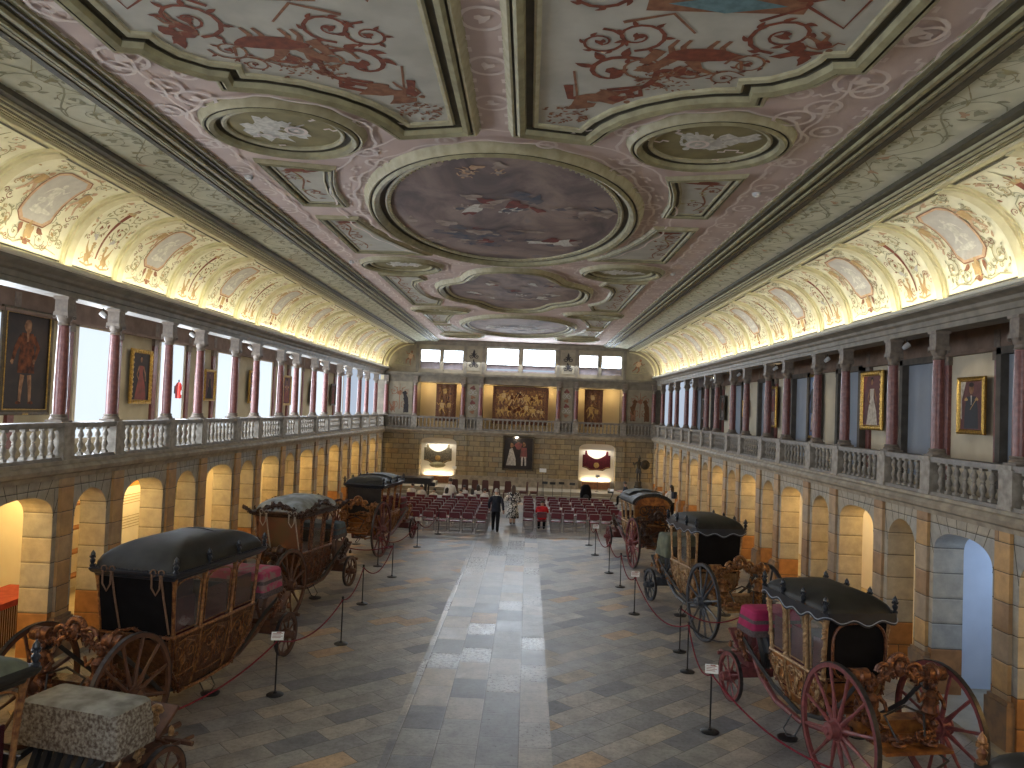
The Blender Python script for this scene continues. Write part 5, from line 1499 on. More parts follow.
    def post(sx, y, r):
        def yy(z):
            t = (z-zw)/(hr-zw)
            if y < f0+.05: return y0z(z)+.03
            if y > f1-.05: return y1z(z)-.03
            return y
        q = MB(); zz = [zw+.0, zw+.1, zw+(hr-zw)*.5, hr-.12, hr]
        q.tube([(sx*(hwz(z)-.015), yy(z), z) for z in zz], [r*1.3, r, r*.9, r*1.1, r*1.6], 8)
        if g('ornpost'):
            for k in range(12): z = rg.uniform(zw, hr); q.blob((sx*(hwz(z)+.005), yy(z), z), (.03, .03, .05), rot=(rg.random(), rg.random(), 0), n=6, m=4)
        q.build('pillar', postm, root)
    ys = [f0, f0+L3*.98, f0+L3*2.02, f1]
    for sx in (-1, 1):
        for y in ys: post(sx, y, g('rp', .032))
        for k in range(3):
            a, b = ys[k]+.06, ys[k+1]-.06; za = zw+.04; zt_ = hr-.05
            q = MB(); x = lambda z: sx*(hwz(z)-.02)
            q.add([(x(za), a+(.05 if k == 0 else 0), za), (x(za), b-(.05 if k == 2 else 0), za), (x(zt_), b, zt_), (x(zt_), a, zt_)], [(0,1,2,3)])
            q.build('window_glass', M['glass'], root, smooth=False)
            q = MB()
            hh = zt_-za; arcp = [(x(za), a+.04, za+.02), (x(zt_-.16), a+.03, zt_-.16)] + [(x(zt_), (a+b)/2+((b-a)/2-.03)*math.cos(PI-PI*j/8), zt_-.13+.11*math.sin(PI*j/8)) for j in range(9)] + [(x(zt_-.16), b-.03, zt_-.16), (x(za), b-.04, za+.02), (x(za), a+.04, za+.02)]
            q.tube(arcp, .014, 5); q.build('window_frame', postm, root)
    if g('rear') == 'open': pass
    q = MB(); zr = zw-.06
    rp_ = [(-hwz(zr)+.05, y0z(zw), zr), (hwz(zr)-.05, y0z(zw), zr), (hwz(hr)-.03, y0z(hr)+.02, hr-.02), (-hwz(hr)+.03, y0z(hr)+.02, hr-.02)]
    q.prism(rp_, (0, .03, 0)); rear = q.build('rear_panel', M[g('rearmat', 'blackcloth')], root, smooth=False)
    if g('reararab'):
        q = MB(); yy = y0z(hr)-.012
        for sx in (-1, 1):
            volute(q, (sx*hw*.45, yy, (zw+hr)/2+.15), .2, 0, sx, 'y', .022, 1.6); volute(q, (sx*hw*.5, yy, zw+.2), .15, 2, -sx, 'y', .02, 1.6); volute(q, (sx*hw*.25, yy, hr-.12), .12, 1, sx, 'y', .02, 1.4)
        figure_carve(q, (0, yy, zw+.05), .5, rg); q.build('painted_arabesque', M['darkcarve'], root)
    if g('reardeep'):   # deep black oval recess edge
        q = MB(); pts = [(hw*.82*math.copysign(abs(math.cos(a))**.6, math.cos(a)), y0z(hr)-.02, (zw+hr)/2-.02+(hr-zw)*.46*math.copysign(abs(math.sin(a))**.6, math.sin(a))) for a in [2*PI*k/28 for k in range(29)]]
        q.tube(pts, .022, 6); q.build('rear_panel_rim', M['browncarve'], root)
    q = MB(); fp = [(-hwz(zw)+.05, y1z(zw)-.03, zw), (hwz(zw)-.05, y1z(zw)-.03, zw), (hwz(hr)-.03, y1z(hr)-.03, zw+.3), (-hwz(hr)+.03, y1z(hr)-.03, zw+.3)]
    q.prism(fp, (0, .03, 0)); q.build('front_panel', M['leather'], root, smooth=False)
    q = MB(); zz = zw-.1
    q.box((-hw*.8, f0+.3, zw-.5), (hw*.8, f0+.62, zw-.25)); q.box((-hw*.8, f0+.2, zw-.25), (hw*.8, f0+.32, zw+.12)); q.build('rear_bench', M[g('lining', 'purpleseat')], root, smooth=False)
    q = MB(); q.box((-hw*.8, f1-.62, zw-.5), (hw*.8, f1-.3, zw-.25))
    q.build('front_bench', M[g('lining', 'purpleseat')], root, smooth=False)
    for sx in (-1, 1):
        if g('curtain', True):
            for (a, b) in ((ys[0]+.12, ys[1]-.12), (ys[1]+.1, ys[2]-.1), (ys[2]+.1, ys[3]-.14)):
                q = MB(); q.box((min(sx*(hw*.86), sx*(hw*.83)), a, zw), (max(sx*(hw*.86), sx*(hw*.83)), b, zw+(hr-zw)*.6)); q.build('curtain', M[g('lining', 'purpleseat')], root, smooth=False)
    # ---- roof
    st = g('roof', 'plain'); barrel = g('barrel'); rm = M[g('roofm', 'roofblack')]; vm = M[g('valm', 'roofblue')]
    ov = g('ov', .09)
    q = MB()
    if st == 'wavy':
        base = []; n = 96; rp2 = rrect(hw+ov, f0-ov, f1+ov, 0, .1, 4)
        pl = rp2+[rp2[0]]; tot = sum((Vector(a)-Vector(b)).length for a, b in zip(pl, pl[1:])); top = []; low = []; trim = []
        acc = 0
        for a, b in zip(pl, pl[1:]):
            Ls = (Vector(a)-Vector(b)).length; m_ = max(1, int(Ls/.05))
            for k in range(m_):
                t = (acc+Ls*k/m_)/tot; pt = Vector(a).lerp(Vector(b), k/m_)
                wv = .035*math.sin(t*2*PI*14)+.03*math.cos(t*2*PI*4)
                top.append((pt.x*.985, pt.y, hr+.10)); low.append((pt.x, pt.y, hr-.055+wv)); trim.append((pt.x*1.004, pt.y+(.004 if pt.y > fm else -.004), hr-.02+wv))
            acc += Ls
        q.loft([top, low], cap=False); q.build('valance', vm, root)
        q = MB(); q.tube(trim+[trim[0]], .008, 5); q.build('valance_trim', M['bluetrim'], root)
    else:
        q.loft([rrect(hw+a, f0-a, f1+a, z, .05) for a, z in ((.0, hr-.05), (.02, hr-.045), (.03, hr-.01), (ov*.75, hr+.01), (ov, hr+.05), (ov, hr+.075), (ov-.04, hr+.10))], cap=True); q.build('roof_cornice', vm, root)
        if st == 'nailed':
            q = MB(); rp2 = rrect(hw+ov-.02, f0-ov+.02, f1+ov-.02, hr+.10, .05); pl = rp2+[rp2[0]]
            for a, b in zip(pl, pl[1:]):
                a, b = Vector(a), Vector(b); m_ = int((b-a).length/.045)
                for k in range(m_): q.blob(a.lerp(b, k/max(1, m_)), .013, n=5, m=3)
            q.build('nail_beading', vm, root)
    if g('barrel'):
        q = MB(); rings = []; bh = g('barrel')
        for y in (f0-.06, f0-.05, f1-.3, f1+.02, f1+.06):
            e_ = .92 if y in (f0-.06, f1+.06) else 1
            rings.append([((hw+.07)*e_*math.cos(PI*k/16), y, hr+.02+bh*e_*math.sin(PI*k/16)) for k in range(17)] + [(-(hw+.02), y, hr-.03), ((hw+.02), y, hr-.03)])
        dh = bh-.06
        rp3 = [(hw*math.cos(PI*k/14), f0+.0, hr-.04+(bh-.04)*math.sin(PI*k/14)) for k in range(15)]
        q2 = MB(); q2.prism(rp3, (0, -.075, 0)); q2.build('roof_gable', M['orangepanel'], root)
        q2 = MB(); carve(q2, [(x*.96, y-.08, z) for x, y, z in rp3], .04, 30, rg); q2.build('gable_carving', M['darkcarve'], root)
    else:
        dh = g('dome', .30); q = MB(); rings = []
        for k in range(9):
            t = k/8; s = math.cos(t*PI/2)**.8 if t < 1 else 0.03; s = max(s, .03)
            bulge = (ov-.05)
            rings.append(rrect(max(.03, (hw+bulge)*s), fm-(fm-f0+bulge)*max(s, .30 if g('ridge') else .03), fm+(f1-fm+bulge)*max(s, .30 if g('ridge') else .03), hr+.085+dh*math.sin(t*PI/2), min(.12, (hw+bulge)*s*.8), 4))
    q.loft(rings); q.build('roof', rm, root)
    q = MB()
    if st == 'nailed':
        q.tube([((hw+ov-.08)*math.cos(a), fm+.3, hr+.09+dh*math.sin(a)**.9+.006) for a in [PI*k/14 for k in range(15)]], .010, 5); q.build('roof_seam', vm, root)
    if g('cover'):
        q = MB(); rings = []; r2 = random.Random(3)
        y_a, y_b = g('cover'); nn = 14
        for k in range(nn+1):
            a = PI*(.12+.76*k/nn)
            rings.append([((hw+.03)*math.cos(a), y, hr+.11+dh*1.02*(math.sin(a)**.7)*(1-.25*abs((y-fm)/(f1-f0)*2)**3)+r2.uniform(-.008, .012)) for y in [y_a+(y_b-y_a)*j/9 for j in range(10)]])
        q.loft(rings, closed=False, cap=False); q.build('roof_cover', M['roofcover'], root)
    if st == 'crested':
        q = MB()
        for (a, b) in (((-hw-.03, f0-.03), (hw+.03, f0-.03)), ((hw+.03, f0-.03), (hw+.03, f1+.03)), ((hw+.03, f1+.03), (-hw-.03, f1+.03)), ((-hw-.03, f1+.03), (-hw-.03, f0-.03))):
            pa = [(a[0]+(b[0]-a[0])*k/6, a[1]+(b[1]-a[1])*k/6, hr+.04+.22*math.sin(PI*k/6)**2) for k in range(7)]
            carve(q, pa, .11, 40, rg)
        for sx in (-1, 1):
            for y in (f0-.04, f1+.04):
                sy = -1 if y < fm else 1
                carve(q, [(sx*(hw+.02), y, hr), (sx*(hw+.14), y+sy*.1, hr+.12), (sx*(hw+.26), y+sy*.16, hr+.22)], .08, 14, rg)
        q.build('carved_cresting', cm, root)
    # finials
    if g('finials', 8):
        fin = None
        pos = [(sx*(hw+ov-.05), y) for sx in (-1, 1) for y in [f0-ov+.06+(f1-f0+2*ov-.12)*k/3 for k in range(4)]]
        for (x, y) in pos[:g('finials', 8)]:
            if fin is None:
                q = MB(); q.lathe([(.03, 0), (.035, .02), (.018, .035), (.03, .06), (.034, .08), (.018, .10), (.012, .12), (.028, .14), (.026, .165), (.008, .19), (0, .205)], n=10)
                for k in range(4): a = k*PI/2; q.blob((.03*math.cos(a), .03*math.sin(a), .12), .016, n=5, m=3)
                fin = q.build('finial', M[g('finm', 'roofblue')], root); o = fin
            else: o = link(fin.copy(), root)
            o.location = (x, y, hr+.085); o.scale = (1.3, 1.3, 1.3)
    # cords at the back
    if g('cords'):
        cmn = M[g('cords')]
        for sx in (-1, 1):
            q = MB(); x = sx*hw*.62; y = f0-ov-.01
            for dx in (-.05, .09): q.torus((x+dx, y+.02, hr+.08), .05, .012, 'y', 12, 5)
            q.tube([(x-.06, y, hr+.06), (x-.07, y+.02, hr-.15), (x, y+.03, hr-.26), (x+.07, y+.02, hr-.15), (x+.09, y, hr+.06)], .014, 6)
            q.tube([(x+.10, y, hr+.05), (x+.12, y+.06, hr-.3), (x+.16, y0z(zw)-.02, zw+.06)], .016, 6); q.build('cord', cmn, root)
    # ---- coachman's seat
    hb, hh_, hs = g('box', (.55, .34, 1.12))[0], g('box', (.55, .34, 1.12))[1], g('box', (.55, .34, 1.12))[2]
    yb = g('boxy', wb-.35); hcm = M[g('cloth', 'pinkcloth')]; hcs = M[g('clothside', g('cloth', 'pinkcloth'))]
    dep = g('boxd', .30)
    if g('box', True) is not None:
        q = MB(); q.loft([rrect(hb+.05, yb-dep-.03, yb+dep+.03, hs, .06), rrect(hb+.02, yb-dep, yb+dep, hs+hh_*.6, .06), rrect(hb, yb-dep, yb+dep, hs+hh_*.93, .07)], cap=False); seat = q.build('hammercloth', hcs, root)
        q = MB(); q.loft([rrect(hb, yb-dep, yb+dep, hs+hh_*.93, .07), rrect(hb-.03, yb-dep+.03, yb+dep-.03, hs+hh_, .07), rrect(hb*.5, yb-dep*.5, yb+dep*.5, hs+hh_+.01, .07)]); q.build('seat_top', hcm, root)
        q = MB(); fz = hs-.02
        q.loft([rrect(hb+.055, yb-dep-.035, yb+dep+.035, fz-.06, .06), rrect(hb+.06, yb-dep-.04, yb+dep+.04, fz+.05, .06)], cap=False); q.loft([rrect(hb+.035, yb-dep-.018, yb+dep+.018, fz+hh_*.45, .06), rrect(hb+.028, yb-dep-.012, yb+dep+.012, fz+hh_*.62, .06)], cap=False)
        q.build('seat_fringe', M[g('fr', 'fringe')], root)
        q = MB()
        for sx in (-1, 1):
            q.tube([(sx*hb*.75, yb-dep*.7, hs), (sx*hb*.6, yb-.1, hs-.3), (sx*.34, yb+.1, zf+.05)], .035, 7); q.tube([(sx*hb*.75, yb+dep*.7, hs), (sx*hb*.6, yb+.2, hs-.25), (sx*.34, yb+.15, zf+.05)], .035, 7)
        q.box((-hb*.8, yb-dep*.8, hs-.06), (hb*.8, yb+dep*.8, hs)); q.build('seat_support', um, root)
        q = MB()
        for k in range(7): x = -hb*.7+k*hb*1.4/6; q.tube([(x, yb-dep*.5, hs), (x*.9, yb-dep*1.1, hs-.35), (x*.7, yb-dep*.9, zb+.15)], [.05, .07, .03], 6)
        q.build('hanging_leather', M['leather'], root)
    # front standard carving, footboard and pole
    for sx in (-1, 1):
        q = MB(); carve(q, [(sx*.45, wb-.2, zf+.05), (sx*.52, wb-.1, zf+.35), (sx*.46, wb+.05, 1.15)], .085, 16, rg); volute(q, (sx*.48, wb+.05, 1.2), .12, 0, sx, 'x', .04); q.lathe([(0, 0), (.035, 0), (.04, .05), (.02, .1), (0, .12)], c=(sx*.5, wb+.35, zf+.12))
        q.build('front_standard', cm, root)
    q = MB(); q.prism([(-.42, wb+.2, zf+.12), (.42, wb+.2, zf+.12), (.46, wb+.52, zf+.42), (-.46, wb+.52, zf+.42)], (0, .03, -.03)); q.build('footboard', um, root, smooth=False)
    q = MB(); q.tube([(0, wb-.1, zf-.05), (0, wb+1.15, zf-.12)], [.05, .04], 8); q.tube([(-.62, wb+.62, zf-.08), (.62, wb+.62, zf-.08)], .035, 8)
    for x in (-.45, -.2, .2, .45): q.tube([(x, wb+.3, zf-.05), (x, wb+.85, zf-.1)], .026, 6)
    carve(q, [(-.4, wb+.45, zf-.05), (0, wb+.5, zf-.02), (.4, wb+.45, zf-.05)], .05, 14, rg)
    q.build('splinter_bar', um, root)
    return root

coach((-5.63, 10.95, 0), 10.5, 'black roofed brown coach with domed leather top, nearest whole coach on the left', dict(seed=11, wb=4.75, f0=1.0, f1=3.55, hr=2.30, hw=.70, zb=.36, zw=1.36, roof='nailed', roofm='roofblack', valm='roofblue', rearmat='blackcloth', cords='cordbrown', panel='brownpanel', post='giltcarve', carve='browncarve', cloth='pinkworn', clothside='pinkworn', box=(.60, .40, 1.42), boxy=4.2, boxd=.36, wheel='woodbrown', under='woodbrown', dome=.42, curtain=True))
coach((-5.62, 18.05, 0), 11, 'carved brown coach with pale blue grey cloth over its crested roof, on the left', dict(seed=12, wb=3.75, f0=.85, f1=2.75, hr=2.28, hw=.62, zb=.42, zw=1.36, roof='crested', roofm='roofcover', valm='darkcarve', rearmat='paintred', cords='cord', panel='brownpanel', post='browncarve', carve='darkcarve', cloth='slatecloth', box=(.55, .32, 1.5), boxy=3.3, wheel='woodbrown', D=1.66, d=.84, finials=0, ornpost=True, curtain=False, lining='blueseat', rp=.04, dome=.34))
coach((-5.0, 26.0, 0), 9, 'gilt brown coach with pale cover on black roof, farthest coach on the left', dict(seed=13, wb=4.0, f0=.35, f1=2.45, hr=2.27, hw=.66, zb=.5, zw=1.3, roof='plain', roofm='roofblack', rearmat='leather', panel='orangepanel', post='giltcarve', carve='giltcarve', cloth='redcloth', box=(.5, .4, 1.25), boxy=3.2, wheel='woodred', under='woodred', D=1.85, d=.8, cover=(1.3, 2.4), lining='redcloth', dome=.26))
coach((5.75, 10.95, 0), -11.5, 'orange gilt coach with crimson box seat and dark red wheels, nearest whole on the right', dict(seed=21, wb=3.45, f0=.72, f1=2.45, hr=2.20, hw=.53, zb=.55, zw=1.28, roof='wavy', roofm='roofblack', valm='roofblue', rearmat='blackcloth', reardeep=True, panel='orangepanel', post='palegilt', carve='browncarve', cloth='pinkcloth', box=(.44, .36, 1.34), boxy=3.3, boxd=.28, wheel='wheelred', under='wheelred', D=1.78, d=.88, tr=.78, ornpost=True, dome=.26, lining='purpleseat', rp=.034))
coach((5.52, 18.05, 0), -12, 'pale gilt coach with slate grey wheels and olive green box seat, on the right', dict(seed=22, wb=3.65, f0=.85, f1=2.55, hr=2.32, hw=.60, zb=.55, zw=1.38, roof='wavy', roofm='roofblack', valm='roofblue', rearmat='blackcloth', panel='palegilt', post='palegilt', carve='giltcarve', cloth='olivecloth', box=(.5, .50, 1.40), boxy=3.25, boxd=.34, wheel='wheelgrey', under='wheelgrey', D=1.75, d=.88, dome=.28, lining='olivecloth', rp=.03, fr='olivecloth', curtain=False))
coach((5.02, 26.05, 0), -8, 'coach with orange ornamental rear panel and dark red wheels, farthest on the right', dict(seed=23, wb=3.8, f0=.55, f1=2.3, hr=2.06, hw=.64, zb=.6, zw=1.32, roof='plain', roofm='roofblack', rearmat='orangepanel', reararab=True, panel='brownpanel', post='palegilt', carve='darkcarve', cloth='redcloth', box=(.45, .3, 1.15), boxy=3.0, wheel='wheelred', under='woodred', D=1.66, d=.82, finials=0, cover=(1.3, 2.2), barrel=.34, curtain=False, ov=.05, rp=.028))
coach((-5.48, 4.9, 0), 14, 'coach at the lower left edge, box seat draped in worn silver grey brocade', dict(seed=31, wb=4.75, f0=.6, f1=2.75, hr=2.36, hw=.70, zb=.5, zw=1.3, roof='plain', roofm='olivecloth', valm='roofblack', panel='orangepanel', post='giltcarve', carve='palegilt', cloth='greycloth', clothside='greyside', fr='greyside', box=(.66, .42, 1.12), boxy=4.25, boxd=.30, wheel='woodbrown', dome=.2, lining='purpleseat'))
coach((5.45, 4.1, 0), -12, 'black roofed coach with gilded finials, mostly cut off at the lower right corner', dict(seed=32, wb=3.5, f0=.7, f1=2.45, hr=2.30, hw=.56, zb=.5, zw=1.3, roof='plain', roofm='roofblack', valm='roofblack', panel='orangepanel', post='giltcarve', carve='giltcarve', cloth='pinkcloth', box=(.42, .36, 1.1), boxy=3.5, wheel='woodred', dome=.25, finm='giltcarve'))
# ================================================================= rope barrier
def make_post(sign):
    root = empty('barrier_post', (0, 0, 0))
    q = MB(); q.lathe([(0, 0), (.145, 0), (.15, .012), (.13, .025), (.04, .035), (.022, .06), (0, .06)], n=22); q.build('base', M['black'], root)
    q = MB(); q.lathe([(.014, .04), (.014, .90), (.02, .91), (.02, .93), (.012, .94)], n=10); q.build('pole', M['black'], root)
    q = MB(); q.lathe([(.010, .93), (.024, .95), (.03, .975), (.022, 1.0), (0, 1.005)], n=10)
    q.torus((0, 0, .93), .03, .006, 'z', 12, 5); q.build('knob', M['black'], root)
    if sign:
        Mx = Matrix.Translation((0, -.03, 1.02)) @ Euler((R(-38), 0, 0)).to_matrix().to_4x4()
        q = MB(); q.box((-.105, -.006, -.075), (.105, .0, .075), M=Mx); q.build('sign_card', M['card'], root, smooth=False)
        q = MB()
        for k in range(4): q.box((-.085, -.009, .04-.025*k), (.085-.03*(k % 2), -.007, .048-.025*k), M=Mx)
        q.box((-.02, -.009, .052), (.06, -.007, .066), M=Mx); q.build('printed_lines', M['ink'], root, smooth=False)
    return root
PP = make_post(False); PS = make_post(True); used_ = {False: False, True: False}
posts = {}
def post_at(key_, x, y, sign, label, rz=0):
    pr = PS if sign else PP
    o = pr if not used_[sign] else copy_tree(pr); used_[sign] = True
    o.location = (x, y, 0); o.rotation_euler.z = rz; tag(o, label, 'stanchion', 'rope barrier posts'); posts[key_] = (x, y)
post_at('L1', -3.63, 13.43, True, 'black barrier post with white sign card, in front of the nearest left coach', .2)
post_at('L2', -3.21, 16.41, False, 'black barrier post on the left, second from the camera')
post_at('L3', -3.48, 19.73, False, 'black barrier post on the left, third from the camera')
post_at('L4', -3.29, 22.96, False, 'black barrier post on the left, fourth from the camera')
post_at('L5', -4.0, 24.4, False, 'black barrier post beside the big wheel of the farthest left coach')
post_at('L6', -3.27, 27.99, True, 'black barrier post with white sign card, by the front wheel of the farthest left coach', .2)
post_at('L7', -2.87, 31.04, False, 'black barrier post on the left, in front of the maroon chairs')
post_at('R1', 3.72, 12.75, True, 'black barrier post with white sign card, before the nearest right coach', -.2)
post_at('R2', 3.95, 15.65, False, 'black barrier post on the right, second from the camera')
post_at('R2b', 4.05, 16.95, False, 'black barrier post on the right, just behind the second one')
post_at('R3', 3.48, 19.96, True, 'black barrier post with white sign card, by the slate wheeled coach', -.2)
post_at('R4', 3.48, 22.97, False, 'black barrier post on the right, beyond the slate wheeled coach')
post_at('R5', 3.35, 24.91, False, 'black barrier post on the right, beside the farthest right coach')
post_at('R6', 3.17, 27.94, True, 'black barrier post with white sign card, by the farthest right coach', -.2)
post_at('R7', 3.1, 29.9, False, 'black barrier post on the right, nearest to the chairs')
post_at('N1', -2.33, 7.9, False, 'black barrier post at the bottom edge of the picture, only its knob showing')
posts['L0'] = (-4.62, 9.6); posts['R0'] = (4.75, 9.3)
post_at('C1', 7.55, 15.6, False, 'thin black post by the orange plinth behind the nearest right coach')
def rope(a, b, sag, label, m='rope', z=.93, wall=None):
    (x0, y0), (x1, y1) = posts[a], posts[b] if isinstance(b, str) else b
    q = MB(); q.tube([(x0+(x1-x0)*t, y0+(y1-y0)*t, z - sag*4*t*(1-t)) for t in [k/16 for k in range(17)]], .014, 6)
    for t in (0.01, .99): q.blob((x0+(x1-x0)*t, y0+(y1-y0)*t, z-.01), .022, n=6, m=4)
    o = q.build('barrier_rope', M[m]); tag(o, label, 'rope', 'barrier ropes')
rope('L0', 'L1', .30, 'dark red rope sagging past the rear wheel of the nearest left coach')
rope('L1', 'L2', .28, 'dark red rope from the sign post to the second left post')
rope('L2', 'L3', .22, 'dark red rope between the second and third left posts')
rope('L3', 'L4', .42, 'dark red rope between the third and fourth left posts')
rope('L4', 'L5', .2, 'dark red rope from the fourth left post to the post by the big wheel')
rope('L5', 'L6', .42, 'dark red rope beside the farthest left coach')
rope('L6', 'L7', .42, 'dark red rope in front of the maroon chairs on the left')
rope('R0', 'R1', .30, 'dark red rope sagging past the big wheels of the nearest right coach')
rope('R1', 'R2', .32, 'dark red rope from the first to the second right post')
rope('R2', 'R3', .42, 'dark red rope passing the slate wheel')
rope('R3', 'R4', .30, 'dark red rope between sign post and the next beyond the slate wheeled coach')
rope('R4', 'R5', .20, 'dark red rope short span by the farthest right coach')
rope('R5', 'R6', .32, 'dark red rope along the farthest right coach')
rope('R6', 'R7', .25, 'dark red rope nearest the chairs on the right')
posts['Rw'] = (5.3, 16.6); rope('R2b', 'Rw', .22, 'dark red rope running behind the nearest right coach to the wall side')
posts['Rc'] = (4.9, 15.0); rope('R2', 'Rc', .2, 'black cord from the second right post towards the nearest right coach', 'black')
posts['Lw'] = (-5.3, 23.3); rope('L4', 'Lw', .2, 'dark rope running behind the farthest left coach')

# ================================================================= folding chairs
def make_chair():
    root = empty('folding_chair', (0, 0, 0))    # faces +y
    q = MB()
    for sx in (-1, 1):
        x = sx*.21
        q.tube([(x, .20, 0), (x, .05, .38), (x, -.16, .78), (x, -.17, .83)], .011, 6)
        q.tube([(x*.95, -.26, 0), (x*.95, -.05, .28), (x*.95, .15, .45)], .011, 6)
    q.tube([(-.21, -.17, .83), (.21, -.17, .83)], .011, 6); q.tube([(-.2, -.24, .03), (.2, -.24, .03)], .009, 6); q.tube([(-.21, .19, .03), (.21, .19, .03)], .009, 6); q.tube([(-.21, -.05, .20), (.21, -.05, .20)], .009, 6)
    q.build('frame', M['chrome'], root)
    q = MB(); q.loft([rrect(.205, -.17, .22, z, .05, 3) if z < .47 else rrect(.19, -.155, .205, z, .05, 3) for z in (.435, .445, .465, .475)]); q.build('seat', M['maroon'], root)
    q = MB(); q.loft([[(x, -.145-.02*math.cos(x*6)+dy, z) for x, z in ((-.2, .60), (.2, .60), (.21, .64), (.205, .78), (.19, .815), (-.19, .815), (-.205, .78), (-.21, .64))] for dy in (-.02, .02)]); q.build('backrest', M['maroon'], root)
    return root
CH = make_chair(); nch = 0
def chair_at(x, y, label, rz=0):
    global nch
    o = CH if nch == 0 else copy_tree(CH); nch += 1
    o.location = (x, y, 0); o.rotation_euler.z = rz; tag(o, label, 'chair', 'maroon folding chairs for the audience')
cxL = [-1.2, -1.74, -2.28, -2.82, -3.38, -3.94, -4.5, -5.06]
for r_ in range(6):
    for k, x in enumerate(cxL):
        chair_at(x+rng.uniform(-.02, .02), 31.75+.95*r_+rng.uniform(-.03, .03), 'maroon folding chair, left block, %s row from camera, %s from the aisle' % (ORD[r_], ORD[k]), rng.uniform(-.04, .04))
cxR = [.72, 1.30, 1.92, 2.46, 3.0, 3.52, 4.06, 4.6]
for r_ in range(7):
    for k, x in enumerate(cxR):
        if r_ < 2 and k == 7: continue
        chair_at(x+.05*(r_ % 2)+rng.uniform(-.02, .02), 32.85+1.0*r_+rng.uniform(-.03, .03), 'maroon folding chair, right block, %s row from camera, %s from the aisle' % (ORD[r_], ORD[k]), rng.uniform(-.04, .04))

# ================================================================= people
M['skin'] = mat('skin', (.50,.30,.22), .55, col2=(.44,.26,.19), scale=8)
M['suit'] = mat('navy_suit_cloth', (.018,.022,.035), .75, col2=(.03,.034,.05), scale=9)
M['trouser'] = mat('black_trousers', (.014,.014,.018), .8, scale=9)
M['shoe'] = mat('black_shoe', (.012,.012,.012), .4, scale=9)
M['whiteshirt'] = mat('white_shirt_cloth', (.72,.70,.66), .8, col2=(.6,.58,.55), scale=9)
M['redshirt'] = mat('red_shirt_cloth', (.55,.02,.03), .75, col2=(.42,.015,.02), scale=9)
M['hairgrey'] = mat('grey_hair', (.50,.48,.45), .7, col2=(.34,.32,.3), scale=20)
M['hairdark'] = mat('dark_hair', (.022,.015,.012), .5, col2=(.04,.026,.018), scale=20)
M['hairbrown'] = mat('brown_hair', (.075,.04,.022), .5, col2=(.05,.025,.015), scale=20)
def floral():
    m, nt, b = new_mat('black_white_floral_cloth')
    co = coords(nt); v = N(nt, 'ShaderNodeTexNoise', Scale=9.0, Detail=3, Distortion=1.5); nt.links.new(co, v.inputs['Vector'])
    nt.links.new(ramp(nt, v.outputs['Fac'], [(0, (.015,.015,.018)), (.50, (.02,.02,.024)), (.53, (.75,.72,.68))], 'LINEAR'), b.inputs['Base Color']); b.inputs['Roughness'].default_value = .8
    return m
M['floral'] = floral()
def skinned(verts, edges, mats_by_edge, name, parent, extra=None, root=0, sub=1):
    me = bpy.data.meshes.new(name); me.from_pydata([v[:3] for v in verts], edges, [])
    o = bpy.data.objects.new(name, me); COL.objects.link(o)
    md = o.modifiers.new('s', 'SKIN'); md.branch_smoothing = .6; md.use_smooth_shade = True
    if not me.skin_vertices:
        o.modifiers.clear()
        bm = bmesh.new(); bm.from_mesh(me); bm.verts.layers.skin.verify(); bm.to_mesh(me); bm.free()
        md = o.modifiers.new('s', 'SKIN'); md.branch_smoothing = .6; md.use_smooth_shade = True
    for i, v in enumerate(verts):
        sv = me.skin_vertices[0].data[i]; sv.radius = (v[3], v[4] if len(v) > 4 else v[3]); sv.use_root = (i == root)
    s2 = o.modifiers.new('u', 'SUBSURF'); s2.levels = sub; s2.render_levels = sub
    dg = bpy.context.evaluated_depsgraph_get(); dg.update()
    ev = o.evaluated_get(dg); nm_ = bpy.data.meshes.new_from_object(ev)
    bpy.data.objects.remove(o)
    names = []
    for m_ in mats_by_edge:
        if m_ not in names: names.append(m_)
    nm_.materials.clear()
    for m_ in names: nm_.materials.append(M[m_])
    segs = [(Vector(verts[a][:3]), Vector(verts[b][:3])) for a, b in edges]
    for pl in nm_.polygons:
        c = pl.center; best = 1e9; bi = 0
        for k, (a, b) in enumerate(segs):
            ab = b-a; t = max(0, min(1, (c-a).dot(ab)/max(1e-9, ab.length_squared))); d = (c-a-ab*t).length
            if d < best: best, bi = d, k
        pl.material_index = names.index(mats_by_edge[bi]); pl.use_smooth = True
    ob = bpy.data.objects.new(name, nm_); link(ob, parent); KIDS.setdefault(parent.name, []).append(ob)
    return ob
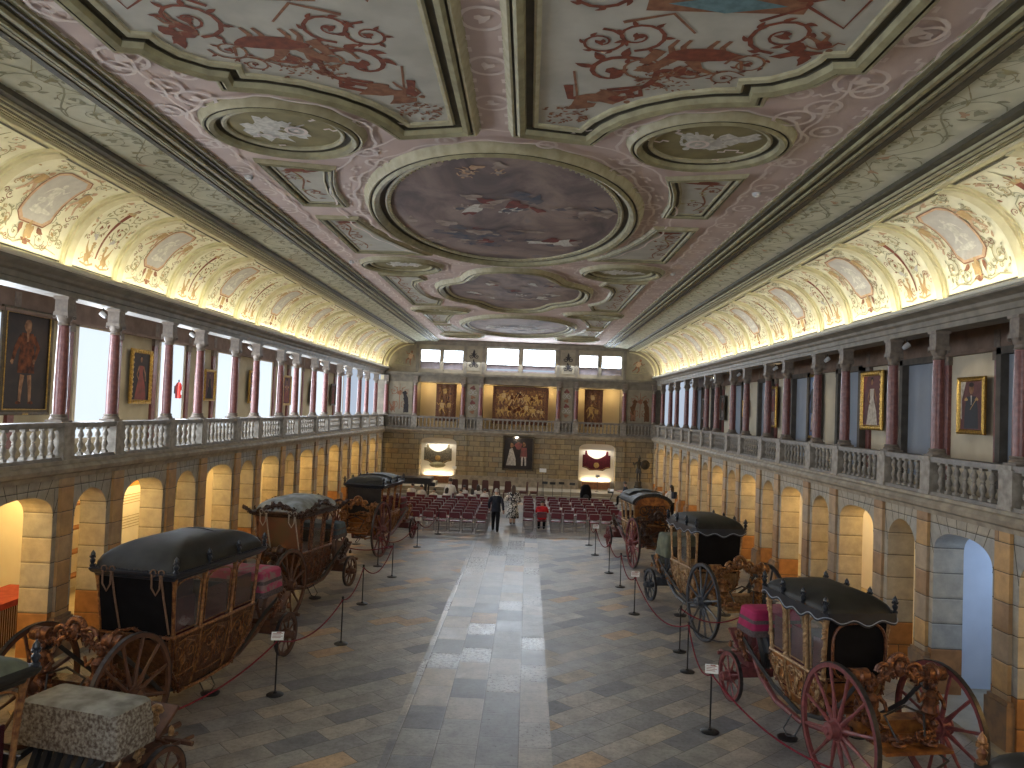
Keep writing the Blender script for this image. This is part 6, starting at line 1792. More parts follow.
def person(loc, rz, label, J, h=1.72, top='suit', bottom='trouser', shoe='shoe', sleeve=None, hair='hairdark', hairstyle='short', scale_=1.0, extra=None, fingers=True, group=None, forearm='skin'):
    """J: joint positions in body units (metres for a 1.72 m person)"""
    root = empty('person', loc, rz, label, 'person', group)
    s = h/1.72; sleeve = sleeve or top
    V = []; idx = {}
    def a(n, p, r, r2=None): idx[n] = len(V); V.append((p[0]*s, p[1]*s, p[2]*s, r*s, (r2 or r)*s))
    D_ = dict(pelvis=(0, 0, .92), waist=(0, 0, 1.08), chest=(0, .01, 1.28), neck=(0, 0, 1.46), head1=(0, .01, 1.55), head2=(0, .02, 1.66),
              hipL=(-.09, 0, .88), kneeL=(-.10, .02, .48), ankL=(-.10, 0, .09), toeL=(-.11, .16, .035), hipR=(.09, 0, .88), kneeR=(.10, .02, .48), ankR=(.10, 0, .09), toeR=(.11, .16, .035),
              shL=(-.18, 0, 1.39), elL=(-.25, -.02, 1.10), wrL=(-.27, .06, .87), haL=(-.27, .09, .80), shR=(.18, 0, 1.39), elR=(.25, -.02, 1.10), wrR=(.27, .06, .87), haR=(.27, .09, .80))
    D_.update(J)
    for n, r, r2 in (('pelvis', .15, .11), ('waist', .135, .10), ('chest', .165, .115), ('neck', .055, None), ('head1', .075, .085), ('head2', .078, .09),
                 ('hipL', .115, None), ('kneeL', .085, None), ('ankL', .062, None), ('toeL', .05, None), ('hipR', .115, None), ('kneeR', .085, None), ('ankR', .062, None), ('toeR', .05, None),
                 ('shL', .08, None), ('elL', .062, None), ('wrL', .042, None), ('haL', .042, .026), ('shR', .08, None), ('elR', .062, None), ('wrR', .042, None), ('haR', .042, .026)):
        a(n, D_[n], r, r2)
    E_ = []; mt = []
    def e(p, q, m_): E_.append((idx[p], idx[q])); mt.append(m_)
    e('pelvis', 'waist', top); e('waist', 'chest', top); e('chest', 'neck', top); e('neck', 'head1', 'skin'); e('head1', 'head2', 'skin')
    for S in 'LR':
        e('pelvis', 'hip'+S, bottom); e('hip'+S, 'knee'+S, bottom); e('knee'+S, 'ank'+S, bottom); e('ank'+S, 'toe'+S, shoe)
        e('chest', 'sh'+S, top); e('sh'+S, 'el'+S, sleeve); e('el'+S, 'wr'+S, forearm); e('wr'+S, 'ha'+S, 'skin')
    body = skinned(V, E_, mt, 'body', root)
    # fingers and thumb, nose and ears joined to the body mesh
    q = MB()
    if fingers:
        for S, sx in (('L', -1), ('R', 1)):
            w = Vector(D_['wr'+S])*s; hh = Vector(D_['ha'+S])*s; d = (hh-w).normalized(); side = d.cross(Vector((0, 0, 1)))
            if side.length < .2: side = Vector((0, 1, 0))
            side = side.normalized(); nrm = d.cross(side).normalized()
            for k, L in enumerate((.062, .075, .07, .055)):
                o0 = hh + side*(k-1.5)*.018*s
                q.tube([o0, o0+d*L*.5*s+nrm*.006*s, o0+d*L*s+nrm*.02*s], [.010*s, .009*s, .007*s], 6)
            t0 = w + d*.02*s + side*.028*s; q.tube([t0, t0+d*.035*s+side*.022*s, t0+d*.06*s+side*.026*s], [.011*s, .010*s, .008*s], 6)
    hc = (Vector(D_['head1'])+Vector(D_['head2']))*.5*s; up = (Vector(D_['head2'])-Vector(D_['head1'])).normalized(); fw = Vector((0, 1, 0)); fw = (fw-up*fw.dot(up)).normalized()
    rtv = fw.cross(up)
    q.tube([hc+fw*.085*s+up*.02*s, hc+fw*.112*s-up*.015*s, hc+fw*.09*s-up*.022*s], [.008*s, .015*s, .01*s], 6)
    for sx in (-1, 1): q.blob(hc+rtv*sx*.083*s, (.012*s, .022*s, .032*s), n=6, m=4)
    if q.v:
        me = bpy.data.meshes.new('x'); me.from_pydata(q.v, [], q.f); bm = bmesh.new(); bm.from_mesh(body.data)
        n0 = len(bm.faces); bm.from_mesh(me); bm.faces.ensure_lookup_table()
        names = [m_.name for m_ in body.data.materials]; si = names.index('skin')
        for f in bm.faces[n0:]: f.material_index = si; f.smooth = True
        bm.to_mesh(body.data); bm.free()
    q = MB()
    for sx in (-1, 1): q.blob(hc+rtv*sx*.03*s+fw*.087*s+up*.025*s, .011*s, n=6, m=4)
    q.tube([hc+rtv*k*.011*s+fw*(.09-.0015*abs(k))*s-up*.045*s for k in (-2, -1, 0, 1, 2)], .005*s, 5)
    q.build('facial_features', M['hairdark'], root)
    # hair cap
    q = MB(); n = 14; rings = []
    for i in range(8):
        t = i/7; lo = -.25 if hairstyle == 'short' else -.35
        ring = []
        for k in range(n):
            b = 2*PI*k/n; front = max(0, math.sin(b))
            lat = (PI/2)*(1-t) + (lo + .75*front)*t
            r = .108*s
            ring.append(hc + up*(.012*s+.118*s*math.sin(lat)) + rtv*(r*.88*math.cos(lat)*math.cos(b)) + fw*(r*1.02*math.cos(lat)*math.sin(b) - .006*s))
        rings.append(ring)
    q.loft(rings)
    if hairstyle == 'long':
        q.loft([[hc - fw*(.07+d_)*s + rtv*x*s + up*z*s for x, d_ in ((-w_, 0), (-w_*.6, .035), (w_*.6, .035), (w_, 0), (w_*.6, -.04), (-w_*.6, -.04))] for z, w_ in ((.06, .085), (-.05, .105), (-.16, .10), (-.26, .075))])
    q.build('hair', M[hair], root)
    if extra: extra(root, s, D_)
    return root
def jacket(root, s, D_):
    q = MB(); rings = []
    for z, w, d in ((1.44, .10, .07), (1.41, .19, .10), (1.28, .205, .135), (1.10, .175, .125), (.95, .185, .14), (.82, .20, .15)):
        rings.append([(w*math.cos(a)*s, (d*math.sin(a))*s, z*s) for a in [2*PI*k/16 for k in range(16)]])
    q.loft(rings); q.build('jacket', M['suit'], root)
    q = MB(); q.lathe([(.075*s, 1.44*s), (.07*s, 1.475*s), (.06*s, 1.475*s)], n=12); q.build('shirt_collar', M['whiteshirt'], root)
# man walking away up the aisle (faces +y)
person((-.62, 32.16, 0), 0, 'person in a dark suit with grey hair walking away up the aisle', dict(hipL=(-.09, 0, .88), kneeL=(-.10, .14, .50), ankL=(-.10, .16, .10), toeL=(-.11, .31, .045), kneeR=(.09, -.06, .48), ankR=(.09, -.22, .11), toeR=(.09, -.08, .035), elL=(-.29, -.06, 1.13), wrL=(-.27, .10, .93), haL=(-.26, .14, .87), elR=(.27, -.12, 1.12), wrR=(.30, -.10, .88), haR=(.31, -.08, .80)), 1.80, 'suit', 'trouser', hair='hairgrey', extra=jacket, forearm='suit')
def dress(root, s, D_):
    q = MB(); rings = []
    for z, w, d in ((1.43, .10, .06), (1.40, .17, .09), (1.28, .175, .125), (1.10, .145, .115), (.92, .19, .15), (.70, .22, .17), (.45, .25, .20), (.30, .27, .21)):
        n = 24; rings.append([((w+(.012*math.cos(6*a) if z < .9 else 0))*math.cos(a)*s, (d+(.012*math.cos(6*a) if z < .9 else 0))*math.sin(a)*s, z*s) for a in [2*PI*k/n for k in range(n)]])
    q.loft(rings); q.build('dress', M['floral'], root)
    for S, sx in (('L', -1), ('R', 1)):
        q = MB(); q.tube([Vector(D_['sh'+S])*s, Vector(D_['el'+S])*s, Vector(D_['wr'+S])*s*.4+Vector(D_['el'+S])*s*.6], [.085*s, .085*s, .10*s], 10); q.build('sleeve', M['floral'], root)
person((.05, 34.4, 0), 0, 'person in a long black and white patterned dress walking away in the aisle', dict(kneeL=(-.08, -.05, .48), ankL=(-.07, -.16, .12), toeL=(-.07, -.05, .04), kneeR=(.08, .10, .49), ankR=(.06, .08, .09), toeR=(.07, .22, .035), elL=(-.28, .0, 1.14), wrL=(-.22, .2, 1.05), haL=(-.18, .26, 1.04), elR=(.27, -.02, 1.12), wrR=(.25, .14, .98), haR=(.24, .2, .95)), 1.74, 'floral', 'skin', hair='hairbrown', hairstyle='long', extra=dress)
SIT = dict(pelvis=(0, -.02, .56), waist=(0, -.04, .72), chest=(0, -.02, .93), neck=(0, 0, 1.10), head1=(0, .02, 1.19), head2=(0, .035, 1.30),
           hipL=(-.09, .03, .54), kneeL=(-.11, .42, .52), ankL=(-.11, .40, .10), toeL=(-.11, .54, .04), hipR=(.09, .03, .54), kneeR=(.11, .42, .52), ankR=(.11, .40, .10), toeR=(.11, .54, .04),
           shL=(-.17, -.02, 1.03), elL=(-.23, .02, .76), wrL=(-.14, .22, .66), haL=(-.12, .29, .64), shR=(.17, -.02, 1.03), elR=(.23, .02, .76), wrR=(.14, .22, .66), haR=(.12, .29, .64))
bent = dict(SIT); bent.update(waist=(0, .02, .74), chest=(0, .12, .92), neck=(0, .20, 1.04), head1=(0, .24, 1.10), head2=(0, .30, 1.19), shL=(-.18, .12, 1.0), shR=(.18, .12, 1.0), elL=(-.25, .2, .78), elR=(.25, .2, .78), wrL=(-.12, .38, .72), wrR=(.12, .38, .72), haL=(-.09, .44, .72), haR=(.09, .44, .72))
def loose_shirt(mname):
    def f(root, s, D_):
        q = MB(); P0 = Vector(D_['pelvis']); P1 = Vector(D_['waist']); P2 = Vector(D_['chest']); P3 = Vector(D_['neck']); rings = []
        for c, w, d in ((P0+Vector((0, 0, -.05)), .19, .15), (P1, .19, .145), (P2, .215, .145), (P2.lerp(P3, .6), .17, .11), (P3, .07, .06)):
            rings.append([(c + Vector((w*math.cos(a), d*math.sin(a), 0)))*s for a in [2*PI*k/14 for k in range(14)]])
        q.loft(rings); q.build('shirt', M[mname], root)
    return f
person((1.32, 32.9, 0), 0, 'person in a bright red shirt sitting bent forward on a chair by the aisle', bent, 1.72, 'redshirt', 'trouser', hair='hairdark', extra=loose_shirt('redshirt'))
kid = ['leftmost of the seated group', 'second from the left of the seated group', 'sitting tallest of the group', 'fourth from left in the seated group', 'fifth from the left in the seated group', 'sixth from left of the seated group', 'seventh from left of the seated group', 'rightmost of the seated group beside the aisle', 'in the back row behind the seated group', 'in the back row behind middle', 'in the back row at far left']
kp = [(-4.5, 37.6, 1.62), (-3.9, 37.6, 1.45), (-3.2, 38.7, 1.95), (-3.25, 37.6, 1.5), (-2.6, 37.6, 1.45), (-2.0, 37.6, 1.5), (-1.4, 37.6, 1.55), (-.82, 37.6, 1.5), (-2.5, 38.8, 1.55), (-1.8, 38.8, 1.6), (-5.1, 38.4, 1.6)]
for k, (x, y, h) in enumerate(kp):
    j = dict(SIT)
    if k % 3 == 1: j.update(head1=(.03, .03, 1.18), head2=(.06, .05, 1.285))
    person((x, y, 0), rng.uniform(-.25, .25), 'person in a white shirt with dark hair, ' + kid[k], j, h, 'whiteshirt', 'trouser', hair='hairdark', hairstyle='long' if k in (3, 5, 9) else 'short', extra=loose_shirt('whiteshirt'), fingers=False, group='seated listeners in white shirts')
    chair_at(x, y, 'maroon chair occupied by the white shirted person ' + kid[k].replace(' of the seated group', '').replace(' in the seated group', '').replace('the seated group', 'the group').replace(' of seated group',''))
# visitor in white with a dark backpack, on the right beyond the coaches
def backpack(root, s, D_):
    loose_shirt('whiteshirt')(root, s, D_)
    q = MB(); q.loft([rrect(.13*s, -.30*s, -.12*s, z*s, .05) for z in (1.08, 1.12, 1.34, 1.40)]); q.build('backpack', mat('dark_blue_backpack', (.04,.05,.075), .7), root)
person((7.62, 37.4, .1), .5, 'person in a white top with long dark hair and backpack, beyond the farthest right coach', dict(elR=(.26, .1, 1.15), wrR=(.16, .25, 1.25), haR=(.13, .3, 1.3), elL=(-.26, .1, 1.15), wrL=(-.14, .26, 1.2), haL=(-.1, .3, 1.25)), 1.68, 'whiteshirt', 'trouser', hair='hairdark', hairstyle='long', extra=backpack)
t = empty('sign_on_stand', (6.35, 33.6, 0), 0, 'small white notice on a tall stand beyond the farthest right coach', 'sign')
q = MB(); q.lathe([(0, 0), (.14, 0), (.14, .02), (.014, .03), (.012, 1.6)], n=10); q.build('stand', M['black'], t)
q = MB(); q.box((-.14, -.02, 1.58), (.14, 0, 1.82)); q.build('notice', M['card'], t, smooth=False)
# keyboard player
kj = dict(SIT); kj.update(elL=(-.25, .12, .80), wrL=(-.2, .36, .82), haL=(-.19, .43, .82), elR=(.25, .12, .80), wrR=(.2, .36, .82), haR=(.19, .43, .82))
person((6.12, 43.0, 0), 1.4, 'person in dark clothes seated at the keyboard on the right', kj, 1.72, 'suit', 'trouser', hair='hairdark', extra=loose_shirt('suit'))
t = empty('piano_stool', (6.12, 43.0, 0), 0, 'small black stool under the person at the keyboard', 'stool')
q = MB(); q.box((-.2, -.2, .42), (.2, .2, .48)); q.build('seat', M['leather'], t, smooth=False)
for sx in (-1, 1):
    for sy in (-1, 1): q = MB(); q.tube([(sx*.16, sy*.16, .42), (sx*.18, sy*.18, 0)], .018, 6); q.build('leg', M['black'], t)
t = empty('electric_keyboard', (5.3, 42.9, 0), 1.45, 'dark blue electric keyboard on a crossed stand, right of the chairs', 'keyboard')
q = MB(); q.box((-.68, -.16, .76), (.68, .16, .86)); q.box((-.68, .1, .86), (.68, .16, .9)); q.build('body', M['wheelgrey'], t, smooth=False)
q = MB()
for k in range(30): q.box((-.62+k*.0413, -.15, .86), (-.62+k*.0413+.037, .04, .875))
q.build('white_keys', M['card'], t, smooth=False)
q = MB()
for sx in (-1, 1): q.tube([(sx*.35, -.15, .76), (-sx*.35, .15, .02)], .018, 6)
q.build('crossed_stand', M['black'], t)

# ================================================================= other things near the stage
t = empty('grand_piano', (-6.15, 44.1, 0), 0, 'black grand piano at the far left in front of the lit niche', 'piano')
# built along x: keyboard end towards the right
out = [(1.35, -.72), (1.35, .74), (.75, .74), (.2, .66), (-.3, .30), (-.85, .22), (-1.35, -.05), (-1.45, -.40), (-1.25, -.68), (-.6, -.74)]
q = MB(); q.prism([(x, y, .72) for x, y in out], (0, 0, .30)); q.build('case', M['roofblue'], t)
q = MB(); q.prism([(x*1.02, y*1.02, 1.02) for x, y in out], (0, 0, .04)); q.build('lid', M['roofblue'], t)
q = MB(); q.box((1.3, -.7, .62), (1.62, .7, .84)); q.box((1.3, -.7, .84), (1.38, .7, 1.0)); q.build('key_bed', M['roofblue'], t, smooth=False)
for (x, y) in ((1.1, -.58), (1.1, .58), (-1.0, -.3)):
    q = MB(); q.lathe([(.04, 0), (.04, .06), (.03, .1), (.05, .5), (.075, .7), (.075, .72)], c=(x, y, 0), n=10); q.build('leg', M['roofblue'], t)
q = MB(); q.tube([(.95, 0, .72), (.95, 0, .12)], .03, 6); q.box((.85, -.12, .06), (1.05, .12, .12)); q.build('pedal_lyre', M['roofblue'], t)
# dark red upholstered chairs by the platform
M['tub'] = mat('dark_red_leather', (.085,.026,.018), .5, col2=(.07,.02,.015), scale=5)
def tub(x, y, rz, label):
    t = empty('upholstered_chair', (x, y, 0), rz, label, 'chair', 'dark red upholstered chairs')
    q = MB(); q.loft([rrect(.2, -.2, .2, z, .06) for z in (.36, .40, .48, .50)]); q.build('seat', M['tub'], t)
    q = MB(); q.loft([[(xx*w, -.24+dy-.03*(z-.4), z) for xx, dy in ((-.18, -.0), (.18, -.0), (.18, .06), (-.18, .06))] for z, w in ((.38, 1), (.7, 1.05), (.98, .96), (1.04, .8))]); q.build('backrest', M['tub'], t)
    for sx in (-1, 1):
        for sy in (-1, 1): q = MB(); q.tube([(sx*.21, sy*.2, .38), (sx*.22, sy*.22, 0)], [.025, .018], 6); q.build('leg', M['woodbrown'], t)
for k, (x, rz) in enumerate([(-3.5, .2), (-2.9, .1), (-2.3, .0), (-1.7, -.1), (-1.1, .1), (-.45, .1), (.45, 1.4), (1.05, 1.5)]):
    tub(x, 44.1+.12*(k % 2), rz, 'dark red high backed chair below the platform, %s from the left' % ORD[k])
def mstand(x, y, label, card=False):
    t = empty('music_stand', (x, y, 0), rng.uniform(-.3, .3), label, 'music stand', 'music stands')
    q = MB(); q.lathe([(.012, .1), (.012, .95)], n=8)
    q.build('pole', M['black'], t)
    for a in (0, 2.09, 4.19): q = MB(); q.tube([(0, 0, .22), (.26*math.cos(a), .26*math.sin(a), .01)], .01, 6); q.build('leg', M['black'], t)
    q = MB(); q.box((-.16, -.01, .98), (.16, 0, 1.12), M=Matrix.Rotation(R(-18), 4, 'X')); q.build('desk', M['card' if card else 'black'], t, smooth=False)
for k, (x, y) in enumerate([(1.6, 44.0), (2.12, 43.8), (2.66, 44.1), (3.15, 43.9)]): mstand(x, y, 'thin music stand below the platform, %s from the left' % ORD[k], False)
t = empty('sign_on_stand', (1.55, 45.0, .21), 0, 'small white notice on a thin stand in front of the platform, below the double portrait', 'sign')
q = MB(); q.lathe([(0, 0), (.14, 0), (.14, .02), (.014, .03), (.012, 1.35)], n=10); q.build('stand', M['black'], t)
q = MB(); q.box((-.2, -.02, 1.33), (.2, 0, 1.55)); q.build('notice', M['card'], t, smooth=False)
for (x, nm) in ((-3.75, 'left'), (4.85, 'right')):
    t = empty('label_stand', (x, YE-1.0 if nm == 'right' else YE-.8, .42), 0, 'thin label stand in front of the %s lit niche' % nm, 'sign')
    q = MB(); q.lathe([(0, 0), (.13, 0), (.13, .02), (.012, .03), (.012, 1.0 if nm == 'left' else .85)], n=10); q.build('stand', M['black'], t)
    q = MB(); z = 1.0 if nm == 'left' else .85; q.box((-.12, -.02, z), (.12, 0, z+.16)); q.build('label_card', M['card' if nm == 'left' else 'blind'], t, smooth=False)
t = empty('loudspeaker', (3.98, 43.6, 0), 0, 'rounded black loudspeaker on the floor left of the right niche', 'loudspeaker')
q = MB(); q.loft([rrect(.30, -.25, .25, 0, .1), rrect(.32, -.27, .27, .5, .12), rrect(.26, -.22, .22, .9, .12), rrect(.14, -.12, .12, 1.06, .1)]); q.build('cabinet', M['blackcloth'], t)
q = MB(); q.lathe([(.17, 0), (.19, .02), (.15, .03), (.05, .01), (0, .02)], n=18, M=Matrix.Translation((0, -.265, .35)) @ Matrix.Rotation(PI/2, 4, 'X')); q.build('cone', M['black'], t)
# bronze warrior statue
t = empty('bronze_statue', (7.3, 46.4, .42), .2, 'dark bronze statue of a helmeted warrior with a round shield, right of the right niche', 'statue')
M['bronze'] = mat('dark_bronze', (.045,.04,.03), .4, .6, col2=(.09,.07,.05), scale=8)
q = MB(); q.lathe([(0, 0), (.22, 0), (.22, .3), (.25, .33), (.25, .4), (.2, .44), (.2, .68), (0, .68)], n=14); q.build('pedestal', M['bronze'], t)
V = [(0, 0, 1.42, .11), (0, .0, 1.56, .10), (0, -.02, 1.74, .13), (0, 0, 1.90, .05), (.02, -.02, 2.0, .07), (.03, -.02, 2.08, .06), (-.07, 0, 1.36, .08), (-.1, -.06, 1.08, .06), (-.06, .02, .74, .04), (-.08, -.1, .70, .035), (.07, 0, 1.36, .08), (.1, 0, 1.05, .06), (.12, .06, .74, .04), (.14, -.04, .70, .035), (-.16, 0, 1.84, .06), (-.30, -.04, 1.66, .045), (-.38, -.08, 1.86, .035), (.16, 0, 1.84, .06), (.28, 0, 1.62, .045), (.36, -.06, 1.52, .035)]
skinned(V, [(0,1),(1,2),(2,3),(3,4),(4,5),(0,6),(6,7),(7,8),(8,9),(0,10),(10,11),(11,12),(12,13),(2,14),(14,15),(15,16),(2,17),(17,18),(18,19)], ['bronze']*19, 'figure', t)
q = MB(); q.lathe([(0, .05), (.1, .045), (.2, .03), (.28, 0), (.29, -.01), (0, -.01)], n=20, M=Matrix.Translation((.38, -.1, 1.7)) @ Matrix.Rotation(PI/2, 4, 'X')); q.build('shield', M['bronze'], t)
q = MB(); q.lathe([(.09, 2.04), (.1, 2.08), (.07, 2.15), (0, 2.18)], c=(.03, -.02, 0), n=12); q.tube([(.03, .1, 2.08), (.03, .04, 2.2), (.03, -.06, 2.24), (.03, -.12, 2.17)], .025, 6); q.build('helmet', M['bronze'], t)
q = MB()
for k in range(10): a = 2*PI*k/10; q.tube([(.11*math.cos(a), .10*math.sin(a), 1.45), (.16*math.cos(a), .14*math.sin(a), 1.2)], .04, 5)
q.build('skirt', M['bronze'], t)
# floor standing details under the arcades
M['redtop'] = mat('red_fabric_top', (.40,.075,.055), .8, col2=(.3,.05,.04), scale=8)
t = empty('striped_bench', (-9.75, 15.35, .1), 0, 'upholstered box with red top and vertically striped sides inside the nearest left arch', 'bench')
q = MB(); q.loft([rrect(.45, -.85, .75, z, .05) for z in (.80, .84, .90, .92)]); q.build('cushion', M['redtop'], t)
q = MB(); q.box((-.40, -.8, .02), (.40, .7, .8)); q.build('box', M['whitepl'], t, smooth=False)
q = MB()
for k in range(24):
    y = -.78+k*.0645; q.box((.40, y, .02), (.415, y+.026, .8))
for k in range(12): x = -.38+k*.066; q.box((x, .70, .02), (x+.026, .715, .8)); q.box((x, -.815, .02), (x+.026, -.80, .8))
q.build('dark_stripes', M['brownfig'], t, smooth=False)
t = empty('text_panel', (-10.95, 22.4, 1.0), 0, 'tall white information panel with an orange band seen through the second wide left arch', 'sign')
q = MB(); q.box((0, -1.1, -.9), (.04, 1.3, 2.2)); q.build('board', M['card'], t, smooth=False)
q = MB(); q.box((.04, -1.1, 1.45), (.05, 1.3, 1.62)); q.build('orange_band', mat('orange_print', (.62,.28,.08), .6), t, smooth=False)
q = MB()
for k in range(9): q.box((.04, -.9, 1.2-.08*k-(.3 if k > 3 else 0)), (.048, .9-.25*(k % 3), 1.215-.08*k-(.3 if k > 3 else 0)))
q.build('text_lines', M['ledge'], t, smooth=False)
t = empty('frame_rack', (-10.7, 19.2, .1), 0, 'leaning wooden rack glimpsed through the narrow left arch', 'rack')
q = MB(); 
for z in (.4, 1.0, 1.6, 2.2): q.box((-.1, -.6, z), (.15, .6, z+.05))
for y in (-.6, .57): q.box((-.1, y, 0), (.15, y+.04, 2.5))
q.build('frame', M['woodbench'], t, smooth=False)
for nm, (x, y, col_) in {'red visitor chair behind the right arcade, seen through the wide arch': (9.6, 19.0, 0)}.items():
    t = empty('red_armchair', (x, y, .1), .6, nm, 'chair')
    q = MB(); q.loft([rrect(.26, -.26, .26, z, .06) for z in (.38, .42, .48, .5)]); q.loft([[(xx, -.26+dy, z) for xx, dy in ((-.25, -.04), (.25, -.04), (.25, .03), (-.25, .03))] for z in (.45, .8, .95)]); q.build('upholstery', M['redtop'], t)
    q = MB()
    for sx in (-1, 1):
        q.tube([(sx*.26, -.25, 0), (sx*.27, -.25, .65), (sx*.27, .2, .65), (sx*.26, .24, 0)], .014, 6)
    q.build('frame', M['chrome'], t)
t = empty('low_white_box', (7.55, 21.0, 0), 0, 'small white display box on the floor behind the slate wheeled coach', 'box')
q = MB(); q.box((-.25, -.3, .02), (.25, .3, .62)); q.build('body', M['whitepl'], t, smooth=False)
q = MB(); q.box((-.27, -.32, .62), (.27, .32, .66)); q.build('lid', M['whitepl'], t, smooth=False)
t = empty('red_banner', (-9.3, 27.0, .1), 0, 'narrow bright red standing banner seen through a left arch', 'banner')
q = MB(); q.box((-.02, -.25, .1), (.02, .25, 2.0)); q.build('cloth', mat('red_banner_cloth', (.62,.05,.02), .7), t, smooth=False)
q = MB(); q.tube([(0, 0, 0), (0, 0, 2.05)], .02, 8); q.box((-.2, -.3, 0), (.2, .3, .03)); q.build('stand', M['chrome'], t)
t = empty('red_extinguisher', (-9.2, 22.75, .1), 0, 'red fire extinguisher standing behind the left arcade', 'fire extinguisher')
def ext(t, z0=0):
    q = MB(); q.lathe([(0, z0), (.085, z0), (.09, z0+.03), (.09, z0+.42), (.06, z0+.5), (.03, z0+.53), (0, z0+.53)], n=16); q.build('cylinder', M['redtop'] if z0 else mat('extinguisher_red', (.55,.03,.02), .35), t)
    q = MB(); q.tube([(0, 0, z0+.5), (0, 0, z0+.6)], .02, 8); q.tube([(0, 0, z0+.58), (.1, 0, z0+.52), (.11, 0, z0+.25)], .012, 6); q.box((-.02, -.02, z0+.58), (.12, .02, z0+.61)); q.build('valve_and_hose', M['black'], t)
ext(t)
t = empty('wall_fire_extinguisher', (-10.72, 24.55, 5.05), 0, 'red fire extinguisher hanging in the left gallery window bay', 'fire extinguisher')
q = MB(); q.lathe([(0, 0), (.09, 0), (.1, .03), (.1, .42), (.06, .5), (0, .53)], n=16); q.build('cylinder', bpy.data.materials['extinguisher_red'], t)
q = MB(); q.box((-.12, -.06, .15), (-.09, .06, .4)); q.tube([(0, 0, .5), (0, 0, .6)], .02, 8); q.build('bracket', M['black'], t)
q = MB(); q.box((.10, -.05, .12), (.103, .05, .26)); q.build('label_sticker', M['card'], t, smooth=False)

# ================================================================= spot lamps
def spotlamp(x, y, z, s, label, on=True):
    t = empty('spotlight', (x, y, z), 0, label, 'spotlight', 'small white spotlights under the gallery beams')
    q = MB(); Mx = Euler((0, s*R(50), 0)).to_matrix().to_4x4()
    q.lathe([(0, -.09), (.04, -.09), (.055, -.04), (.06, .06), (.05, .06), (.045, .0), (0, .0)], n=12, M=Mx); q.build('lamp_head', M['lampmetal'], t)
    q = MB(); q.tube([(0, 0, .02), (0, 0, .14)], .012, 6); q.build('bracket', M['black'], t)
    q = MB(); q.blob((0, 0, 0), .034, n=8, m=6); b = q.build('bulb', M['spot' if on else 'card'], t); b.location = Mx @ Vector((0, 0, .045))
for s, nm in ((-1, 'left'), (1, 'right')):
    for i in range(-1, ILAST+1):
        on = (i % 2 == 1) and (s < 0 or i in (-1, 5, 9, 13))
        spotlamp(s*8.62, cy(s, i)+.32*(-1 if i % 2 else 1), 6.80, s, 'small spotlight under the %s gallery beam, %s counting away from the camera' % (nm, ORD[i+1]), on)
t = empty('picture_light', (-.07, YE-.25, 3.42), 0, 'small bright lamp above the double portrait on the end wall', 'lamp')
q = MB(); q.box((-.16, -.02, .03), (.16, .14, .07)); q.build('housing', M['lampmetal'], t, smooth=False)
q = MB(); q.blob((0, -.01, 0), .05); q.build('bulb', emit('picture_lamp_glow', (1, .92, .7), 40), t)

# ================================================================= lights
def area(name, loc, rot, sx, sy, power, col):
    l = bpy.data.lights.new(name, 'AREA'); l.shape = 'RECTANGLE'; l.size = sx; l.size_y = sy; l.energy = power; l.color = col
    o = bpy.data.objects.new(name, l); o.location = loc; o.rotation_euler = rot; COL.objects.link(o); return o
def point(name, loc, power, col, r=.12):
    l = bpy.data.lights.new(name, 'POINT'); l.energy = power; l.color = col; l.shadow_soft_size = r
    o = bpy.data.objects.new(name, l); o.location = loc; COL.objects.link(o); return o
def spotl(name, loc, tgt, power, col, ang=50, blend=.6, r=.04):
    l = bpy.data.lights.new(name, 'SPOT'); l.energy = power; l.color = col; l.spot_size = R(ang); l.spot_blend = blend; l.shadow_soft_size = r
    o = bpy.data.objects.new(name, l); o.location = loc; d = Vector(tgt)-Vector(loc); o.rotation_euler = d.to_track_quat('-Z', 'Y').to_euler(); COL.objects.link(o); return o
WARM = (1, .63, .20); CREAM = (1, .93, .66); DAY = (.80, .89, 1.0)
K = dict(cove=1.0, day=1.0, arc=1.0)
# led strips lying on the cornice below the cove
LEDM = emit('cornice_led_strip', (1, .95, .76), 13.5)
for s, nm in ((-1, 'left'), (1, 'right')):
    q = MB(); q.box((min(s*8.2, s*8.24), YNEAR+.2, 7.375), (max(s*8.2, s*8.24), YEND-.1, 7.395)); o = structure(q, 'trim_led_strip_%s' % nm, LEDM)
# warm lamps in the corridors behind the arches
for s in (-1, 1):
    for a, b, wide, i in bays(s):
        c = (a+b)/2
        if wide and b > 6:
            if s > 0 and 12 < c < 15: continue
            point('corridor_lamp', (s*9.9, c, 3.1), 54 if s < 0 else 44, WARM)
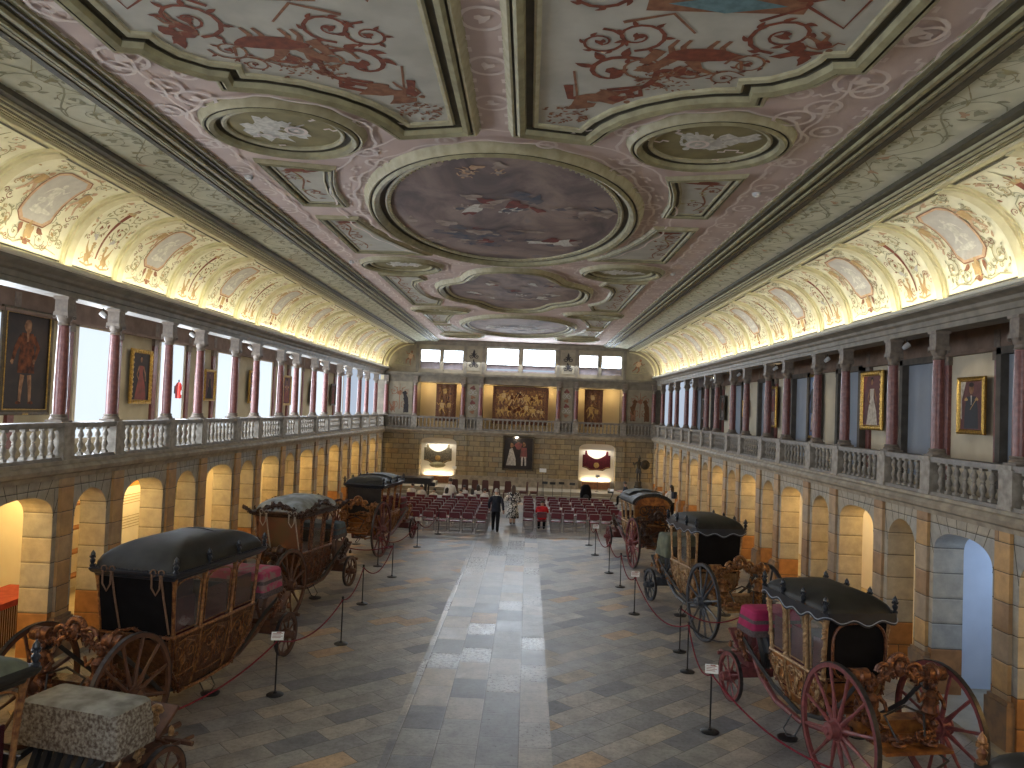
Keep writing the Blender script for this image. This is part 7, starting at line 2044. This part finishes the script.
# daylight: end windows, windows of the near end, left gallery windows
for a, b, wide, i in bays(-1):
    if not wide and b > 5: area('gallery_window_daylight', (-10.7, (a+b)/2, 5.35), (R(90), 0, R(-90)), 1.5, 2.6, 100, DAY)
area('end_window_daylight', (0, YEND-.25, 8.2), (R(-50), 0, 0), 11, .8, 190, DAY)
point('side_door_daylight', (10.3, 13.9, 2.6), 20, (.55, .72, 1.0), .3)
for s in (-1, 1): area('niche_lamp', (s*4.88, YE+.53, .88), (R(180), 0, 0), 1.7, .1, 8, (1, .82, .52)); area('niche_top_lamp', (s*4.88, YE+.3, 2.85), (0, 0, 0), 1.5, .3, 9, (1, .92, .78))
for x in (-5.4, -.9, 1.0, 5.4): spotl('tapestry_lamp', (x, YE-1.7, 6.95), (x*.93, YE+.5, 5.3), 16, (1, .78, .45), 70, 1.0)
for x in (-5.75, -3.75, -1.95, 1.98, 3.75, 5.75): point('recess_lamp', (x, YE+.85, 6.3), 7, (1, .74, .38), .06)
for (y, s) in ((17.4, -1), (22.3, -1), (17.95, 1), (23.1, 1), (27.8, 1)): spotl('picture_spot', (s*8.75, y, 6.75), (s*10.9, y, 5.6), 14, (1, .84, .6), 60)
w = bpy.data.worlds.new('world'); scene.world = w; w.use_nodes = True
w.node_tree.nodes['Background'].inputs[0].default_value = (.6, .7, .85, 1); w.node_tree.nodes['Background'].inputs[1].default_value = .3

# ================================================================= camera
cam = bpy.data.cameras.new('camera'); co_ = bpy.data.objects.new('camera', cam); COL.objects.link(co_)
cam.sensor_width = 36; cam.sensor_fit = 'HORIZONTAL'; cam.lens = 769/1024*36; cam.clip_start = .05; cam.clip_end = 200
yaw, pitch, roll = R(-1.304), R(1.927), R(2.244)
fwd = Vector((math.sin(yaw)*math.cos(pitch), math.cos(yaw)*math.cos(pitch), math.sin(pitch)))
rt = Vector((math.cos(yaw), -math.sin(yaw), 0)); up = rt.cross(fwd)
r2 = rt*math.cos(roll)+up*math.sin(roll); u2 = -rt*math.sin(roll)+up*math.cos(roll)
m3 = Matrix((r2, u2, -fwd)).transposed(); co_.matrix_world = Matrix.Translation((.576, 0, 5.1)) @ m3.to_4x4()
scene.camera = co_
scene.view_settings.view_transform = 'Standard'; scene.view_settings.look = 'None'; scene.view_settings.gamma = 1; scene.view_settings.use_curve_mapping = False
scene.view_settings.exposure = 1.4
scene.cycles.use_denoising = True
scene.cycles.max_bounces = 7; scene.cycles.diffuse_bounces = 4; scene.cycles.transparent_max_bounces = 24
